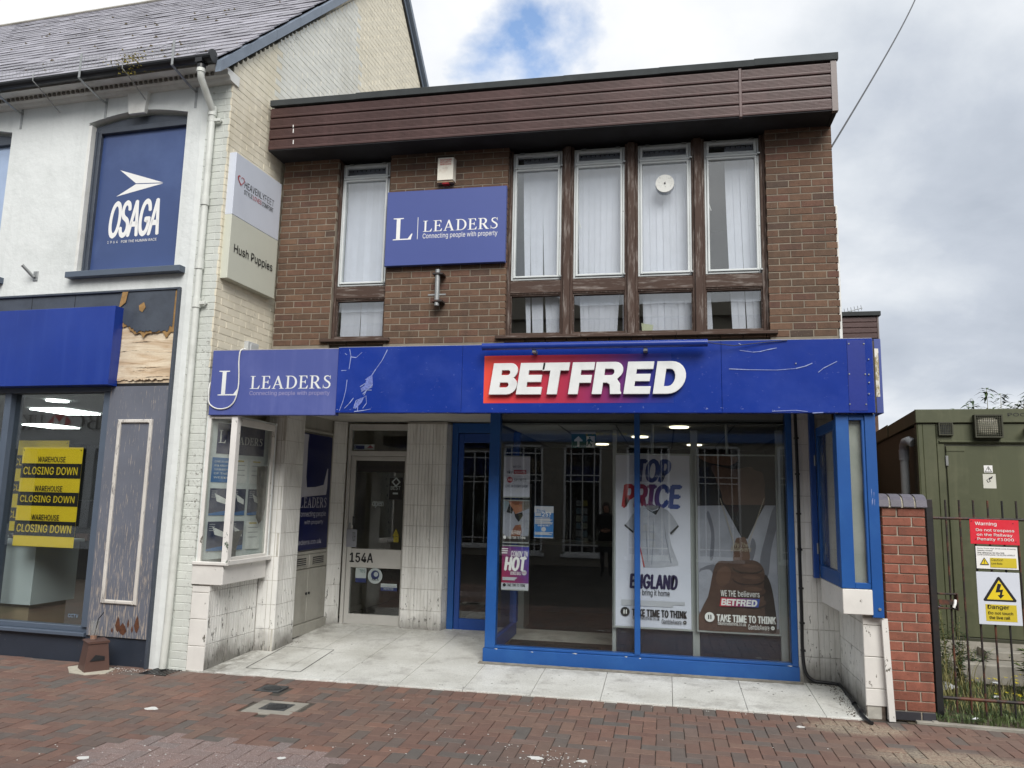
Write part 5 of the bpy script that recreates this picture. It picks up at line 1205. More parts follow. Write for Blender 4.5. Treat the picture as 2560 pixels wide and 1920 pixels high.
def door_154():
    Y = 9.27; d = mk(MB().cbox(-3.965, -3.92, Y-.03, Y+.04, .10, 2.605).cbox(-3.92, -3.155, Y-.03, Y+.04, 2.525, 2.605).cbox(-3.92, -3.155, Y-.03, Y+.04, 2.20, 2.262), 'door', UPVC, bb)
    a, b = -3.915, -3.165
    mk(MB().cbox(a, a+.06, Y-.02, Y+.03, .135, 2.195).cbox(b-.035, b+.005, Y-.02, Y+.03, .135, 2.195).cbox(a+.06, b-.035, Y-.02, Y+.03, 2.14, 2.195).cbox(a+.06, b-.035, Y-.02, Y+.03, .815, 1.045).cbox(a+.06, b-.035, Y-.02, Y+.03, .135, .255), 'door_leaf', UPVC, d)
    mk(MB().box(a+.06, b-.035, Y, Y+.006, 1.045, 2.14).box(a+.06, b-.035, Y, Y+.006, .255, .815).box(-3.92, -3.155, Y, Y+.006, 2.262, 2.525), 'glass_pane', GLASSD, d)
    mk(MB().box(a-.03, b, Y-.05, Y-.02, .105, .132), 'threshold', surf('worn_threshold', '#6d6961', .6), d)
    mk(MB().cbox(a+.01, a+.035, Y-.03, Y-.02, 1.27, 1.36), 'lock', GALV, d); mk(MB().tube([(a+.07, Y-.02, 1.42), (a+.075, Y-.05, 1.44), (a+.075, Y-.05, 1.34), (a+.07, Y-.02, 1.33)], .008, 8), 'handle', BLACK, d)
    B = Board(d, v=Y-.0205); B.text('154A', BLACK, -3.872, -3.560, .875, .995, .05); B.done()
    c = Board(d, v=Y-.002)
    dim = surf('pale_sticker', '#a9b3b3', .5); nb = surf('navy_sticker', '#25305e', .5)
    gq = lambda x, y: atY(860+x/3.19, 1050+y/3.19, Y)
    def R_(name, mat, x0, y0, x1, y1): p, q = gq(x0, y1), gq(x1, y0); c.rect(name, mat, p.x, q.x, p.z, q.z)
    def T_(s, mat, x0, y0, x1, y1, bo=.01): p, q = gq(x0, y1), gq(x1, y0); c.text(s, mat, p.x, q.x, p.z, q.z, bo)
    R_('sticker', dim, 78, 196, 245, 238); R_('sticker', nb, 82, 203, 165, 232); p = gq(210, 212); c.poly('sticker_mark', surf('maroon_print', '#7c2c3c', .5), [[(p.x-.045, p.z-.02), (p.x+.05, p.z-.02), (p.x, p.z+.02)]])
    T_('L', dim, 88, 207, 108, 228)
    R_('film', surf('dark_film', '#34322f', .6), 104, 325, 498, 415); T_('Incorporating Allan & Bath', BLACK, 130, 362, 475, 392)
    R_('sticker', surf('black_sticker', '#1b1a1a', .5), 358, 460, 470, 635); T_('BEST', dim, 373, 528, 452, 557, .015)
    p = gq(417, 495); c.poly('sticker_mark', dim, [[(p.x-.06, p.z), (p.x, p.z+.062), (p.x+.06, p.z), (p.x, p.z-.062)], [(p.x-.038, p.z), (p.x, p.z+.04), (p.x+.038, p.z), (p.x, p.z-.04)]])
    R_('sticker', dim, 390, 580, 432, 592)
    T_('open', dim, 227, 650, 318, 700, .02)
    R_('sticker', surf('yellow_hazard', '#8f8322', .5), 395, 930, 438, 975); p = gq(415, 900); c.poly('sticker_mark', surf('yellow_hazard', '#8f8322'), [[(p.x-.04, p.z-.04), (p.x+.045, p.z-.04), (p.x, p.z+.055)]])
    # lower stickers
    R_('sticker', dim, 92, 1180, 182, 1260); R_('sticker', nb, 92, 1262, 178, 1292); T_('TDS', surf('green_print', '#2f5d52', .5), 125, 1193, 172, 1215, .01)
    p = gq(250, 1243); r = .095; c.disc('sticker', dim, p.x, p.z, r); c.disc('sticker_mark', nb, p.x, p.z+.012, r*.58); c.disc('sticker_mark', dim, p.x+.01, p.z+.02, r*.3); T_('ARLA', BLACK, 222, 1262, 278, 1280, .02)
    R_('sticker', dim, 294, 1308, 425, 1338); R_('sticker', nb, 294, 1338, 425, 1360); T_('my|propertysafe', PRINTMID, 300, 1316, 418, 1330); T_('PROTECTED', dim, 318, 1342, 396, 1354)
    c.done()
    e = Board(d, v=Y-.03); p, q = gq(20, 1010), gq(112, 872); e.panel('push_plate', surf('brushed_plate', '#8d8f96', .4), p.x, q.x, p.z, q.z, .003); e.text('PUSH', BLACK, q.x-.055, q.x-.02, p.z+.07, q.z-.03); e.done()
    # small hall behind
    mk(MB().box(-4.35, -2.7, 9.34, 12.1, .08, .1).box(-4.36, -4.34, 9.34, 12.1, .1, 2.64).box(-2.72, -2.70, 9.34, 12.1, .1, 2.64), 'hall', surf('dim_hall', '#57544e', .8), bb)
    mk(MB().box(-3.6, -2.75, 11.2, 11.9, .1, 1.1), 'hall_desk', surf('hall_desk', '#8d8a82', .5), bb)
door_154()

# ---------------------------------------------------------------- Betting shop
def shop_window():
    Y = 7.94; w = mk(MB().cbox(-1.83, 1.228, Y-.02, Y+.10, .045, .195), 'shop_window', FRAMEBLUE, bb)
    mk(MB().cbox(-1.815, -1.707, Y-.01, Y+.10, .197, 2.63), 'frame', FRAMEBLUE, w)
    mk(MB().cbox(1.165, 1.222, Y-.01, Y+.10, .197, 2.63), 'frame', FRAMEBLUE, w)
    mk(MB().cbox(-.306, -.250, Y-.012, Y+.09, .215, 2.60), 'mullion', FRAMEBLUE, w)
    mk(MB().cbox(-1.707, 1.165, Y-.008, Y+.09, 2.60, 2.633).cbox(-1.707, 1.165, Y-.004, Y+.09, .197, .222), 'rail', FRAMEBLUE, w)
    mk(MB().box(-1.707, -.306, Y+.03, Y+.036, .222, 2.60).box(-.25, 1.165, Y+.03, Y+.036, .222, 2.60), 'glass_pane', GLASSD, w)
    mk(MB().cbox(-1.707, 1.165, Y+.11, Y+.25, 2.50, 2.62), 'shutter_box', GREYIN, w)
    # worn paint flakes along the rail
    m = MB(); r = random.Random(4)
    for px, py in ((1240, 1622), (1330, 1630), (1437, 1634), (1565, 1642), (1600, 1646), (1975, 1665)):
        q = atY(px, py, Y-.021); wd = r.uniform(.01, .05); m.prism([(q.x-wd, q.z), (q.x, q.z+.005), (q.x+wd, q.z+.001), (q.x+wd*.4, q.z-.006)], Y-.0213, Y-.0208)
    mk(m, 'paint_flake', PRINTGREY, w)
    # glazed return beside the door and blue door
    S = frame((-1.76, 8.04), PI/2)
    mk(MB(S).cbox(0, 1.24, -.02, .04, .12, .26).cbox(1.16, 1.26, -.03, .05, .26, 2.62).cbox(0, 1.16, -.02, .04, 2.52, 2.62), 'return_frame', FRAMEBLUED, w)
    mk(MB(S).box(0, 1.16, .01, .016, .26, 2.52), 'glass_pane', GLASSD, w)
    D = 9.29; d = mk(MB().cbox(-2.60, -2.52, D-.03, D+.05, .12, 2.62).cbox(-1.86, -1.78, D-.03, D+.05, .12, 2.62).cbox(-2.52, -1.86, D-.03, D+.05, 2.50, 2.62), 'blue_door', FRAMEBLUE, bb)
    mk(MB().cbox(-2.515, -2.45, D-.015, D+.03, .13, 2.49).cbox(-1.93, -1.865, D-.015, D+.03, .13, 2.49).cbox(-2.45, -1.93, D-.015, D+.03, .13, .265).cbox(-2.45, -1.93, D-.015, D+.03, 2.38, 2.49), 'door_leaf', FRAMEBLUED, d)
    mk(MB().box(-2.45, -1.93, D, D+.006, .265, 2.38), 'glass_pane', GLASSD, d)
    mk(MB().box(-2.60, -1.80, D-.04, D+.05, .09, .125), 'threshold', FRAMEBLUE, d)
shop_window()
def bet_interior():
    rm = thing('shop_interior', (-.5, 10, .1), 'dim betting shop interior behind the large blue framed window', 'room')
    dk = surf('dim_carpet', '#2b2724', .8, .2, 3)
    mk(MB().box(-2.69, 1.5, 9.34, 12.15, .06, .10).box(-1.75, 1.5, 8.05, 9.34, .06, .10), 'floor', dk, rm)
    mk(MB().box(-1.6, -.7, 8.15, 8.8, .10, .112), 'door_mat', surf('black_mat', '#111113', 1), rm)
    mk(MB().box(-2.69, 1.5, 12.13, 12.16, .1, 2.6).box(1.49, 1.51, 8.05, 12.13, .1, 2.6), 'wall', surf('shop_dark_wall', '#2a2c33', .7, .1, 2), rm)
    mk(MB().box(-2.6, 1.5, 9.6, 12.1, 2.505, 2.52).box(-1.75, 1.5, 8.05, 9.6, 2.505, 2.52), 'ceiling_grid', surf('ceiling_grid_bar', '#5c5d5c', .6), rm)
    ct = surf('ceiling_tile', '#a5a6a3', .85, .05, 3)
    for i in range(5):
        for j in range(6):
            x = -1.72+i*.61; y = 8.22+j*.61; mk(MB().box(x, min(x+.59, 1.49), y, y+.59, 2.498, 2.504), 'ceiling_tile', ct, rm)
    cl = emit('shop_downlight', '#fff3cf', 1.6)
    for (x, y) in ((.15, 8.32), (-.875, 10.9), (.4, 10.9), (-.3, 9.6)):
        l = thing('downlight', (x, y, 2.49), 'round warm downlight in the betting shop ceiling', 'light', 'round downlights in the betting shop ceiling'); mk(MB().disc((x, y, 2.484), .10, 'z', .012, 28), 'lens', cl, l)
    # counter and betting terminal glimpsed through the glass
    ctn = thing('betting_counter', (-.9, 11.6, .1), 'pale counter front far inside the betting shop', 'counter'); mk(MB().cbox(-2.4, .4, 11.4, 11.9, .1, 1.05), 'front', surf('counter_front', '#474a52', .5), ctn); mk(MB().cbox(-2.45, .45, 11.35, 11.95, 1.05, 1.1), 'top', GREYIN, ctn)
    tm = thing('betting_terminal', (-2.05, 9.9, .1), 'tall pale betting terminal standing behind the blue door', 'terminal')
    mk(MB().prism([(9.8, .1), (10.2, .1), (10.2, 1.9), (9.95, 1.9), (9.88, 1.45), (9.72, 1.15), (9.8, 1.05)], -2.12, -1.75, 'x'), 'cabinet', surf('terminal_shell', '#8f9390', .4), tm); mk(MB().box(-2.08, -1.79, 9.865, 9.875, 1.48, 1.8), 'screen', surf('terminal_screen', '#1b2530', .2), tm)
    for k, x in enumerate((-2.4, -2.2)):
        s = thing('wall_notice', (x, 12.1, 1.6), ('left' if k == 0 else 'right')+' hand dim notice on the betting shop back wall', 'notice'); mk(MB().box(x-.09, x+.09, 12.11, 12.125, 1.7, 2.05), 'sheet', PRINTMID, s)
    g = thing('exit_sign', (-.91, 8.8, 2.3), 'green exit sign with white arrow and running man hanging from shop ceiling', 'sign')
    gm = surf('exit_green', '#1f5f54', .4, .04, 3); B = Board(g, v=8.8); B.panel('panel', gm, -1.053, -.772, 2.296, 2.455, .006); B.panel('hanger', PRINTGREY, -1.053, -.772, 2.456, 2.487, .006)
    B.poly('arrow', WHITE, [[(-.985, 2.31), (-.96, 2.31), (-.96, 2.37), (-.925, 2.37), (-.925, 2.385), (-.972, 2.43), (-1.02, 2.385), (-1.02, 2.37), (-.985, 2.37)]])
    B.rect('pictogram_ground', WHITE, -.88, -.785, 2.30, 2.43); B.disc('pictogram', gm, -.842, 2.412, .010, 12)
    B.poly('pictogram', gm, [[(-.855, 2.40), (-.83, 2.398), (-.815, 2.375), (-.80, 2.378), (-.80, 2.368), (-.822, 2.362), (-.833, 2.378), (-.838, 2.355), (-.815, 2.335), (-.822, 2.308), (-.834, 2.31), (-.832, 2.333), (-.852, 2.345), (-.862, 2.32), (-.88, 2.315), (-.88, 2.327), (-.868, 2.33), (-.862, 2.36), (-.866, 2.375), (-.876, 2.36), (-.88, 2.367), (-.868, 2.39)]]); B.done()
    # poster display posts
    al = surf('satin_aluminium', '#a3a8a6', .35, .05, 6, metal=.3)
    for a, b in ((-.534, -.494), (.257, .326), (1.09, 1.16)):
        p = thing('display_post', ((a+b)/2, 8.12, .1), {-.534: 'thin aluminium display post at the left edge of the shirt poster', .257: 'double aluminium display post between the two tall posters', 1.09: 'aluminium display post at the right of the chain poster'}[a], 'post')
        mk(MB().cbox(a, b, 8.09, 8.14, .105, 2.44), 'post', al, p)
    for x in (-.13, .62): 
        p = thing('hanging_rod', (x, 8.12, 2.2), ('left' if x < 0 else 'right')+' short metal rod holding a tall poster from the ceiling', 'rod'); mk(MB().tube([(x, 8.12, 2.2), (x, 8.12, 2.5)], .016, 10), 'rod', al, p)
    pn = thing('backing_panel', (.3, 8.16, .1), 'dark navy panel below the two tall posters', 'panel'); mk(MB().box(-.49, .255, 8.10, 8.13, .11, .455).box(.328, 1.088, 8.10, 8.13, .11, .455), 'panel', surf('navy_panel', '#1a2032', .5), pn)
    mk(MB().box(1.165, 1.30, 8.06, 8.5, .11, 2.5), 'window_reveal', GREYIN, rm)
bet_interior()

# ---------------------------------------------------------------- posters in the betting shop window
def q1(x, y, Y=8.04): p = atY(1080+x/3.072, 1020+y/3.072, Y); return p.x, p.z
def q2(x, y, Y=8.04): p = atY(1480+x/3.072, 1020+y/3.072, Y); return p.x, p.z
def grad_mat(name, stops, x0, x1, tilt=0.0):
    t = NT(name); x, y, z = t.xyz(); v = t.math('ADD', x, t.math('MULTIPLY', z, tilt)) if tilt else x
    return t.finish(t.ramp(t.mrange(v, x0, x1), [(p, hexc(h)) for p, h in stops]), .45)
def snap(b, u0, u1, z0, z1):
    al = surf('satin_aluminium', '#a3a8a6', .35); t = .018
    b.panel('frame', al, u0-t, u0, z0, z1, .02); b.panel('frame', al, u1, u1+t, z0, z1, .02); b.panel('frame', al, u0-t, u1+t, z1, z1+t, .02); b.panel('frame', al, u0-t, u1+t, z0-t, z0, .02)
def ttt(b, q, ox, oy, sc, dark, url=True):
    """the TAKE TIME TO THINK footer"""
    m = BLACK if dark else WHITE; inv = WHITE if dark else surf('dark_brown_print', '#2b2420', .5)
    P = lambda x, y: q(ox+x*sc, oy+y*sc)
    u, z = P(36, 0); r = (P(71, 0)[0]-P(0, 0)[0])/2; b.disc('print', m, u, z, r)
    for k in (-12, 5): a, c = P(36+k, 16), P(36+k+8, -16); b.rect('print', inv, a[0], c[0], a[1], c[1])
def poster_shirt():
    t = thing('football_poster', (-.13, 8.04, .45), 'tall TOP PRICE ENGLAND poster with a white shirt behind the blue mullion', 'poster')
    b = Board(t, v=8.045); u0, u1, z0, z1 = -.50, .245, .465, 2.175
    b.panel('sheet', surf('poster_paper', '#ced1de', .45, .03, 2, dirt='#b2b6c6', dscale=1.5, damt=.4), u0, u1, z0, z1, .01); b.v -= .001; snap(b, u0, u1, z0, z1)
    g = grad_mat('red_to_blue_lettering', [(0, '#b5202c'), (.28, '#a3273a'), (.5, '#5d2a62'), (.75, '#2c4389'), (1, '#2b4a93')], q1(1460, 600)[0], q1(1900, 600)[0])
    g2 = grad_mat('blue_lettering', [(0, '#20356f'), (1, '#2f4a92')], -.3, .1)
    a, c = q1(1560, 573), q1(1838, 392); b.text('TOP', g2, a[0], c[0], a[1], c[1], .075, .18, spacing=.92)
    a, c = q1(1455, 768), q1(1922, 588); b.text('PRICE', g, a[0], c[0], a[1], c[1], .075, .18, spacing=.92)
    sh = surf('printed_shirt', '#a6a9b3', .5, .22, 7); tr = surf('printed_trim', '#26272c', .5); gold = surf('printed_gold', '#8d8168', .5)
    S = lambda L_: [[q1(*p) for p in L_]]
    b.poly('shirt', sh, S([(1625,745),(1540,815),(1480,905),(1545,960),(1590,935),(1625,1225),(1740,1225),(1890,1210),(1893,1195),(1840,1060),(1820,960),(1850,975),(1895,905),(1850,830),(1810,785),(1752,757),(1740,780),(1690,795)]))
    for L_ in ([(1480,890),(1545,945),(1545,962),(1478,905)], [(1825,960),(1890,898),(1896,912),(1835,975)]): b.poly('trim', tr, S(L_))
    b.poly('trim', tr, S([(1625,742),(1655,780),(1720,822),(1752,765),(1748,750),(1735,780),(1690,795),(1650,770)])); b.poly('collar_lining', PRINTMID, S([(1640,748),(1745,750),(1730,775),(1690,790),(1655,770)]))
    b.poly('trim', surf('red_stripe', '#a53a32', .5), S([(1590,960),(1600,1060),(1635,1222),(1625,1222),(1597,1080),(1586,970)]))
    for L_ in ([(1700,830),(1706,980),(1690,1200),(1684,1200),(1698,980)], [(1780,860),(1800,1000),(1840,1190),(1833,1190),(1793,1000)], [(1640,880),(1652,1000),(1660,1180),(1655,1180),(1644,1000)]): b.poly('fold', surf('printed_fold', '#7f838f', .5), S(L_))
    nv = surf('dark_plum_print', '#251c45', .5); a, c = q1(1517, 1385), q1(1888, 1283); b.text('ENGLAND', nv, a[0], c[0], a[1], c[1], .07, .12)
    a, c = q1(1572, 1448), q1(1825, 1402); b.text('to bring it home', BLACK, a[0], c[0], a[1], c[1], .012)
    for y in (1492, 1510): a, c = q1(1455, y+2), q1(1952-(y-1490)*5, y); b.rect('small_print', PRINTGREY, a[0], c[0], a[1], c[1])
    ttt(b, q1, 1447, 1563, 1, True)
    a, c = q1(1535, 1598), q1(1958, 1560); b.text('TAKE TIME TO THINK', BLACK, a[0], c[0], a[1], c[1], .07)
    a, c = q1(1540, 1621), q1(1748, 1605); b.text('taketimetothink.co.uk', BLACK, a[0], c[0], a[1], c[1]+.0, .01)
    a, c = q1(1765, 1658), q1(1917, 1628); b.text('GambleAware', BLACK, a[0], c[0], a[1], c[1], .008); u, z = q1(1942, 1648); b.disc('print', BLACK, u, z, .018); b.text('18+', WHITE, u-.011, u+.011, z-.006, z+.006, .02); b.done()
poster_shirt()
def poster_chain():
    t = thing('chain_poster', (.69, 8.04, .45), 'tall dark photo poster of a hand holding a chain, on the right', 'poster')
    b = Board(t, v=8.045); u0, u1, z0, z1 = .315, 1.072, .465, 2.175; b.panel('sheet', surf('poster_grey_brown', '#6a5d5a', .45, .2, 2), u0, u1, z0, z1, .01); b.v -= .001; snap(b, u0, u1, z0, z1)
    def cl(L_): return [[(min(max(u, u0+.002), u1-.002), min(max(z, z0+.002), z1-.002)) for u, z in (q2(*p) for p in L_)]]
    shade = surf('printed_dusk', '#241f1f', .5, .3, 4); blk = surf('printed_black_cloth', '#17171b', .5, .2, 5); cloth = surf('printed_white_cloth', '#9396a1', .5, .28, 3); clothd = surf('printed_cloth_fold', '#666873', .5, .25, 4)
    sk1, sk2, sk3 = surf('printed_neck', '#5d4539', .5, .3, 4), surf('printed_hand', '#4c372e', .5, .3, 5), surf('printed_hand_dark', '#2b201c', .5, .2, 6)
    def soft(L_, n=4):
        o = []
        for k in range(len(L_)):
            p0, p1, p2, p3 = (L_[(k+d) % len(L_)] for d in (-1, 0, 1, 2))
            for i in range(n): u = i/n; o.append(tuple(.5*((2*b1)+(-a1+c1)*u+(2*a1-5*b1+4*c1-d1)*u*u+(-a1+3*b1-3*c1+d1)*u**3) for a1, b1, c1, d1 in zip(p0, p1, p2, p3)))
        return o
    S = lambda m, L_, sm=True: b.poly('photo_shape', m, cl(soft(L_) if sm else L_))
    def el(m, cx, cy, rx, ry, a=0): S(m, [(cx+rx*math.cos(t_)*math.cos(a)-ry*math.sin(t_)*math.sin(a), cy+rx*math.cos(t_)*math.sin(a)+ry*math.sin(t_)*math.cos(a)) for t_ in [2*PI*k/14 for k in range(14)]], False)
    S(cloth, [(780,740),(1440,740),(1450,1700),(780,1700)], False)
    S(clothd, [(1400,760),(1340,960),(1290,1190),(1350,1300),(1375,1100),(1420,930),(1500,800)]); S(clothd, [(740,1330),(930,1200),(980,1330),(850,1600),(760,1700)]); S(clothd, [(900,800),(940,960),(930,1150),(905,1150),(915,960),(880,820)])
    S(cloth, [(790,1300),(900,1240),(930,1330),(870,1500),(820,1560)]); S(clothd, [(1230,1000),(1260,1060),(1230,1180),(1210,1120)])
    S(shade, [(770,350),(1450,350),(1450,745),(770,745)], False)
    S(sk1, [(920,440),(1080,470),(1260,450),(1330,520),(1325,640),(1310,750),(1040,750),(990,640),(950,540)]); S(surf('printed_jaw', '#6d4e3c', .5, .3, 4), [(830,360),(1080,360),(1120,400),(1060,440),(950,430),(860,405)])
    S(blk, [(780,470),(850,410),(925,500),(985,640),(1012,748),(780,750)], False); S(blk, [(1450,400),(1350,560),(1322,748),(1450,750)], False); S(sk3, [(1210,410),(1300,400),(1450,420),(1450,640),(1340,600),(1310,500),(1240,470)])
    S(blk, [(1010,744),(1330,744),(1250,890),(1195,1005),(1150,1000),(1080,870)], False)
    S(sk1, [(1100,1020),(1140,995),(1185,1010),(1210,1180),(1090,1190)])
    S(sk2, [(950,1200),(1060,1175),(1240,1170),(1310,1220),(1330,1300),(1340,1420),(1390,1700),(800,1700),(890,1450)])
    S(sk3, [(1330,1280),(1385,1400),(1420,1700),(1350,1700),(1320,1450)])
    for cx, cy, rx, ry in ((1195, 1225, 118, 44), (1200, 1312, 122, 46), (1215, 1402, 124, 48), (1225, 1490, 118, 46)): el(sk3, cx, cy+9, rx, ry, .06); el(sk2, cx, cy, rx-3, ry-5, .06); el(sk1, cx+25, cy-12, rx*.55, ry*.32, .06)
    el(surf('printed_knuckle', '#5a4236', .5, .3, 4), 1010, 1290, 55, 80, .3)
    gold = surf('printed_chain', '#a39a88', .4)
    for (x0, y0, x1, y1) in ((985, 700, 1088, 1030), (1320, 700, 1205, 1030)):
        for k in range(26):
            f = k/25; u, z = q2(x0+(x1-x0)*f, y0+(y1-y0)*f); b.poly('chain', gold, [[(u-.006, z), (u, z+.009), (u+.006, z), (u, z-.009)]])
    a, c = q2(1085, 1065), q2(1197, 1035); b.text('We The', gold, a[0], c[0], a[1], c[1], .01, .3); a, c = q2(1065, 1098), q2(1222, 1066); b.text('Believers', gold, a[0], c[0], a[1], c[1], .01, .3)
    a, c = q2(988, 1443), q2(1104, 1402); b.text('WE THE', WHITE, a[0], c[0], a[1], c[1], .02); a, c = q2(1120, 1447), q2(1285, 1408); b.text('believers', WHITE, a[0], c[0], a[1], c[1], .01)
    g = grad_mat('badge_gradient', [(0, '#c02a3c'), (.45, '#8a2c5c'), (1, '#3257a8')], q2(985, 1500)[0], q2(1285, 1500)[0]); b.poly('badge', g, [[q2(990,1452), q2(1288,1466), q2(1276,1530), q2(978,1520)]])
    h = q2(990,1470)[1]-q2(990,1508)[1]; a, c = q2(990, 1510), q2(1270, 1472)
    for ch, px in BETPOS:
        v, f = bet_letter(ch, 0, 0); yy = b.lift(); k = (c[0]-a[0])/6.38; b.get('lettering', WHITE).add([(a[0]+(px+p[0])*k, yy, a[1]-.003+p[1]*(c[1]-a[1])) for p in v], f)
    ttt(b, q2, 865, 1603, 1.05, False); a, c = q2(957, 1638), q2(1410, 1602); b.text('TAKE TIME TO THINK', WHITE, a[0], c[0], a[1], c[1], .07)
    a, c = q2(965, 1663), q2(1182, 1647); b.text('taketimetothink.co.uk', WHITE, a[0], c[0], a[1], c[1], .01)
    p = lambda x, y: (lambda r: (r.x, r.z))(atY(1180+x/2.633, 1500+y/2.633, 8.04)); a, c = p(1817, 192), p(1955, 165); b.text('GambleAware', WHITE, a[0], c[0], a[1], c[1], .008)
    u, z = p(1978, 184); b.disc('print', WHITE, u, z, .018); b.text('18+', BLACK, u-.011, u+.011, z-.006, z+.006, .02); b.done()
poster_chain()
def small_posters():
    Y = 7.99; q = lambda x, y: q1(x, y, Y)
    def holder(b, a, c): 
        al = surf('satin_aluminium', '#a3a8a6'); b.panel('rail', al, a[0], c[0], c[1]-.012, c[1], .004, Y-.005); b.panel('rail', al, a[0], c[0], a[1], a[1]+.012, .004, Y-.005)
    t = thing('sports_poster', (-1.53, Y, 1.71), 'small pale WATCH sky sports TNT SPORTS poster, top of the column', 'poster'); b = Board(t, v=Y)
    a, c = q(547, 688), q(755, 368); b.panel('sheet', surf('poster_paper', '#b9bdca'), a[0], c[0], a[1], c[1], .003); holder(b, a, c)
    nv = surf('navy_print_text', '#242a4a', .5); rd = surf('crimson_print', '#a92c3e', .5)
    for s, x0, y0, x1, y1, m, bo in (('WATCH',620,459,684,443,nv,.01), ('sky',577,510,620,478,nv,.02), ('SPORTS',629,562,724,542,nv,.01), ('LIVE IN EVERY SHOP',563,609,735,592,nv,.012)):
        p, r = q(x0, y0), q(x1, y1); b.text(s, m, p[0], r[0], p[1], r[1], bo)
    p, r = q(628, 508), q(725, 477); b.rect('badge', rd, p[0], r[0], p[1], r[1]); p, r = q(634, 507), q(720, 482); b.text('sports', WHITE, p[0], r[0], p[1], r[1], .005)
    u, z = q(599, 551); b.disc('badge', rd, u, z, .031); b.text('TNT', WHITE, u-.024, u+.024, z-.010, z+.010, .02); b.done()
    t = thing('believers_poster', (-1.53, Y, 1.25), 'small photo poster of a white collared top, middle of the column', 'poster'); b = Board(t, v=Y)
    a, c = q(541, 1035), q(751, 708); b.panel('sheet', surf('printed_dark_backdrop', '#6b665f', .5), a[0], c[0], a[1], c[1], .003); holder(b, a, c)
    def cl(L_): return [[(min(max(u, a[0]+.002), c[0]-.002), min(max(z, a[1]+.013), c[1]-.013)) for u, z in (q(*p) for p in L_)]]
    cloth = surf('printed_white_cloth', '#9396a1'); blk = surf('printed_black_cloth', '#17171b')
    b.poly('photo_shape', surf('printed_sky', '#7c8c96', .5), cl([(541,712),(600,712),(590,760),(541,800)]))
    b.poly('photo_shape', cloth, cl([(541,800),(590,745),(640,800),(680,800),(751,770),(751,900),(735,1030),(600,1030),(541,960)])); b.poly('photo_shape', SKINL, cl([(590,712),(690,712),(695,790),(640,815),(610,770)])); b.poly('photo_shape', SKIN, cl([(590,712),(700,712),(690,740),(640,745)]))
    b.poly('photo_shape', blk, cl([(593,735),(572,800),(612,812),(625,780)])); b.poly('photo_shape', blk, cl([(625,780),(640,815),(695,800),(700,825),(665,875),(640,840)])); b.poly('photo_shape', SKIN, cl([(640,900),(680,895),(690,950),(660,1030),(600,1030),(610,950)])); b.poly('photo_shape', surf('dark_brown_print', '#2b2420', .5), cl([(541,985),(751,985),(751,1035),(541,1035)]))
    for s, x0, y0, x1, y1, bo in (('WE THE believers',610,952,686,940,.01), ('BETFRED',610,970,681,955,.02), ('TAKE TIME TO THINK',578,1002,719,988,.02)):
        p, r = q(x0, y0), q(x1, y1); b.text(s, WHITE, p[0], r[0], p[1], r[1], bo)
    u, z = q(559, 992); b.disc('badge', WHITE, u, z, .017); b.done()
    t = thing('bonus_poster', (-1.53, Y, .77), "red and blue COMIN' IN HOT poster, bottom of the column", 'poster'); b = Board(t, v=Y)
    a, c = q(531, 1397), q(746, 1058); g = grad_mat('red_blue_poster', [(0, '#a3253c'), (.45, '#6e2b66'), (1, '#35479b')], -2.35, -1.95, -.55)
    g = grad_mat('red_blue_poster2', [(0, '#a8263a'), (.5, '#702c64'), (1, '#3a4aa0')], -1.68+.38, -1.38+.62, .5)
    b.panel('sheet', g, a[0], c[0], a[1], c[1], .003); holder(b, a, c); zf = q(600, 1343)[1]; b.rect('footer', PRINTGREY, a[0], c[0], a[1]+.012, zf)
    for s, x0, y0, x1, y1, bo, m in (("COMIN' IN",606,1140,737,1102,.02,WHITE), ('HOT',553,1250,729,1143,.08,WHITE), ('BONUS BALL',602,1280,684,1258,.02,WHITE)):
        p, r = q(x0, y0), q(x1, y1); b.text(s, m, p[0], r[0], p[1], r[1], bo, .2)
    u, z = q(708, 1265); b.disc('badge', PRINTGREY, u, z, .026); b.text('100/1', rd, u-.02, u+.02, z-.008, z+.008, .02)
    for k, y in enumerate((1080, 1096, 1112)): p, r = q(536, y+3), q(585-k*3, y-3); b.rect('small_print', WHITE, p[0], r[0], p[1], r[1])
    for y in (1302, 1310, 1318): p, r = q(541, y+2), q(655-(y-1300), y-1); b.rect('small_print', PRINTGREY, p[0], r[0], p[1], r[1])
    u, z = q(556, 1357); b.disc('badge', BLACK, u, z, .017); p, r = q(574, 1367), q(716, 1351); b.text('TAKE TIME TO THINK', BLACK, p[0], r[0], p[1], r[1], .02); b.done()
    t = thing('age_poster', (-1.235, Y, 1.31), 'small bright blue Think 25? notice stuck beside the column', 'poster'); b = Board(t, v=Y)
    a, c = q(783, 996), q(934, 755); b.panel('sheet', surf('think_blue', '#2c6fae', .45, .04, 3), a[0], c[0], a[1], c[1], .003); al = PRINTGREY
    b.rect('band', al, a[0], c[0], q(790, 803)[1], c[1]-.002); b.rect('band', al, a[0], c[0], a[1], a[1]+.008)
    for s, x0, y0, x1, y1, bo, m in (('Think',803,802,872,778,.01,surf('think_blue', '#2c6fae')), ('25?',846,833,915,802,.04,WHITE), ('OVER 18s ONLY',812,907,904,898,.02,WHITE)):
        p, r = q(x0, y0), q(x1, y1); b.text(s, m, p[0], r[0], p[1], r[1], bo)
    u0_, z0_ = q(792, 829); u1_, z1_ = q(838, 807); b.rect('badge', PRINTGREY, u0_, u1_, z0_, z1_); u, z = q(858, 931); b.disc('badge', PRINTGREY, u, z, .024)
    for y in (843, 852, 858, 864, 873, 879, 888, 956, 964, 970): p, r = q(790, y+1.5), q(930-(y*7 % 30), y-1); b.rect('small_print', PRINTGREY, p[0], r[0], p[1], r[1])
    b.done()
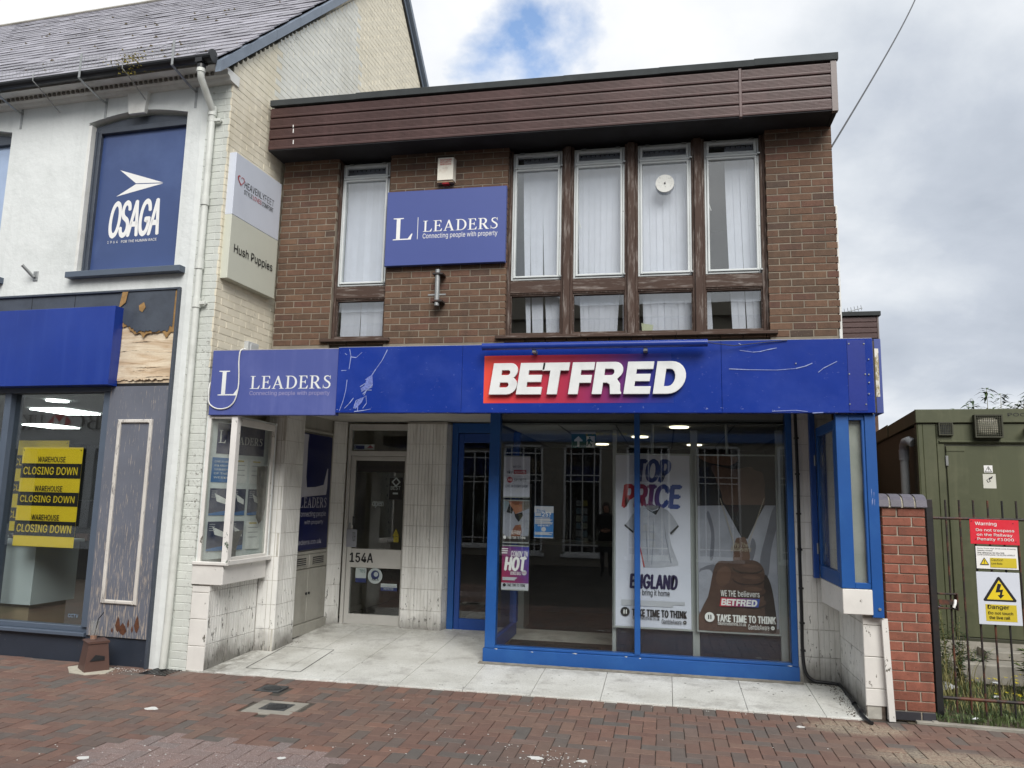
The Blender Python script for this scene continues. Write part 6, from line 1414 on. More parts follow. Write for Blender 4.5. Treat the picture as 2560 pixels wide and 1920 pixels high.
small_posters()

# ================================================================ RIGHT-HAND SIDE
def right_case():
    t = thing('display_case', (1.58, 7.3, .81), 'blue framed display case with frosted panes at the right end of the shopfront', 'display case')
    x0, x1, y0, y1 = 1.430, 1.742, 6.95, 7.86
    mk(MB().cbox(x0, 1.535, y0, y0+.06, 1.03, 2.478), 'wide_post', FRAMEBLUE, t); mk(MB().cbox(1.66, x1+.004, y0-.006, y0+.05, .805, 2.478), 'wide_post', FRAMEBLUE, t)
    mk(MB().cbox(1.535, 1.66, y0+.006, y0+.05, 2.428, 2.478).cbox(1.535, 1.66, y0+.006, y0+.05, 1.03, 1.078), 'rail', FRAMEBLUE, t); mk(MB().cbox(1.637, 1.66, y0+.004, y0+.05, 1.078, 2.428), 'frame', FRAMEBLUE, t)
    mk(MB().box(1.535, 1.637, y0+.03, y0+.035, 1.078, 2.428), 'glass_pane', GLASSM, t)
    F = frame((x0, y1), -PI/2)
    mk(MB(F).cbox(0, .83, -.0, .05, 1.03, 1.15).cbox(0, .83, 0, .05, 2.36, 2.44).cbox(0, .07, 0, .05, 1.15, 2.36).cbox(.76, .85, .0, .05, 1.15, 2.36), 'door_frame', FRAMEBLUE, t)
    mk(MB(F).box(.07, .76, .02, .025, 1.15, 2.36), 'glass_pane', GLASSM, t)
    for z in (1.30, 2.13): mk(MB(F).tube([(-.006, -.012, z-.05), (-.006, -.012, z+.05)], .010, 8), 'hinge', GALV, t)
    for z in (1.12, 2.4): pass
    mk(MB().cbox(1.376, 1.428, 7.87, 7.93, 1.024, 2.62), 'back_post', FRAMEBLUED, t)
    bk = surf('frosted_backing', '#a5a79f', .7, .08, 2, dirt='#7d7f78', dscale=2, damt=.4)
    mk(MB().box(x0+.055, x1-.03, y0+.06, y1, 2.44, 2.46).box(x0+.055, x1-.03, y0+.06, y1, 1.03, 1.05).box(x1-.03, x1-.01, y0+.06, y1, 1.03, 2.46).box(x0+.075, x0+.085, y0+.075, y1, 1.05, 2.44).box(x0+.075, x1-.03, y0+.065, y0+.075, 1.05, 2.44), 'lining', bk, t)
    mk(MB().cbox(x0+.002, 1.668, y0-.004, y0+.03, .825, 1.026), 'apron_board', WHITEWOOD, t)
    mk(MB(frame((x0+.004, y1), -PI/2)).prism([(0, .81), (.91, .828), (.91, 1.026), (0, 1.026)], -.0, .03), 'apron_board', WHITEWOOD, t)
    mk(MB().box(x0+.04, 1.66, y0+.03, y1, .85, .87), 'case_floor', CEIL, t)
    mk(MB().disc((1.712, y0-.014, .875), .012, 'y', .008, 10), 'bolt', GALV, t)
    sc = surf('scratch', '#8f9cc9'); b = Board(t, v=y0-.0065)
    for k in range(9): 
        u = 1.70+rnd.uniform(-.012, .012); z = 1.75+rnd.uniform(-.05, .09); b.poly('scratch', sc, [[(u, z), (u+.003, z+.05), (u-.001, z+.05)]])
    b.done()
    s = thing('loose_batten', (1.79, 6.99, 0), 'leaning white painted batten at the right corner of the shopfront', 'board')
    p = [atY(*q, 7.0) for q in ((2201, 1546), (2216.5, 1546), (2237, 1802), (2221, 1802))]
    mk(MB().prism([(v.x, max(v.z, .002)) for v in p], 6.965, 6.99), 'batten', WHITEWOOD, s)
    mk(MB().box(1.742, 1.752, 7.0, 7.9, .80, 2.5).box(1.756, 1.766, 7.04, 7.9, .0, .80), 'side_board', surf('side_board_paint', '#c5c4be', .7, .1, 4), bb)
right_case()
def black_cable():
    t = thing('cable_conduit', (1.265, 7.93, .1), 'thick black cable clipped down the white tiles and along the floor', 'cable')
    x = 1.262; r = .0155
    pts = [(x-.004, 7.925, 2.62), (x, 7.925, 2.3), (x+.003, 7.925, 1.8), (x-.002, 7.925, 1.2), (x, 7.925, .7), (x-.004, 7.925, .40), (x+.004, 7.922, .22), (x+.03, 7.918, .13), (x+.09, 7.91, .085), (x+.17, 7.905, .078), (x+.26, 7.89, .075), (1.565, 7.84, .07), (1.572, 7.6, .055), (1.565, 7.3, .04), (1.555, 7.05, .03), (1.565, 6.9, .022), (1.585, 6.82, .016)]
    sm = []
    for i in range(len(pts)-1):
        p0, p1, p2, p3 = (Vector(pts[max(i-1, 0)]), Vector(pts[i]), Vector(pts[i+1]), Vector(pts[min(i+2, len(pts)-1)]))
        for k in range(4): u = k/4; sm.append(.5*((2*p1)+(-p0+p2)*u+(2*p0-5*p1+4*p2-p3)*u*u+(-p0+3*p1-3*p2+p3)*u**3))
    sm.append(Vector(pts[-1])); mk(MB().tube(sm, r, 10), 'cable', PLASTB, t)
    for z in (2.35, 2.0, 1.62, 1.28, .92, .6, .35): mk(MB().cbox(x-.02, x+.022, 7.905, 7.95, z-.008, z+.008, .002), 'cable_clip', PLASTB, t)
    for (a, b_) in ((1.572, 7.6), (1.563, 7.3), (1.558, 7.05)): mk(MB().tube([(a, b_-.01, .045), (a, b_+.01, .047)], .021, 10), 'cable_clip', PLASTB, t)
    d = random.Random(9); m = MB(); cols = surf('floor_debris', '#4c4232', 1, .5, 30)
    for _ in range(320):
        if d.random() < .6: x_, y_ = 1.50+d.gauss(0, .03), d.uniform(6.98, 7.85)
        elif d.random() < .5: x_, y_ = d.uniform(1.3, 1.58), 7.86+d.gauss(0, .02)
        else: x_, y_ = -4.0+d.uniform(-.25, .05), 8.2+d.gauss(0, .06)
        z_ = ramp_z(y_)+.001; s = d.uniform(.002, .009); a = d.uniform(0, 6.3)
        m.add([(x_, y_, z_), (x_+s*math.cos(a), y_+s*math.sin(a), z_+s*.4), (x_+s*math.cos(a+2), y_+s*math.sin(a+2), z_+s*.2), (x_+s*.3, y_, z_+s)], [(0, 1, 2), (0, 1, 3), (1, 2, 3)])
    o = mk(m, 'floor_debris', cols); tag(o, 'dirt and leaf crumbs gathered along the foot of the entrance walls', 'debris', kind='stuff')
black_cable()

def brick_wall_stub():
    t = thing('brick_wall', (1.95, 7.1, 0), 'short red brick wall with rounded blue brick coping beside the railings', 'wall')
    y0 = 7.03; x0, x1 = 1.785, 2.118
    core = mk(MB().box(x0+.004, x1-.005, y0+.01, y0+.21, 0, 1.70), 'core', surf('pale_mortar', '#b0a798', .9, .15, 8, bump=.4, bscale=90, dirt='#6b655a', dscale=3, damt=.5), t)
    n = 22; h = 1.70/n; 
    for i in range(n):
        z = (i+.5)*h; cut = .10 if i % 2 else .215
        spans = [(x0, x0+.11), (x0+.12, x1)] if i % 2 else [(x0, x1-.11), (x1-.10, x1)]
        for a, b in spans:
            o = mk(MB().cbox(a+.001, b-.001, y0+rnd.uniform(-.002, .002), y0+.22, z-h/2+.005, z+h/2-.005, .003), 'brick', DARKBRICK if i == 0 else REDBRICK, core)
    cm = BLUEBRICK
    for k in range(4):
        a = 1.755+k*.098; pr = []
        for j in range(9): an = PI*j/8; pr.append((y0+.11-.135*math.cos(an), 1.71+.105*math.sin(an)**.7))
        mk(MB().prism([(y0-.025, 1.705)]+pr+[(y0+.245, 1.705)], a, a+.083, 'x'), 'coping_brick', cm, t)
    mk(MB().prism([(y0-.015, 1.70)]+[(y0+.11-.125*math.cos(PI*j/8), 1.705+.097*math.sin(PI*j/8)**.7) for j in range(9)]+[(y0+.235, 1.70)], 1.76, 2.13, 'x'), 'coping_mortar', surf('coping_mortar', '#b0aa98', .9, .3, 30, bump=.8, bscale=50, dirt='#3c3a33', dscale=20, damt=.8), t)
    g = MB().cbox(2.085, 2.125, 6.99, 7.03, 0, .02); mk(g, 'kerb_end', CONC, t)
brick_wall_stub()

def railings():
    t = thing('railing_gate', (2.2, 7.25, 0), 'rusty black steel railing gate carrying the railway warning signs', 'gate'); Y = 7.25
    mk(MB().cbox(2.186, 2.240, Y-.027, Y+.027, .0, 1.775), 'post', BLACKSTEEL, t)
    mk(MB().box(2.12, 2.15, Y+.0, Y+.04, .0, 1.5), 'wall_post', BLACKSTEEL, t)
    for z0, z1, r in ((1.619, 1.628, .012), (.155, .092, .014)):
        mk(MB().tube([(2.24, Y, z0), (5.2, Y, z0+(z1-z0)*.35)], r, 8), 'rail', RUST, t)
    for k in range(27):
        x = 2.348+k*.1085; lean = rnd.uniform(-.004, .006); mk(MB().tube([(x, Y, .03), (x+lean, Y, 1.775)], .0085, 8), 'bar', RUST if k < 3 or rnd.random() < .4 else BLACKSTEEL, t)
    mk(MB().cbox(2.24, 2.385, Y-.03, Y-.018, .985, 1.0).cbox(2.24, 2.385, Y-.03, Y-.018, .868, .882), 'latch_plate', RUST, t); mk(MB().box(2.245, 2.39, Y-.035, Y-.02, .905, .945), 'latch_bolt', RUST, t)
    mk(MB().tube([(2.372, Y-.03, .945), (2.365, Y-.045, .92), (2.352, Y-.045, .885)], .012, 8), 'padlock_shackle', WHITE, t); mk(MB().cbox(2.383, 2.395, Y-.04, Y+.02, .86, 1.0), 'latch_bracket', RUST, t)
railings()
def warning_signs():
    Y = 7.215
    t = thing('trespass_sign', (2.7, Y, 1.41), 'red sign warning not to trespass on the railway, top on the railings', 'sign')
    b = Board(t, Matrix.Translation((2.695, Y, 1.515)) @ Matrix.Rotation(R(.5), 4, 'Y') @ Matrix.Translation((-2.695, -Y, -1.515)), Y)
    b.panel('plate', SIGNRED, 2.517, 2.89, 1.412, 1.616, .004)
    for s, x0, x1, z0, z1 in (('Warning', 2.557, 2.722, 1.560, 1.597), ('Do not trespass', 2.562, 2.853, 1.512, 1.541), ('on the Railway', 2.566, 2.838, 1.474, 1.503), ('Penalty £1000', 2.569, 2.845, 1.437, 1.466)): b.text(s, WHITE, x0, x1, z0, z1, .022)
    for u, z in ((2.53, 1.60), (2.846, 1.59), (2.86, 1.44), (2.555, 1.45)): b.disc('screw_hole', BLACK, u, z, .004, 8)
    b.done()
    t = thing('level_crossing_plate', (2.7, Y, 1.2), 'white level crossing plate with yellow caution panel, middle of the three signs', 'sign'); b = Board(t, v=Y)
    b.panel('plate', BLACK, 2.545, 2.872, 1.206, 1.400, .004); v, f = shape_geo([[(2.551+.0, 1.213), (2.866, 1.211), (2.866, 1.394), (2.551, 1.395)]]); yy = b.lift(); b.get('face', WHITE).add([(p[0], yy, p[1]) for p in v], f)
    for s, x1, z in (('Name: Poole High Street Level Crossing', 2.853, 1.371), ('Identity number', 2.68, 1.354), ('Grid reference: SZ 014 908', 2.765, 1.337), ('Local control point: Tel 01256 490019', 2.845, 1.320)): b.text(s, BLACK, 2.562, x1, z, z+.013, .01)
    b.rect('caution_panel', surf('caution_yellow', '#c9b52c', .5), 2.655, 2.853, 1.225, 1.303); b.text('Caution', BLACK, 2.662, 2.752, 1.277, 1.298, .012); b.text('Live Rails', BLACK, 2.662, 2.745, 1.250, 1.265, .008)
    b.poly('triangle', BLACK, [[(2.575, 1.245), (2.645, 1.245), (2.61, 1.305)]]); b.poly('triangle_fill', YELLOW, [[(2.584, 1.250), (2.636, 1.250), (2.61, 1.294)]]); b.rect('mark', BLACK, 2.607, 2.613, 1.263, 1.284); b.rect('mark', BLACK, 2.607, 2.613, 1.254, 1.259); b.done()
    t = thing('live_rail_sign', (2.7, Y, .76), 'large white and yellow Danger live rail sign, bottom of the three signs', 'sign'); b = Board(t, v=Y)
    b.panel('plate', surf('sign_white', '#cdd3dd', .4, .03, 3), 2.543, 2.868, .762, 1.186, .004)
    b.poly('triangle', BLACK, [[(2.592, .95), (2.585, .962), (2.70, 1.145), (2.71, 1.15), (2.72, 1.145), (2.835, .962), (2.828, .95)]]); b.poly('triangle_fill', YELLOW, [[(2.612, .965), (2.808, .965), (2.71, 1.122)]])
    b.poly('lightning', BLACK, [[(2.700, 1.095), (2.728, 1.090), (2.712, 1.045), (2.738, 1.048), (2.727, 1.005), (2.745, 1.005), (2.715, .972), (2.695, 1.000), (2.711, 1.003), (2.715, 1.025), (2.680, 1.022)]])
    b.panel('caution_panel', surf('caution_yellow', '#c9b52c'), 2.597, 2.830, .790, .925, .001, b.v-.0015); b.v -= .0016
    b.text('Danger', BLACK, 2.612, 2.775, .880, .922, .03); b.text('Do not touch', BLACK, 2.615, 2.800, .845, .868, .018); b.text('the live rail', BLACK, 2.620, 2.775, .808, .834, .018); b.done()
warning_signs()

def cabinet():
    M = frame((2.745, 9.2), R(-4)); t = thing('equipment_cabin', (4, 11, .3), 'olive green steel railway equipment cabin behind the railings', 'cabin')
    mk(MB(M).box(0.012, 4.2, .012, 4.6, .34, 2.6), 'body', OLIVED, t)
    mk(MB(M).cbox(-.0, .05, -.0, .05, .33, 2.62, .006).cbox(-.01, .0, .0, .09, .33, 2.62), 'corner_trim', OLIVE, t)
    mk(MB(M).cbox(.05, .18, .0, .02, .33, 2.62).cbox(.183, .255, -.004, .02, .33, 2.40).cbox(.183, 4.2, .0, .02, 2.40, 2.62), 'front_panel', OLIVE, t)
    mk(MB(M).cbox(-.02, 4.25, -.025, .01, 2.63, 2.78, .006), 'roof_edge', OLIVE, t)
    mk(MB(M).prism([(-.02, 2.63), (4.7, 2.52), (4.7, 2.66), (-.02, 2.775)], -.03, .01, 'x', M=ID) if False else MB(M).prism([(.012, 2.63), (4.7, 2.51), (4.7, 2.655), (.012, 2.775)], -.02, .0, 'x').prism([(1.45, 2.60), (4.7, 2.515), (4.7, 2.665), (1.45, 2.752)], -.028, -.02, 'x'), 'side_roof_edge', OLIVE, t)
    mk(MB(M).box(-.005, 4.2, .0, 4.6, 2.62, 2.63).add([(0, 0, 2.765), (4.2, 0, 2.765), (4.2, 4.7, 2.65), (0, 4.7, 2.65)], [(0, 1, 2, 3)]), 'roof', OLIVED, t)
    mk(MB(M).cbox(.268, 1.55, -.006, .02, .37, 2.375, .005), 'door', OLIVE, t)
    mk(MB(M).cbox(.205, 4.0, -.02, .0, 2.415, 2.435).cbox(.27, .45, -.012, -.006, 2.315, 2.345), 'drip_strip', OLIVE, t)
    mk(MB(M).cbox(.257, .285, -.02, -.006, 2.16, 2.27), 'hinge', GALV, t)
    mk(MB(M).cbox(.183, 1.6, -.01, .02, .30, .365), 'threshold', OLIVED, t)
    # louvre on the side wall
    lv = MB(M)
    for k in range(12): lv.box(-.012, .0, .03, .14, 2.28+k*.026, 2.29+k*.026)
    mk(lv, 'louvre', OLIVE, t)
    def cage(u0, u1, z0, z1, d, nu, nz, name, lab):
        c = thing(name, M @ Vector(((u0+u1)/2, -d, z0)), lab, 'light' if 'lamp' in name else 'vent')
        g = MB(M)
        for k in range(nu+1): u = u0+(u1-u0)*k/nu; g.box(u-.0025, u+.0025, -d-.003, -d+.003, z0, z1)
        for k in range(nz+1): z = z0+(z1-z0)*k/nz; g.box(u0, u1, -d-.003, -d+.003, z-.0025, z+.0025)
        for z in (z0, z1): g.box(u0-.006, u0+.006, -d, 0, z-.006, z+.006); g.box(u1-.006, u1+.006, -d, 0, z-.006, z+.006)
        g.box(u0-.012, u0, -d-.004, 0, z0-.012, z1+.012); g.box(u1, u1+.012, -d-.004, 0, z0-.012, z1+.012); g.box(u0, u1, -d-.004, 0, z0-.012, z0); g.box(u0, u1, -d-.004, 0, z1, z1+.012)
        mk(g, 'wire_cage', OLIVED, c); return c
    c = cage(.215, .335, 2.505, 2.625, .035, 7, 7, 'vent_cage', 'small square wire covered vent on the green cabin'); mk(MB(M).box(.215, .335, -.004, 0, 2.505, 2.625), 'back_plate', surf('vent_back', '#3d4654', .6), c)
    c = cage(.555, .800, 2.475, 2.70, .09, 13, 11, 'lamp_cage', 'caged bulkhead lamp with domed cream lens above the cabin door')
    dm = MB(M); pr = [(0, .0), (.035, .02), (.07, .05), (.08, .07)]
    n = 20; vs = []; rings = [(1.0, 0), (.98, .03), (.90, .055), (.6, .068), (0.001, .072)]
    for s, d in rings:
        for k in range(n):
            a = 2*PI*k/n; sx = math.copysign(abs(math.cos(a))**.5, math.cos(a)); sz = math.copysign(abs(math.sin(a))**.5, math.sin(a)); vs.append((.6775+.107*s*sx, -d-.004, 2.588+.097*s*sz))
    dm.add(vs, [(i*n+k, i*n+(k+1) % n, (i+1)*n+(k+1) % n, (i+1)*n+k) for i in range(4) for k in range(n)], smooth=True); mk(dm, 'lens', surf('cream_lens', '#f0ecd8', .35, .05, 5), c)
    b = Board(t, M, -.0255); b.text('POOLE HIGH STREET', BLACK, .882, 1.75, 2.697, 2.733, .008); b.done()
    s = thing('voltage_sticker', M @ Vector((.665, -.01, 2.1)), 'small white sticker with electric triangle on the green cabin door', 'sticker'); b = Board(s, M, -.0075); b.panel('sheet', WHITE, .625, .708, 2.093, 2.170, .001); b.v -= .0012
    b.poly('triangle', BLACK, [[(.632, 2.100), (.701, 2.100), (.6665, 2.162)], [(.6395, 2.1045), (.6935, 2.1045), (.6665, 2.153)]]); b.poly('lightning', BLACK, [[(.667, 2.142), (.660, 2.124), (.670, 2.126), (.665, 2.108), (.676, 2.130), (.667, 2.128), (.672, 2.142)]]); b.done()
    s = thing('phone_sticker', M @ Vector((.67, -.01, 1.93)), 'larger white sticker with telephone drawing below the triangle sticker', 'sticker'); b = Board(s, M, -.0075); b.panel('sheet', surf('aged_sticker', '#c8c8bd', .6), .610, .733, 1.925, 2.078, .001); b.v -= .0012
    b.poly('phone', BLACK, [[(.655, 1.985), (.683, 2.000), (.668, 2.030), (.641, 2.014)], [(.658, 1.992), (.676, 2.001), (.664, 2.024), (.647, 2.013)]]); b.poly('phone', BLACK, [[(.664, 2.036), (.690, 2.045), (.695, 2.030), (.672, 2.022)]]); b.poly('phone', BLACK, [[(.688, 2.046), (.699, 2.056), (.704, 2.050), (.694, 2.030)]]); b.done()
    p = thing('pipe_stub', M @ Vector((1.02, -.05, 2.5)), 'pink grey pipe end poking out of the cabin at the photo edge', 'pipe'); mk(MB(M).tube([(1.06, .0, 2.56), (1.06, -.10, 2.555), (1.02, -.14, 2.55)], .03, 12), 'pipe', surf('pinkish_pipe', '#a07f78', .5), p)
    w = thing('waste_pipe', (2.75, 9.5, 1.8), 'light grey plastic pipe against the dark side of the green cabin', 'pipe'); S = frame((2.745, 9.2), R(86)); gp = surf('grey_plastic_pipe', '#9fa3a3', .4, .05, 4)
    mk(MB(S).tube([(.16, .02, 2.42), (.20, .05, 2.45), (.30, .07, 2.44), (.36, .07, 2.40), (.38, .07, 2.33)], .05, 14), 'elbow', gp, w); mk(MB(S).tube([(.38, .07, 2.24), (.38, .07, 2.36)], .055, 14), 'collar', gp, w); mk(MB(S).tube([(.38, .07, 2.3), (.41, .07, .3)], .047, 14), 'pipe', gp, w)
    pb = thing('concrete_plinth', (3.5, 9.4, 0), 'weathered concrete slab under the green cabin', 'plinth'); mk(MB(M).cbox(-.2, 4.3, -.55, -.02, .0, .20, .015).cbox(.45, 4.3, -.30, -.02, .20, .285, .01).box(-.05, 4.3, -.015, 4.7, .0, .33), 'slab', CONC, pb)
cabinet()

def rear_block():
    mk(MB().box(1.72, 3.06, 12, 16, 0, 4.15), 'rear_block', BRICK, bb)
    fp = mk(MB().box(1.70, 3.11, 11.94, 16, 4.13, 4.16), 'rear_soffit', SOFFIT, bb)
    for k in range(4): mk(MB().cbox(1.70, 3.09, 11.94, 11.98, 4.165+k*.083, 4.165+(k+1)*.083-.006), 'fascia_board', MAROON, bb)
    mk(MB().cbox(3.09, 3.115, 11.935, 16, 4.15, 4.50), 'fascia_corner_trim', surf('brown_corner_trim', '#6a5f5c'), bb)
    mk(MB().cbox(1.68, 3.14, 11.9, 16, 4.50, 4.565), 'roof_felt', FELT, bb)
    # bricks seen on its corner
    a = thing('tv_antenna', (3.2, 14, 4.57), 'thin television antenna on the low roof behind the brick building', 'antenna'); m = MB()
    m.tube([(3.22, 14, 4.57), (3.22, 14, 5.08)], .01, 6); m.tube([(3.02, 14, 5.04), (3.40, 14, 5.13)], .006, 6)
    for k in range(7): x = 3.05+k*.055; m.tube([(x-.03, 13.9, 5.09+k*.011), (x+.03, 14.1, 5.02+k*.016)], .004, 5)
    mk(m, 'rods', GALV, a)
    w = thing('overhead_cable', (1.75, 9, 6), 'single overhead cable rising across the sky from the brick building', 'cable')
    p0 = EYE+ray(2079, 367)*7.99/ray(2079, 367).y; p1 = EYE+ray(2290, -6)*34; n = 24; ps = []
    for k in range(n+1): f = k/n; p = p0.lerp(p1, f); p.z -= .28*4*f*(1-f)*.4; ps.append(p)
    mk(MB().tube(ps, [.010+.02*k/n for k in range(n+1)], 6), 'cable', BLACKSTEEL, w)
rear_block()

# ---------------------------------------------------------------- plants and litter
G1 = surf('leaf_green', '#5c6b40', .6, .35, 30, pr=.25); G2 = surf('straw_grass', '#97925f', .8, .3, 30, pr=.25); G3 = surf('dark_leaf', '#3d5231', .6, .3, 30, pr=.25)
def vegetation():
    r = random.Random(21)
    def blades(n, mat, name, label, hmin, hmax, area, wid=.004):
        v = []; f = []
        for _ in range(n):
            x, y = area(r); h = r.uniform(hmin, hmax); a = r.uniform(0, 6.28); lx, ly = math.cos(a)*h*r.uniform(.1, .6), math.sin(a)*h*r.uniform(.1, .6); w = wid*r.uniform(.6, 1.6); px, py = -math.sin(a)*w, math.cos(a)*w; b = len(v)
            v += [(x-px, y-py, 0), (x+px, y+py, 0), (x+lx*.4+px*.8, y+ly*.4+py*.8, h*.6), (x+lx*.4-px*.8, y+ly*.4-py*.8, h*.6), (x+lx, y+ly, h*r.uniform(.8, 1))]
            f += [(b, b+1, b+2, b+3), (b+3, b+2, b+4)]
        me = bpy.data.meshes.new(name); me.from_pydata(v, [], f); me.materials.append(mat); o = bpy.data.objects.new(name, me); link(o); tag(o, label, 'grass', kind='stuff')
    def ar(x0, x1, y0, y1):
        def g(r):
            while True:
                x, y = r.uniform(x0, x1), r.uniform(y0, y1)
                if math.sin(x*7.1+1)*math.sin(y*5.3)+r.uniform(-.8, .9) > -.35: return x, y
        return g
    blades(8500, G1, 'grass', 'short green grass growing on the verge behind the railings', .015, .085, ar(2.15, 5.2, 7.05, 8.75))
    blades(2200, G2, 'grass', 'dry straw coloured grass mixed into the verge behind the railings', .04, .15, ar(2.15, 5.2, 7.35, 8.8), .003)
    blades(260, G2, 'grass', 'tall dry grass stems against the railing post', .2, .55, ar(2.16, 2.75, 7.7, 8.9), .003)
    def clover(n, x0, x1, y0, y1):
        v = []; f = []
        for _ in range(n):
            x, y, z = r.uniform(x0, x1), r.uniform(y0, y1), r.uniform(.01, .05)
            if math.sin(x*9)*math.cos(y*8)+r.uniform(-.6, .6) < -.1: continue
            for k in range(3):
                a = k*2.09+r.random(); s = r.uniform(.008, .018); b = len(v)
                v += [(x, y, z), (x+s*math.cos(a-.4), y+s*math.sin(a-.4), z+.004), (x+s*1.3*math.cos(a), y+s*1.3*math.sin(a), z), (x+s*math.cos(a+.4), y+s*math.sin(a+.4), z+.004)]; f.append((b, b+1, b+2, b+3))
        me = bpy.data.meshes.new('ground_leaves'); me.from_pydata(v, [], f); me.materials.append(G3); o = bpy.data.objects.new('ground_leaves', me); link(o); tag(o, 'low leafy ground cover on the verge behind the railings', 'ground cover', kind='stuff')
    clover(3600, 2.05, 4.6, 7.04, 8.4)
    def weed(x, y, h, n, leaf, mat, label, spread=.12, tips=None, name='weed', base=0.0, cat='weed'):
        t = thing(name, (x, y, base), label, cat); st = MB(); lf = MB(); tp = MB()
        for s in range(n):
            a = r.uniform(0, 6.28); lean = r.uniform(.05, spread); hh = h*r.uniform(.65, 1); pts = []
            for k in range(6): f = k/5; pts.append((x+math.cos(a)*lean*f*f*1.3, y+math.sin(a)*lean*f*f*1.3, base+hh*f))
            st.tube(pts, [.004*(1-.6*k/5) for k in range(6)], 5)
            m = int(24+hh*70)
            for k in range(m):
                f = r.uniform(.12, 1); c = Vector(pts[0]).lerp(Vector(pts[-1]), f); i = min(4, int(f*5)); c = Vector(pts[i]).lerp(Vector(pts[i+1]), f*5-i) if f < 1 else Vector(pts[-1])
                b_ = r.uniform(0, 6.28); L_ = leaf*r.uniform(.5, 1.1)*(1.1-.5*f); up_ = r.uniform(-.2, .7); d = Vector((math.cos(b_), math.sin(b_), up_)).normalized(); sd_ = d.cross(Vector((0, 0, 1))).normalized()*L_*.16
                p1 = c+d*L_*.5; p2 = c+d*L_; p2.z -= L_*.2; lf.add([tuple(c), tuple(p1+sd_), tuple(p2), tuple(p1-sd_)], [(0, 1, 2, 3)])
            if tips: c = Vector(pts[-1]); [tp.add([tuple(c+Vector((r.gauss(0, .008), r.gauss(0, .008), r.gauss(0, .008)))) for _ in range(3)], [(0, 1, 2)]) for _ in range(14)]
        mk(st, 'stem', G2, t); mk(lf, 'foliage', mat, t)
        if tips: mk(tp, 'flower_head', tips, t)
    mauve = surf('mauve_flower', '#8a7f9a', .8)
    weed(2.64, 8.35, 1.05, 3, .07, G1, 'tall thin flowering weed growing up behind the bent latch', .08, mauve)
    weed(2.50, 8.2, .62, 7, .09, G1, 'bushy feathery weed beside the railing post', .16)
    weed(2.78, 8.45, .70, 6, .08, G3, 'dark leafy weed behind the Danger sign post bars', .14)
    weed(3.30, 8.1, .50, 7, .13, G1, 'broad bladed green weed near the right photo edge', .20)
    weed(3.02, 8.75, .40, 5, .09, G3, 'low leafy weed at the foot of the concrete slab', .15)
    weed(2.34, 8.5, .55, 6, .07, G2, 'dry straw coloured weed right beside the brick wall', .15)
    yf = surf('yellow_flower', '#d8c81f', .6); m = MB(); 
    for _ in range(26):
        x, y, z = r.uniform(2.7, 3.3), r.uniform(7.5, 8.1), r.uniform(.10, .24); s = .012
        for k in range(5): a = k*1.256; m.add([(x, y, z), (x+s*math.cos(a-.4), y+s*.6*math.sin(a-.4), z+.006+s*.4*math.sin(a-.4)), (x+s*1.4*math.cos(a), y+s*math.sin(a), z+.01), (x+s*math.cos(a+.4), y+s*.6*math.sin(a+.4), z+.006)], [(0, 1, 2, 3)])
    o = mk(m, 'flower', yf); tag(o, 'small yellow flowers dotted through the verge grass', 'flowers', kind='stuff')
    lit = surf('dirty_plastic', '#d3d6d8', .4, .1, 10)
    for i, (x, y, s, lab) in enumerate(((2.55, 8.2, .13, 'crumpled pale plastic bag in the weeds near the gate post'), (2.78, 7.75, .06, 'small white wrapper lying in the verge grass'), (3.12, 8.55, .05, 'white scrap against the concrete slab'), (2.44, 7.12, .035, 'white scrap of paper at the verge edge'), (2.92, 7.95, .04, 'torn white wrapper below the Danger sign'))):
        t = thing('litter', (x, y, .03), lab, 'litter'); q = [(x+s*math.cos(a*.9)*r.uniform(.5, 1.2), y+s*math.sin(a*.9)*r.uniform(.4, .9), r.uniform(.02, .02+s*.7)) for a in range(7)]; mk(MB().add(q+[(x, y, .03+s*.5)], [(k, (k+1) % 7, 7) for k in range(7)]), 'scrap', lit, t)
    # buddleia behind the cabin
    t = thing('buddleia_bush', (4.75, 14.6, 0), 'tips of a buddleia bush showing above the green cabin roof', 'bush'); st = MB(); lf = MB()
    for (x, h) in ((4.9, 3.35), (5.15, 3.5), (5.35, 3.62), (5.5, 3.78), (5.62, 3.66), (5.75, 3.5), (5.95, 3.55), (6.1, 3.74), (6.25, 3.6), (5.25, 3.4), (6.5, 3.5), (5.85, 3.45), (6.0, 3.5)):
        y = 14.6+r.uniform(-.3, .3); pts = [(5.5+(x-5.5)*f**1.3*1.0, y, h*f) for f in (0, .3, .6, .8, .92, 1)]; st.tube(pts, [.02, .016, .011, .008, .005, .003], 5)
        for k in range(60):
            f = 1-.3*r.random()**1.5; c = Vector((5.5+(x-5.5)*f**1.3, y, h*f)); b_ = r.uniform(0, 6.28); L_ = r.uniform(.10, .22); d = Vector((math.cos(b_), math.sin(b_)*.6, r.uniform(-.3, .5))).normalized(); sd_ = d.cross(Vector((0, 0, 1))).normalized()*L_*.13
            p1 = c+d*L_*.5; p2 = c+d*L_; p2.z -= L_*.3; lf.add([tuple(c), tuple(p1+sd_), tuple(p2), tuple(p1-sd_)], [(0, 1, 2, 3)])
    mk(st, 'stem', G2, t); mk(lf, 'foliage', G3, t)
vegetation()

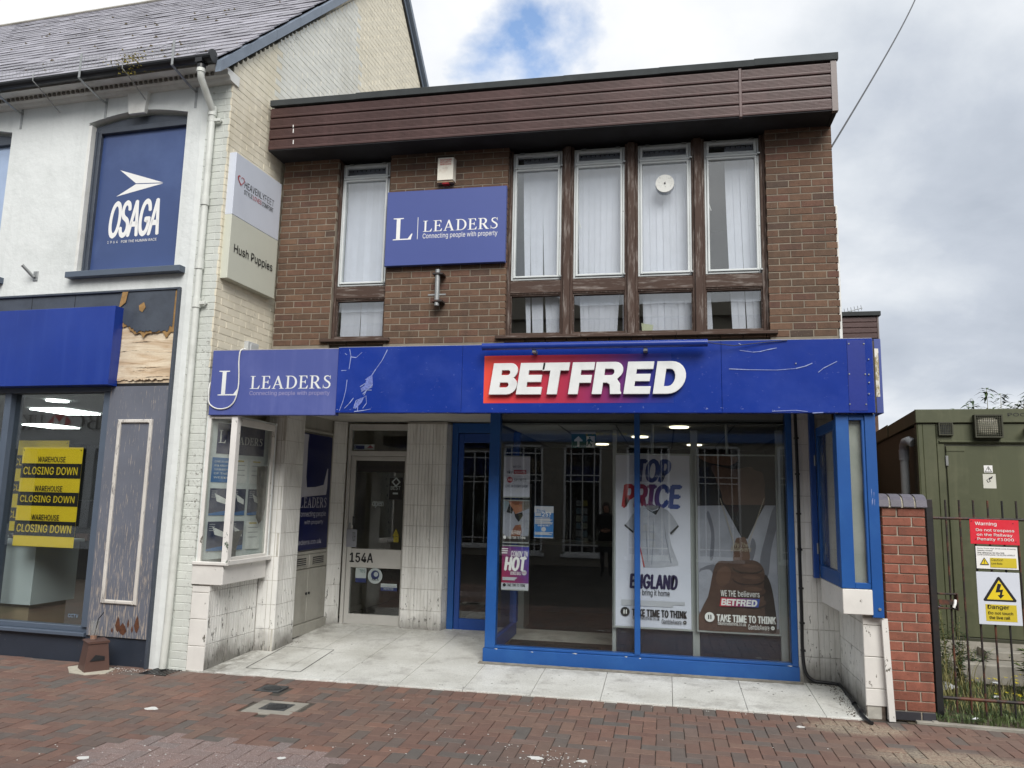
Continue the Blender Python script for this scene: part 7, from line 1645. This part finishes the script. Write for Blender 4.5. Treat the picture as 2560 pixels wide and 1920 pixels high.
def street_items():
    # two small cast covers and a square one
    ci = surf('worn_cast_iron', '#4d4f50', .55, .2, 12, metal=.3, bump=.3, dirt='#2e2c2a', dscale=8, damt=.5)
    def cover(x, y, lab, conc):
        t = thing('stopcock_cover', (x, y, 0), lab, 'cover')
        if conc: mk(MB().cbox(x-.21, x+.20, y-.19, y+.17, -.03, .001, .004), 'concrete_collar', CONC, t)
        mk(MB().cbox(x-.11, x+.11, y-.10, y+.10, -.02, .004, .004), 'frame', ci, t); mk(MB().disc((x, y, .0042), .085, 'z', .002, 24), 'lid', PLASTB, t)
        rb = MB()
        for k in range(-4, 5): w = math.sqrt(max(0, .075**2-(k*.016)**2)); rb.box(x-w, x+w, y+k*.016-.003, y+k*.016+.003, .0062, .0085)
        mk(rb, 'lid_rib', ci, t)
    cover(-3.41, 6.57, 'round ribbed cover in a dark square frame close to the step', False); cover(-3.08, 6.03, 'round ribbed cover set in a pale concrete collar', True)
    t = thing('metal_cover', (1.80, 5.68, 0), 'small square brown metal cover sunk in sandy paving at bottom right', 'cover'); mk(MB().cbox(1.70, 1.93, 5.58, 5.78, -.02, .002, .003), 'plate', surf('brown_rusty_plate', '#5b4a42', .6, .2, 20, bump=.4), t)
    # brown post stump with iced drink
    t = thing('bollard_stump', (-5.37, 6.72, 0), 'squat brown box shaped stump on a cement patch beside the shopfront', 'bollard'); br = surf('brown_painted_steel', '#573f37', .5, .08, 5, bump=.1)
    M = frame((-5.37, 6.76), R(-38))
    mk(MB(M).add([(-.125, -.11, 0), (.125, -.11, 0), (.125, .11, 0), (-.125, .11, 0), (-.10, -.085, .255), (.10, -.085, .255), (.10, .085, .255), (-.10, .085, .255)], [(4, 5, 6, 7), (0, 1, 5, 4), (1, 2, 6, 5), (2, 3, 7, 6), (3, 0, 4, 7)]), 'body', br, t)
    mk(MB(M).cbox(-.11, .11, -.095, .095, .255, .275, .006), 'cap', br, t); mk(MB(M).add([(.1235, -.07, .10), (.1215, .06, .10), (.1195, .06, .135), (.117, -.02, .155)], [(0, 1, 2, 3)]), 'slot', BLACK, t)
    c = thing('cement_patch', (-5.37, 6.72, 0), 'rough pale cement patch around the brown stump', 'patch'); q = [(-.24, -.17), (.02, -.21), (.22, -.12), (.25, .05), (.12, .16), (-.1, .12), (-.26, .02)]; mk(MB(M).prism(q, -.01, .006, 'z'), 'patch', surf('pale_cement', '#bab5a5', .95, .2, 20, bump=.6), c)
    t = thing('drink_cup', (-5.40, 6.76, .275), 'clear plastic cup with amber drink and black straw on the brown stump', 'cup'); x, y = -5.41, 6.77; cp = glass('clear_plastic', (.90, .92, .92), 2.5, 0, .45)
    mk(MB().tube([(x, y, .276), (x, y, .44)], [.030, .042], 20, caps=False).tube([(x, y, .436), (x, y, .446)], .045, 20, caps=False), 'cup', cp, t); mk(MB().tube([(x, y, .278), (x, y, .31)], [.028, .031], 20), 'drink', surf('amber_drink', '#a8642c', .2), t); mk(MB().tube([(x+.01, y-.01, .29), (x+.05, y-.02, .47), (x+.11, y-.03, .535)], .004, 6), 'straw', BLACK, t)
    w = surf('white_scrap', '#dcdcd8', .7); r = random.Random(6)
    for (x, y, s, lab) in ((-3.99, 5.72, .06, 'torn white paper scrap on the paving left of the drain covers'), (-.86, 5.36, .05, 'white splashed dropping on the paving, bottom centre'), (1.02, 6.61, .045, 'flattened white scrap on the paving near the step at right'), (-3.66, 4.60, .04, 'white crumb on the pale worn pavers at bottom left'), (-2.46, 4.92, .035, 'tiny white crumb on the paving, bottom left of centre'), (-.55, 5.37, .04, 'white splash beside the bottom centre dropping')):
        n = 11; q = [(x+s*math.cos(k*2*PI/n)*r.uniform(.45, 1.2), y+s*.8*math.sin(k*2*PI/n)*r.uniform(.45, 1.2)) for k in range(n)]; o = mk(MB().prism(q, .0005, .0035, 'z'), 'paper_scrap', w); tag(o, lab, 'litter')
    m = MB(); 
    for _ in range(280):
        cx, cy, sg = r.choice(((-.75, 5.35, .16), (-.75, 5.35, .3), (-1.6, 5.6, .5), (-3.4, 4.7, .3), (0, 6, 2), (-5.1, 6.85, .18), (-5.1, 6.85, .18))); x, y = r.gauss(cx, sg), min(r.gauss(cy, sg*.5), 6.88); s = r.uniform(.0015, .007); m.prism([(x-s, y), (x, y-s), (x+s, y), (x, y+s*.7)], .0005, .003, 'z')
    o = mk(m, 'paint_splash', w); tag(o, 'fine white splashes spattered over the brick paving', 'splashes', kind='stuff')
    g = thing('access_cover', (-3.75, 7.55, ramp_z(7.6)), 'square cut access cover outlined in the pale floor slabs', 'cover')
    e = MB(); P = [(-4.00, 7.15), (-3.43, 7.14), (-3.47, 8.0), (-4.04, 8.02)]
    for (a, b_) in zip(P, P[1:]+P[:1]):
        dx, dy = b_[0]-a[0], b_[1]-a[1]; h = math.hypot(dx, dy); nx, ny = -dy/h*.0045, dx/h*.0045; e.add([(a[0]-nx, a[1]-ny, ramp_z(a[1])+.0016), (b_[0]-nx, b_[1]-ny, ramp_z(b_[1])+.0016), (b_[0]+nx, b_[1]+ny, ramp_z(b_[1])+.0016), (a[0]+nx, a[1]+ny, ramp_z(a[1])+.0016)], [(0, 1, 2, 3)])
    mk(e, 'joint', BLACK, g); 
    d = MB()
    for _ in range(110):
        x, y = r.uniform(-4.1, 1.4), r.uniform(7.0, 9.0); 
        if x > -1.9: y = r.uniform(6.98, 7.8)
        s = r.uniform(.003, .013); a = r.uniform(0, 3); q = [(x+s*math.cos(a+k)*r.uniform(.3, 1.4), y+s*math.sin(a+k)*r.uniform(.3, 1)) for k in (0, 1.2, 2.3, 3.5, 4.8)]; d.add([(px, py, ramp_z(py)+.0015) for px, py in q], [(0, 1, 2, 3, 4)])
    o = mk(d, 'gum_spot', surf('old_gum', '#4a4742', .9)); tag(o, 'dark chewing gum and dirt spots on the pale entrance floor', 'stains', kind='stuff')
street_items()

# ================================================================ ACROSS THE STREET (seen only in the reflections)
def opposite():
    F = lambda x: frame((x, -4.5), PI)            # faces the shops; u runs towards -X
    t = thing('stone_building', (0, -4.6, 0), 'pale stone building across the street with white barred windows, reflected in the shop glass', 'building')
    st = surf('dull_stone', '#8f897d', .9, .1, 3); M = F(0)
    wins = [(-1.86-.02, -.80), (-.12, .98), (1.64, 2.64), (3.2, 4.27), (5.2, 6.3), (-3.9, -2.8)]
    outer = [(-9, 0), (11.8, 0), (11.8, 6.9), (-9, 6.9)]
    v, f = shape_geo([outer]+[[(a, .3), (b, .3), (b, 3.15), (a, 3.15)] for a, b in wins], .15); mk(MB(M).add([(p[0], -p[2]+.15, p[1]) for p in v], f), 'wall', st, t)
    mk(MB(M).box(-9, 11.8, -.2, .0, 6.6, 6.95).prism([(2, 6.9), (6, 6.9), (4, 7.7)], 0, .2), 'cornice', st, t); mk(MB(M).box(-9, 11.8, .3, 6, 0, 6.8), 'back_rooms', DARKIN, t)
    for a, b in wins:
        w = MB(M); w.box(a, a+.05, .0, .06, .3, 3.15); w.box(b-.05, b, 0, .06, .3, 3.15); w.box(a, b, 0, .06, .3, .36); w.box(a, b, 0, .06, 3.1, 3.15)
        for z in (2.93, 2.36, 2.20, .53): w.box(a+.05, b-.05, .01, .05, z-.014, z+.014)
        for u in (.19, .5, .81): w.box(a+(b-a)*u-.014, a+(b-a)*u+.014, .012, .048, .36, 3.1)
        w.box(a-.06, b+.06, -.06, .0, .22, .3); o = mk(w, 'window', WHITE, t); mk(MB(M).box(a, b, .07, .076, .3, 3.15), 'glass_pane', GLASSD, o)
    card = [surf('card_'+n, h, .6) for n, h in (('a', '#c9c4a8'), ('b', '#8fa9b8'), ('c', '#c7b24a'), ('d', '#b9b9b9'))]; r = random.Random(5)
    for a, b in wins[1:4]:
        k = thing('card_rack', M @ Vector((a+.3, .3, .4)), 'rack of greeting cards in a window across the street, near '+('the middle' if a > 1 and a < 3 else 'one side' if a > 3 else 'the other side'), 'rack')
        for i in range(2):
            for j in range(6): mk(MB(M).box(a+.38+i*.17, a+.52+i*.17, .25, .26, .55+j*.2, .71+j*.2), 'card', r.choice(card), k)
    s = thing('card_shop_fascia', (-1, -4.5, 3.25), 'blue card shop fascia with yellow letters across the street, seen mirrored', 'sign'); b = Board(s, M, -.10); b.panel('panel', FRAMEBLUE, -3.0, 6.6, 3.24, 3.95, .09); b.text('cardfactory', YELLOW, .48, 2.12, 3.32, 3.80, .02); b.done()
    h = thing('bank_building', (-19, -4.6, 0), 'grey fronted bank building across the street, seen mirrored in the left window', 'building'); gm = surf('bank_grey', '#d4d7d8', .7, .04, 2)
    mk(MB(M).box(12, 34, 0, .5, 2.9, 7.2).box(12, 34, 0, .5, 0, .6), 'wall', gm, h); mk(MB(M).box(12, 34, .4, .5, .6, 2.9), 'dark_windows', DARKIN, h)
    for k in range(8): mk(MB(M).box(12.4+k*2.7, 12.7+k*2.7, -.05, .4, .6, 2.9), 'pillar', gm, h)
    b = Board(h, M, -.02); b.geo('lettering', BLACK, serif_word('HSBC'), 16.5, 18.75, 3.46, 3.92, .06); b.geo('lettering', BLACK, serif_word('UK'), 19.85, 20.75, 3.46, 3.92, .06)
    u, z = 19.3, 3.69; R2, H2 = .45, .225; b.poly('logo', RED, [[(u-R2, z), (u-H2, z+H2), (u+H2, z+H2), (u+R2, z), (u+H2, z-H2), (u-H2, z-H2)]]); b.poly('logo_white', WHITE, [[(u-H2, z+H2), (u-H2, z-H2), (u, z)]]); b.poly('logo_white', WHITE, [[(u+H2, z+H2), (u+H2, z-H2), (u, z)]]); b.done()
    for x, w_, hh in ((13, 8, 7.5), (22, 9, 8.2)):
        e = thing('terrace_building', (x, -8, 0), ('nearer' if x == 13 else 'further')+' plain building further along across the street', 'building'); mk(MB().box(x-w_/2, x+w_/2, -12, -4.6, 0, hh), 'wall', st, e)
        for k in range(4): mk(MB().box(x-w_/2+.8+k*1.9, x-w_/2+1.7+k*1.9, -4.62, -4.57, 4, 5.5), 'window', DARKIN, e)
opposite()
def woman():
    t = thing('person', (-1.33, -2.1, 0), 'person in black coat and trousers standing with clasped hands, reflected in the shop window', 'person')
    V = {}; E_ = []; names = []
    def n(k, p, r): V[k] = (len(V), Vector(p), r)
    n('pel', (0, 0, .92), (.15, .11)); n('wa', (0, .0, 1.05), (.125, .095)); n('ch', (0, .0, 1.25), (.15, .11)); n('sh', (0, 0, 1.36), (.12, .08)); n('nk', (0, .005, 1.43), (.05, .05)); n('hd0', (0, .02, 1.49), (.062, .07)); n('hd1', (0, .02, 1.57), (.075, .088)); n('hd2', (0, .015, 1.63), (.05, .055))
    for s, q in ((-1, 'l'), (1, 'r')):
        n('hp'+q, (s*.085, 0, .85), (.09, .09)); n('kn'+q, (s*.09, .01, .48), (.055, .058)); n('an'+q, (s*.09, -.015, .09), (.037, .04)); n('to'+q, (s*.10, .13, .035), (.035, .028))
        n('so'+q, (s*.165, 0, 1.35), (.052, .052)); n('el'+q, (s*.215, -.01, 1.09), (.042, .042)); n('wr'+q, (s*.07, .17, 1.03), (.028, .028)); n('ha'+q, (s*.02, .195, 1.03), (.032, .025))
    for a, b in (('pel', 'wa'), ('wa', 'ch'), ('ch', 'sh'), ('sh', 'nk'), ('nk', 'hd0'), ('hd0', 'hd1'), ('hd1', 'hd2')): E_.append((V[a][0], V[b][0]))
    for q in 'lr':
        for a, b in (('pel', 'hp'), ('hp', 'kn'), ('kn', 'an'), ('an', 'to')): E_.append((V[a if a == 'pel' else a+q][0], V[b+q][0]))
        for a, b in (('sh', 'so'), ('so', 'el'), ('el', 'wr'), ('wr', 'ha')): E_.append((V[a if a == 'sh' else a+q][0], V[b+q][0]))
    me = bpy.data.meshes.new('body'); me.from_pydata([tuple(v[1]) for v in V.values()], E_, []); o = bpy.data.objects.new('body', me); C.objects.link(o)
    o.modifiers.new('s', 'SKIN'); 
    for k, v in V.items(): d = me.skin_vertices[0].data[v[0]]; d.radius = v[2]; d.use_root = (k == 'pel')
    ss = o.modifiers.new('u', 'SUBSURF'); ss.levels = 2
    dg = bpy.context.evaluated_depsgraph_get(); dg.update(); m2 = bpy.data.meshes.new_from_object(o.evaluated_get(dg)); C.objects.unlink(o); bpy.data.objects.remove(o)
    bl = surf('black_cloth', '#17171a', .9, .2, 12); sk = surf('skin_tone', '#b98a72', .5); m2.materials.clear(); m2.materials.append(bl); m2.materials.append(sk)
    for p in m2.polygons: c = p.center; p.material_index = 1 if (c.z > 1.44 or (c.y > .165 and c.z > .9)) else 0; p.use_smooth = True
    T = Matrix.Translation((-1.33, -2.1, 0)); m2.name = 'body'; b = bpy.data.objects.new('body', m2); link(b, t, T)
    def lofted(prof, mat, name, ax=(0, 0), oy=0):
        v = []; f = []; k = 18
        for z, rx, ry, yo in prof: v += [(ax[0]+rx*math.cos(2*PI*i/k), yo+ry*math.sin(2*PI*i/k), z) for i in range(k)]
        f = [(i*k+j, i*k+(j+1) % k, (i+1)*k+(j+1) % k, (i+1)*k+j) for i in range(len(prof)-1) for j in range(k)]; mk(MB(T).add(v, f, smooth=True), name, mat, t)
    lofted([(.55, .20, .15, 0), (.8, .19, .15, 0), (1.0, .155, .125, 0), (1.2, .175, .135, 0), (1.36, .15, .10, 0), (1.43, .065, .06, 0)], bl, 'coat')
    lofted([(1.35, .05, .02, -.07), (1.45, .075, .035, -.06), (1.55, .092, .085, -.012), (1.62, .085, .09, -.005), (1.67, .05, .055, 0), (1.685, .001, .001, 0)], surf('dark_hair', '#2a1d18', .6), 'hair')
    fc = MB(T); 
    for s in (-1, 1): fc.disc((s*.03, .108, 1.575), .008, 'y', .004, 10)
    fc.box(-.02, .02, .098, .104, 1.518, 1.524); mk(fc, 'face_detail', surf('dark_feature', '#3a2320', .5), t); mk(MB(T).tube([(0, .10, 1.575), (0, .118, 1.545), (0, .10, 1.54)], [.006, .012, .006], 8), 'nose', sk, t)
    for s in (-1, 1):
        for k in range(4): mk(MB(T).tube([(s*.03, .20, 1.045-k*.015), (-s*.005, .222, 1.04-k*.015), (-s*.035, .21, 1.035-k*.015)], [.008, .0075, .006], 7), 'finger', sk, t)
        mk(MB(T).tube([(s*.05, .19, 1.06), (s*.025, .21, 1.08), (0, .215, 1.082)], [.010, .009, .007], 7), 'thumb', sk, t)
woman()
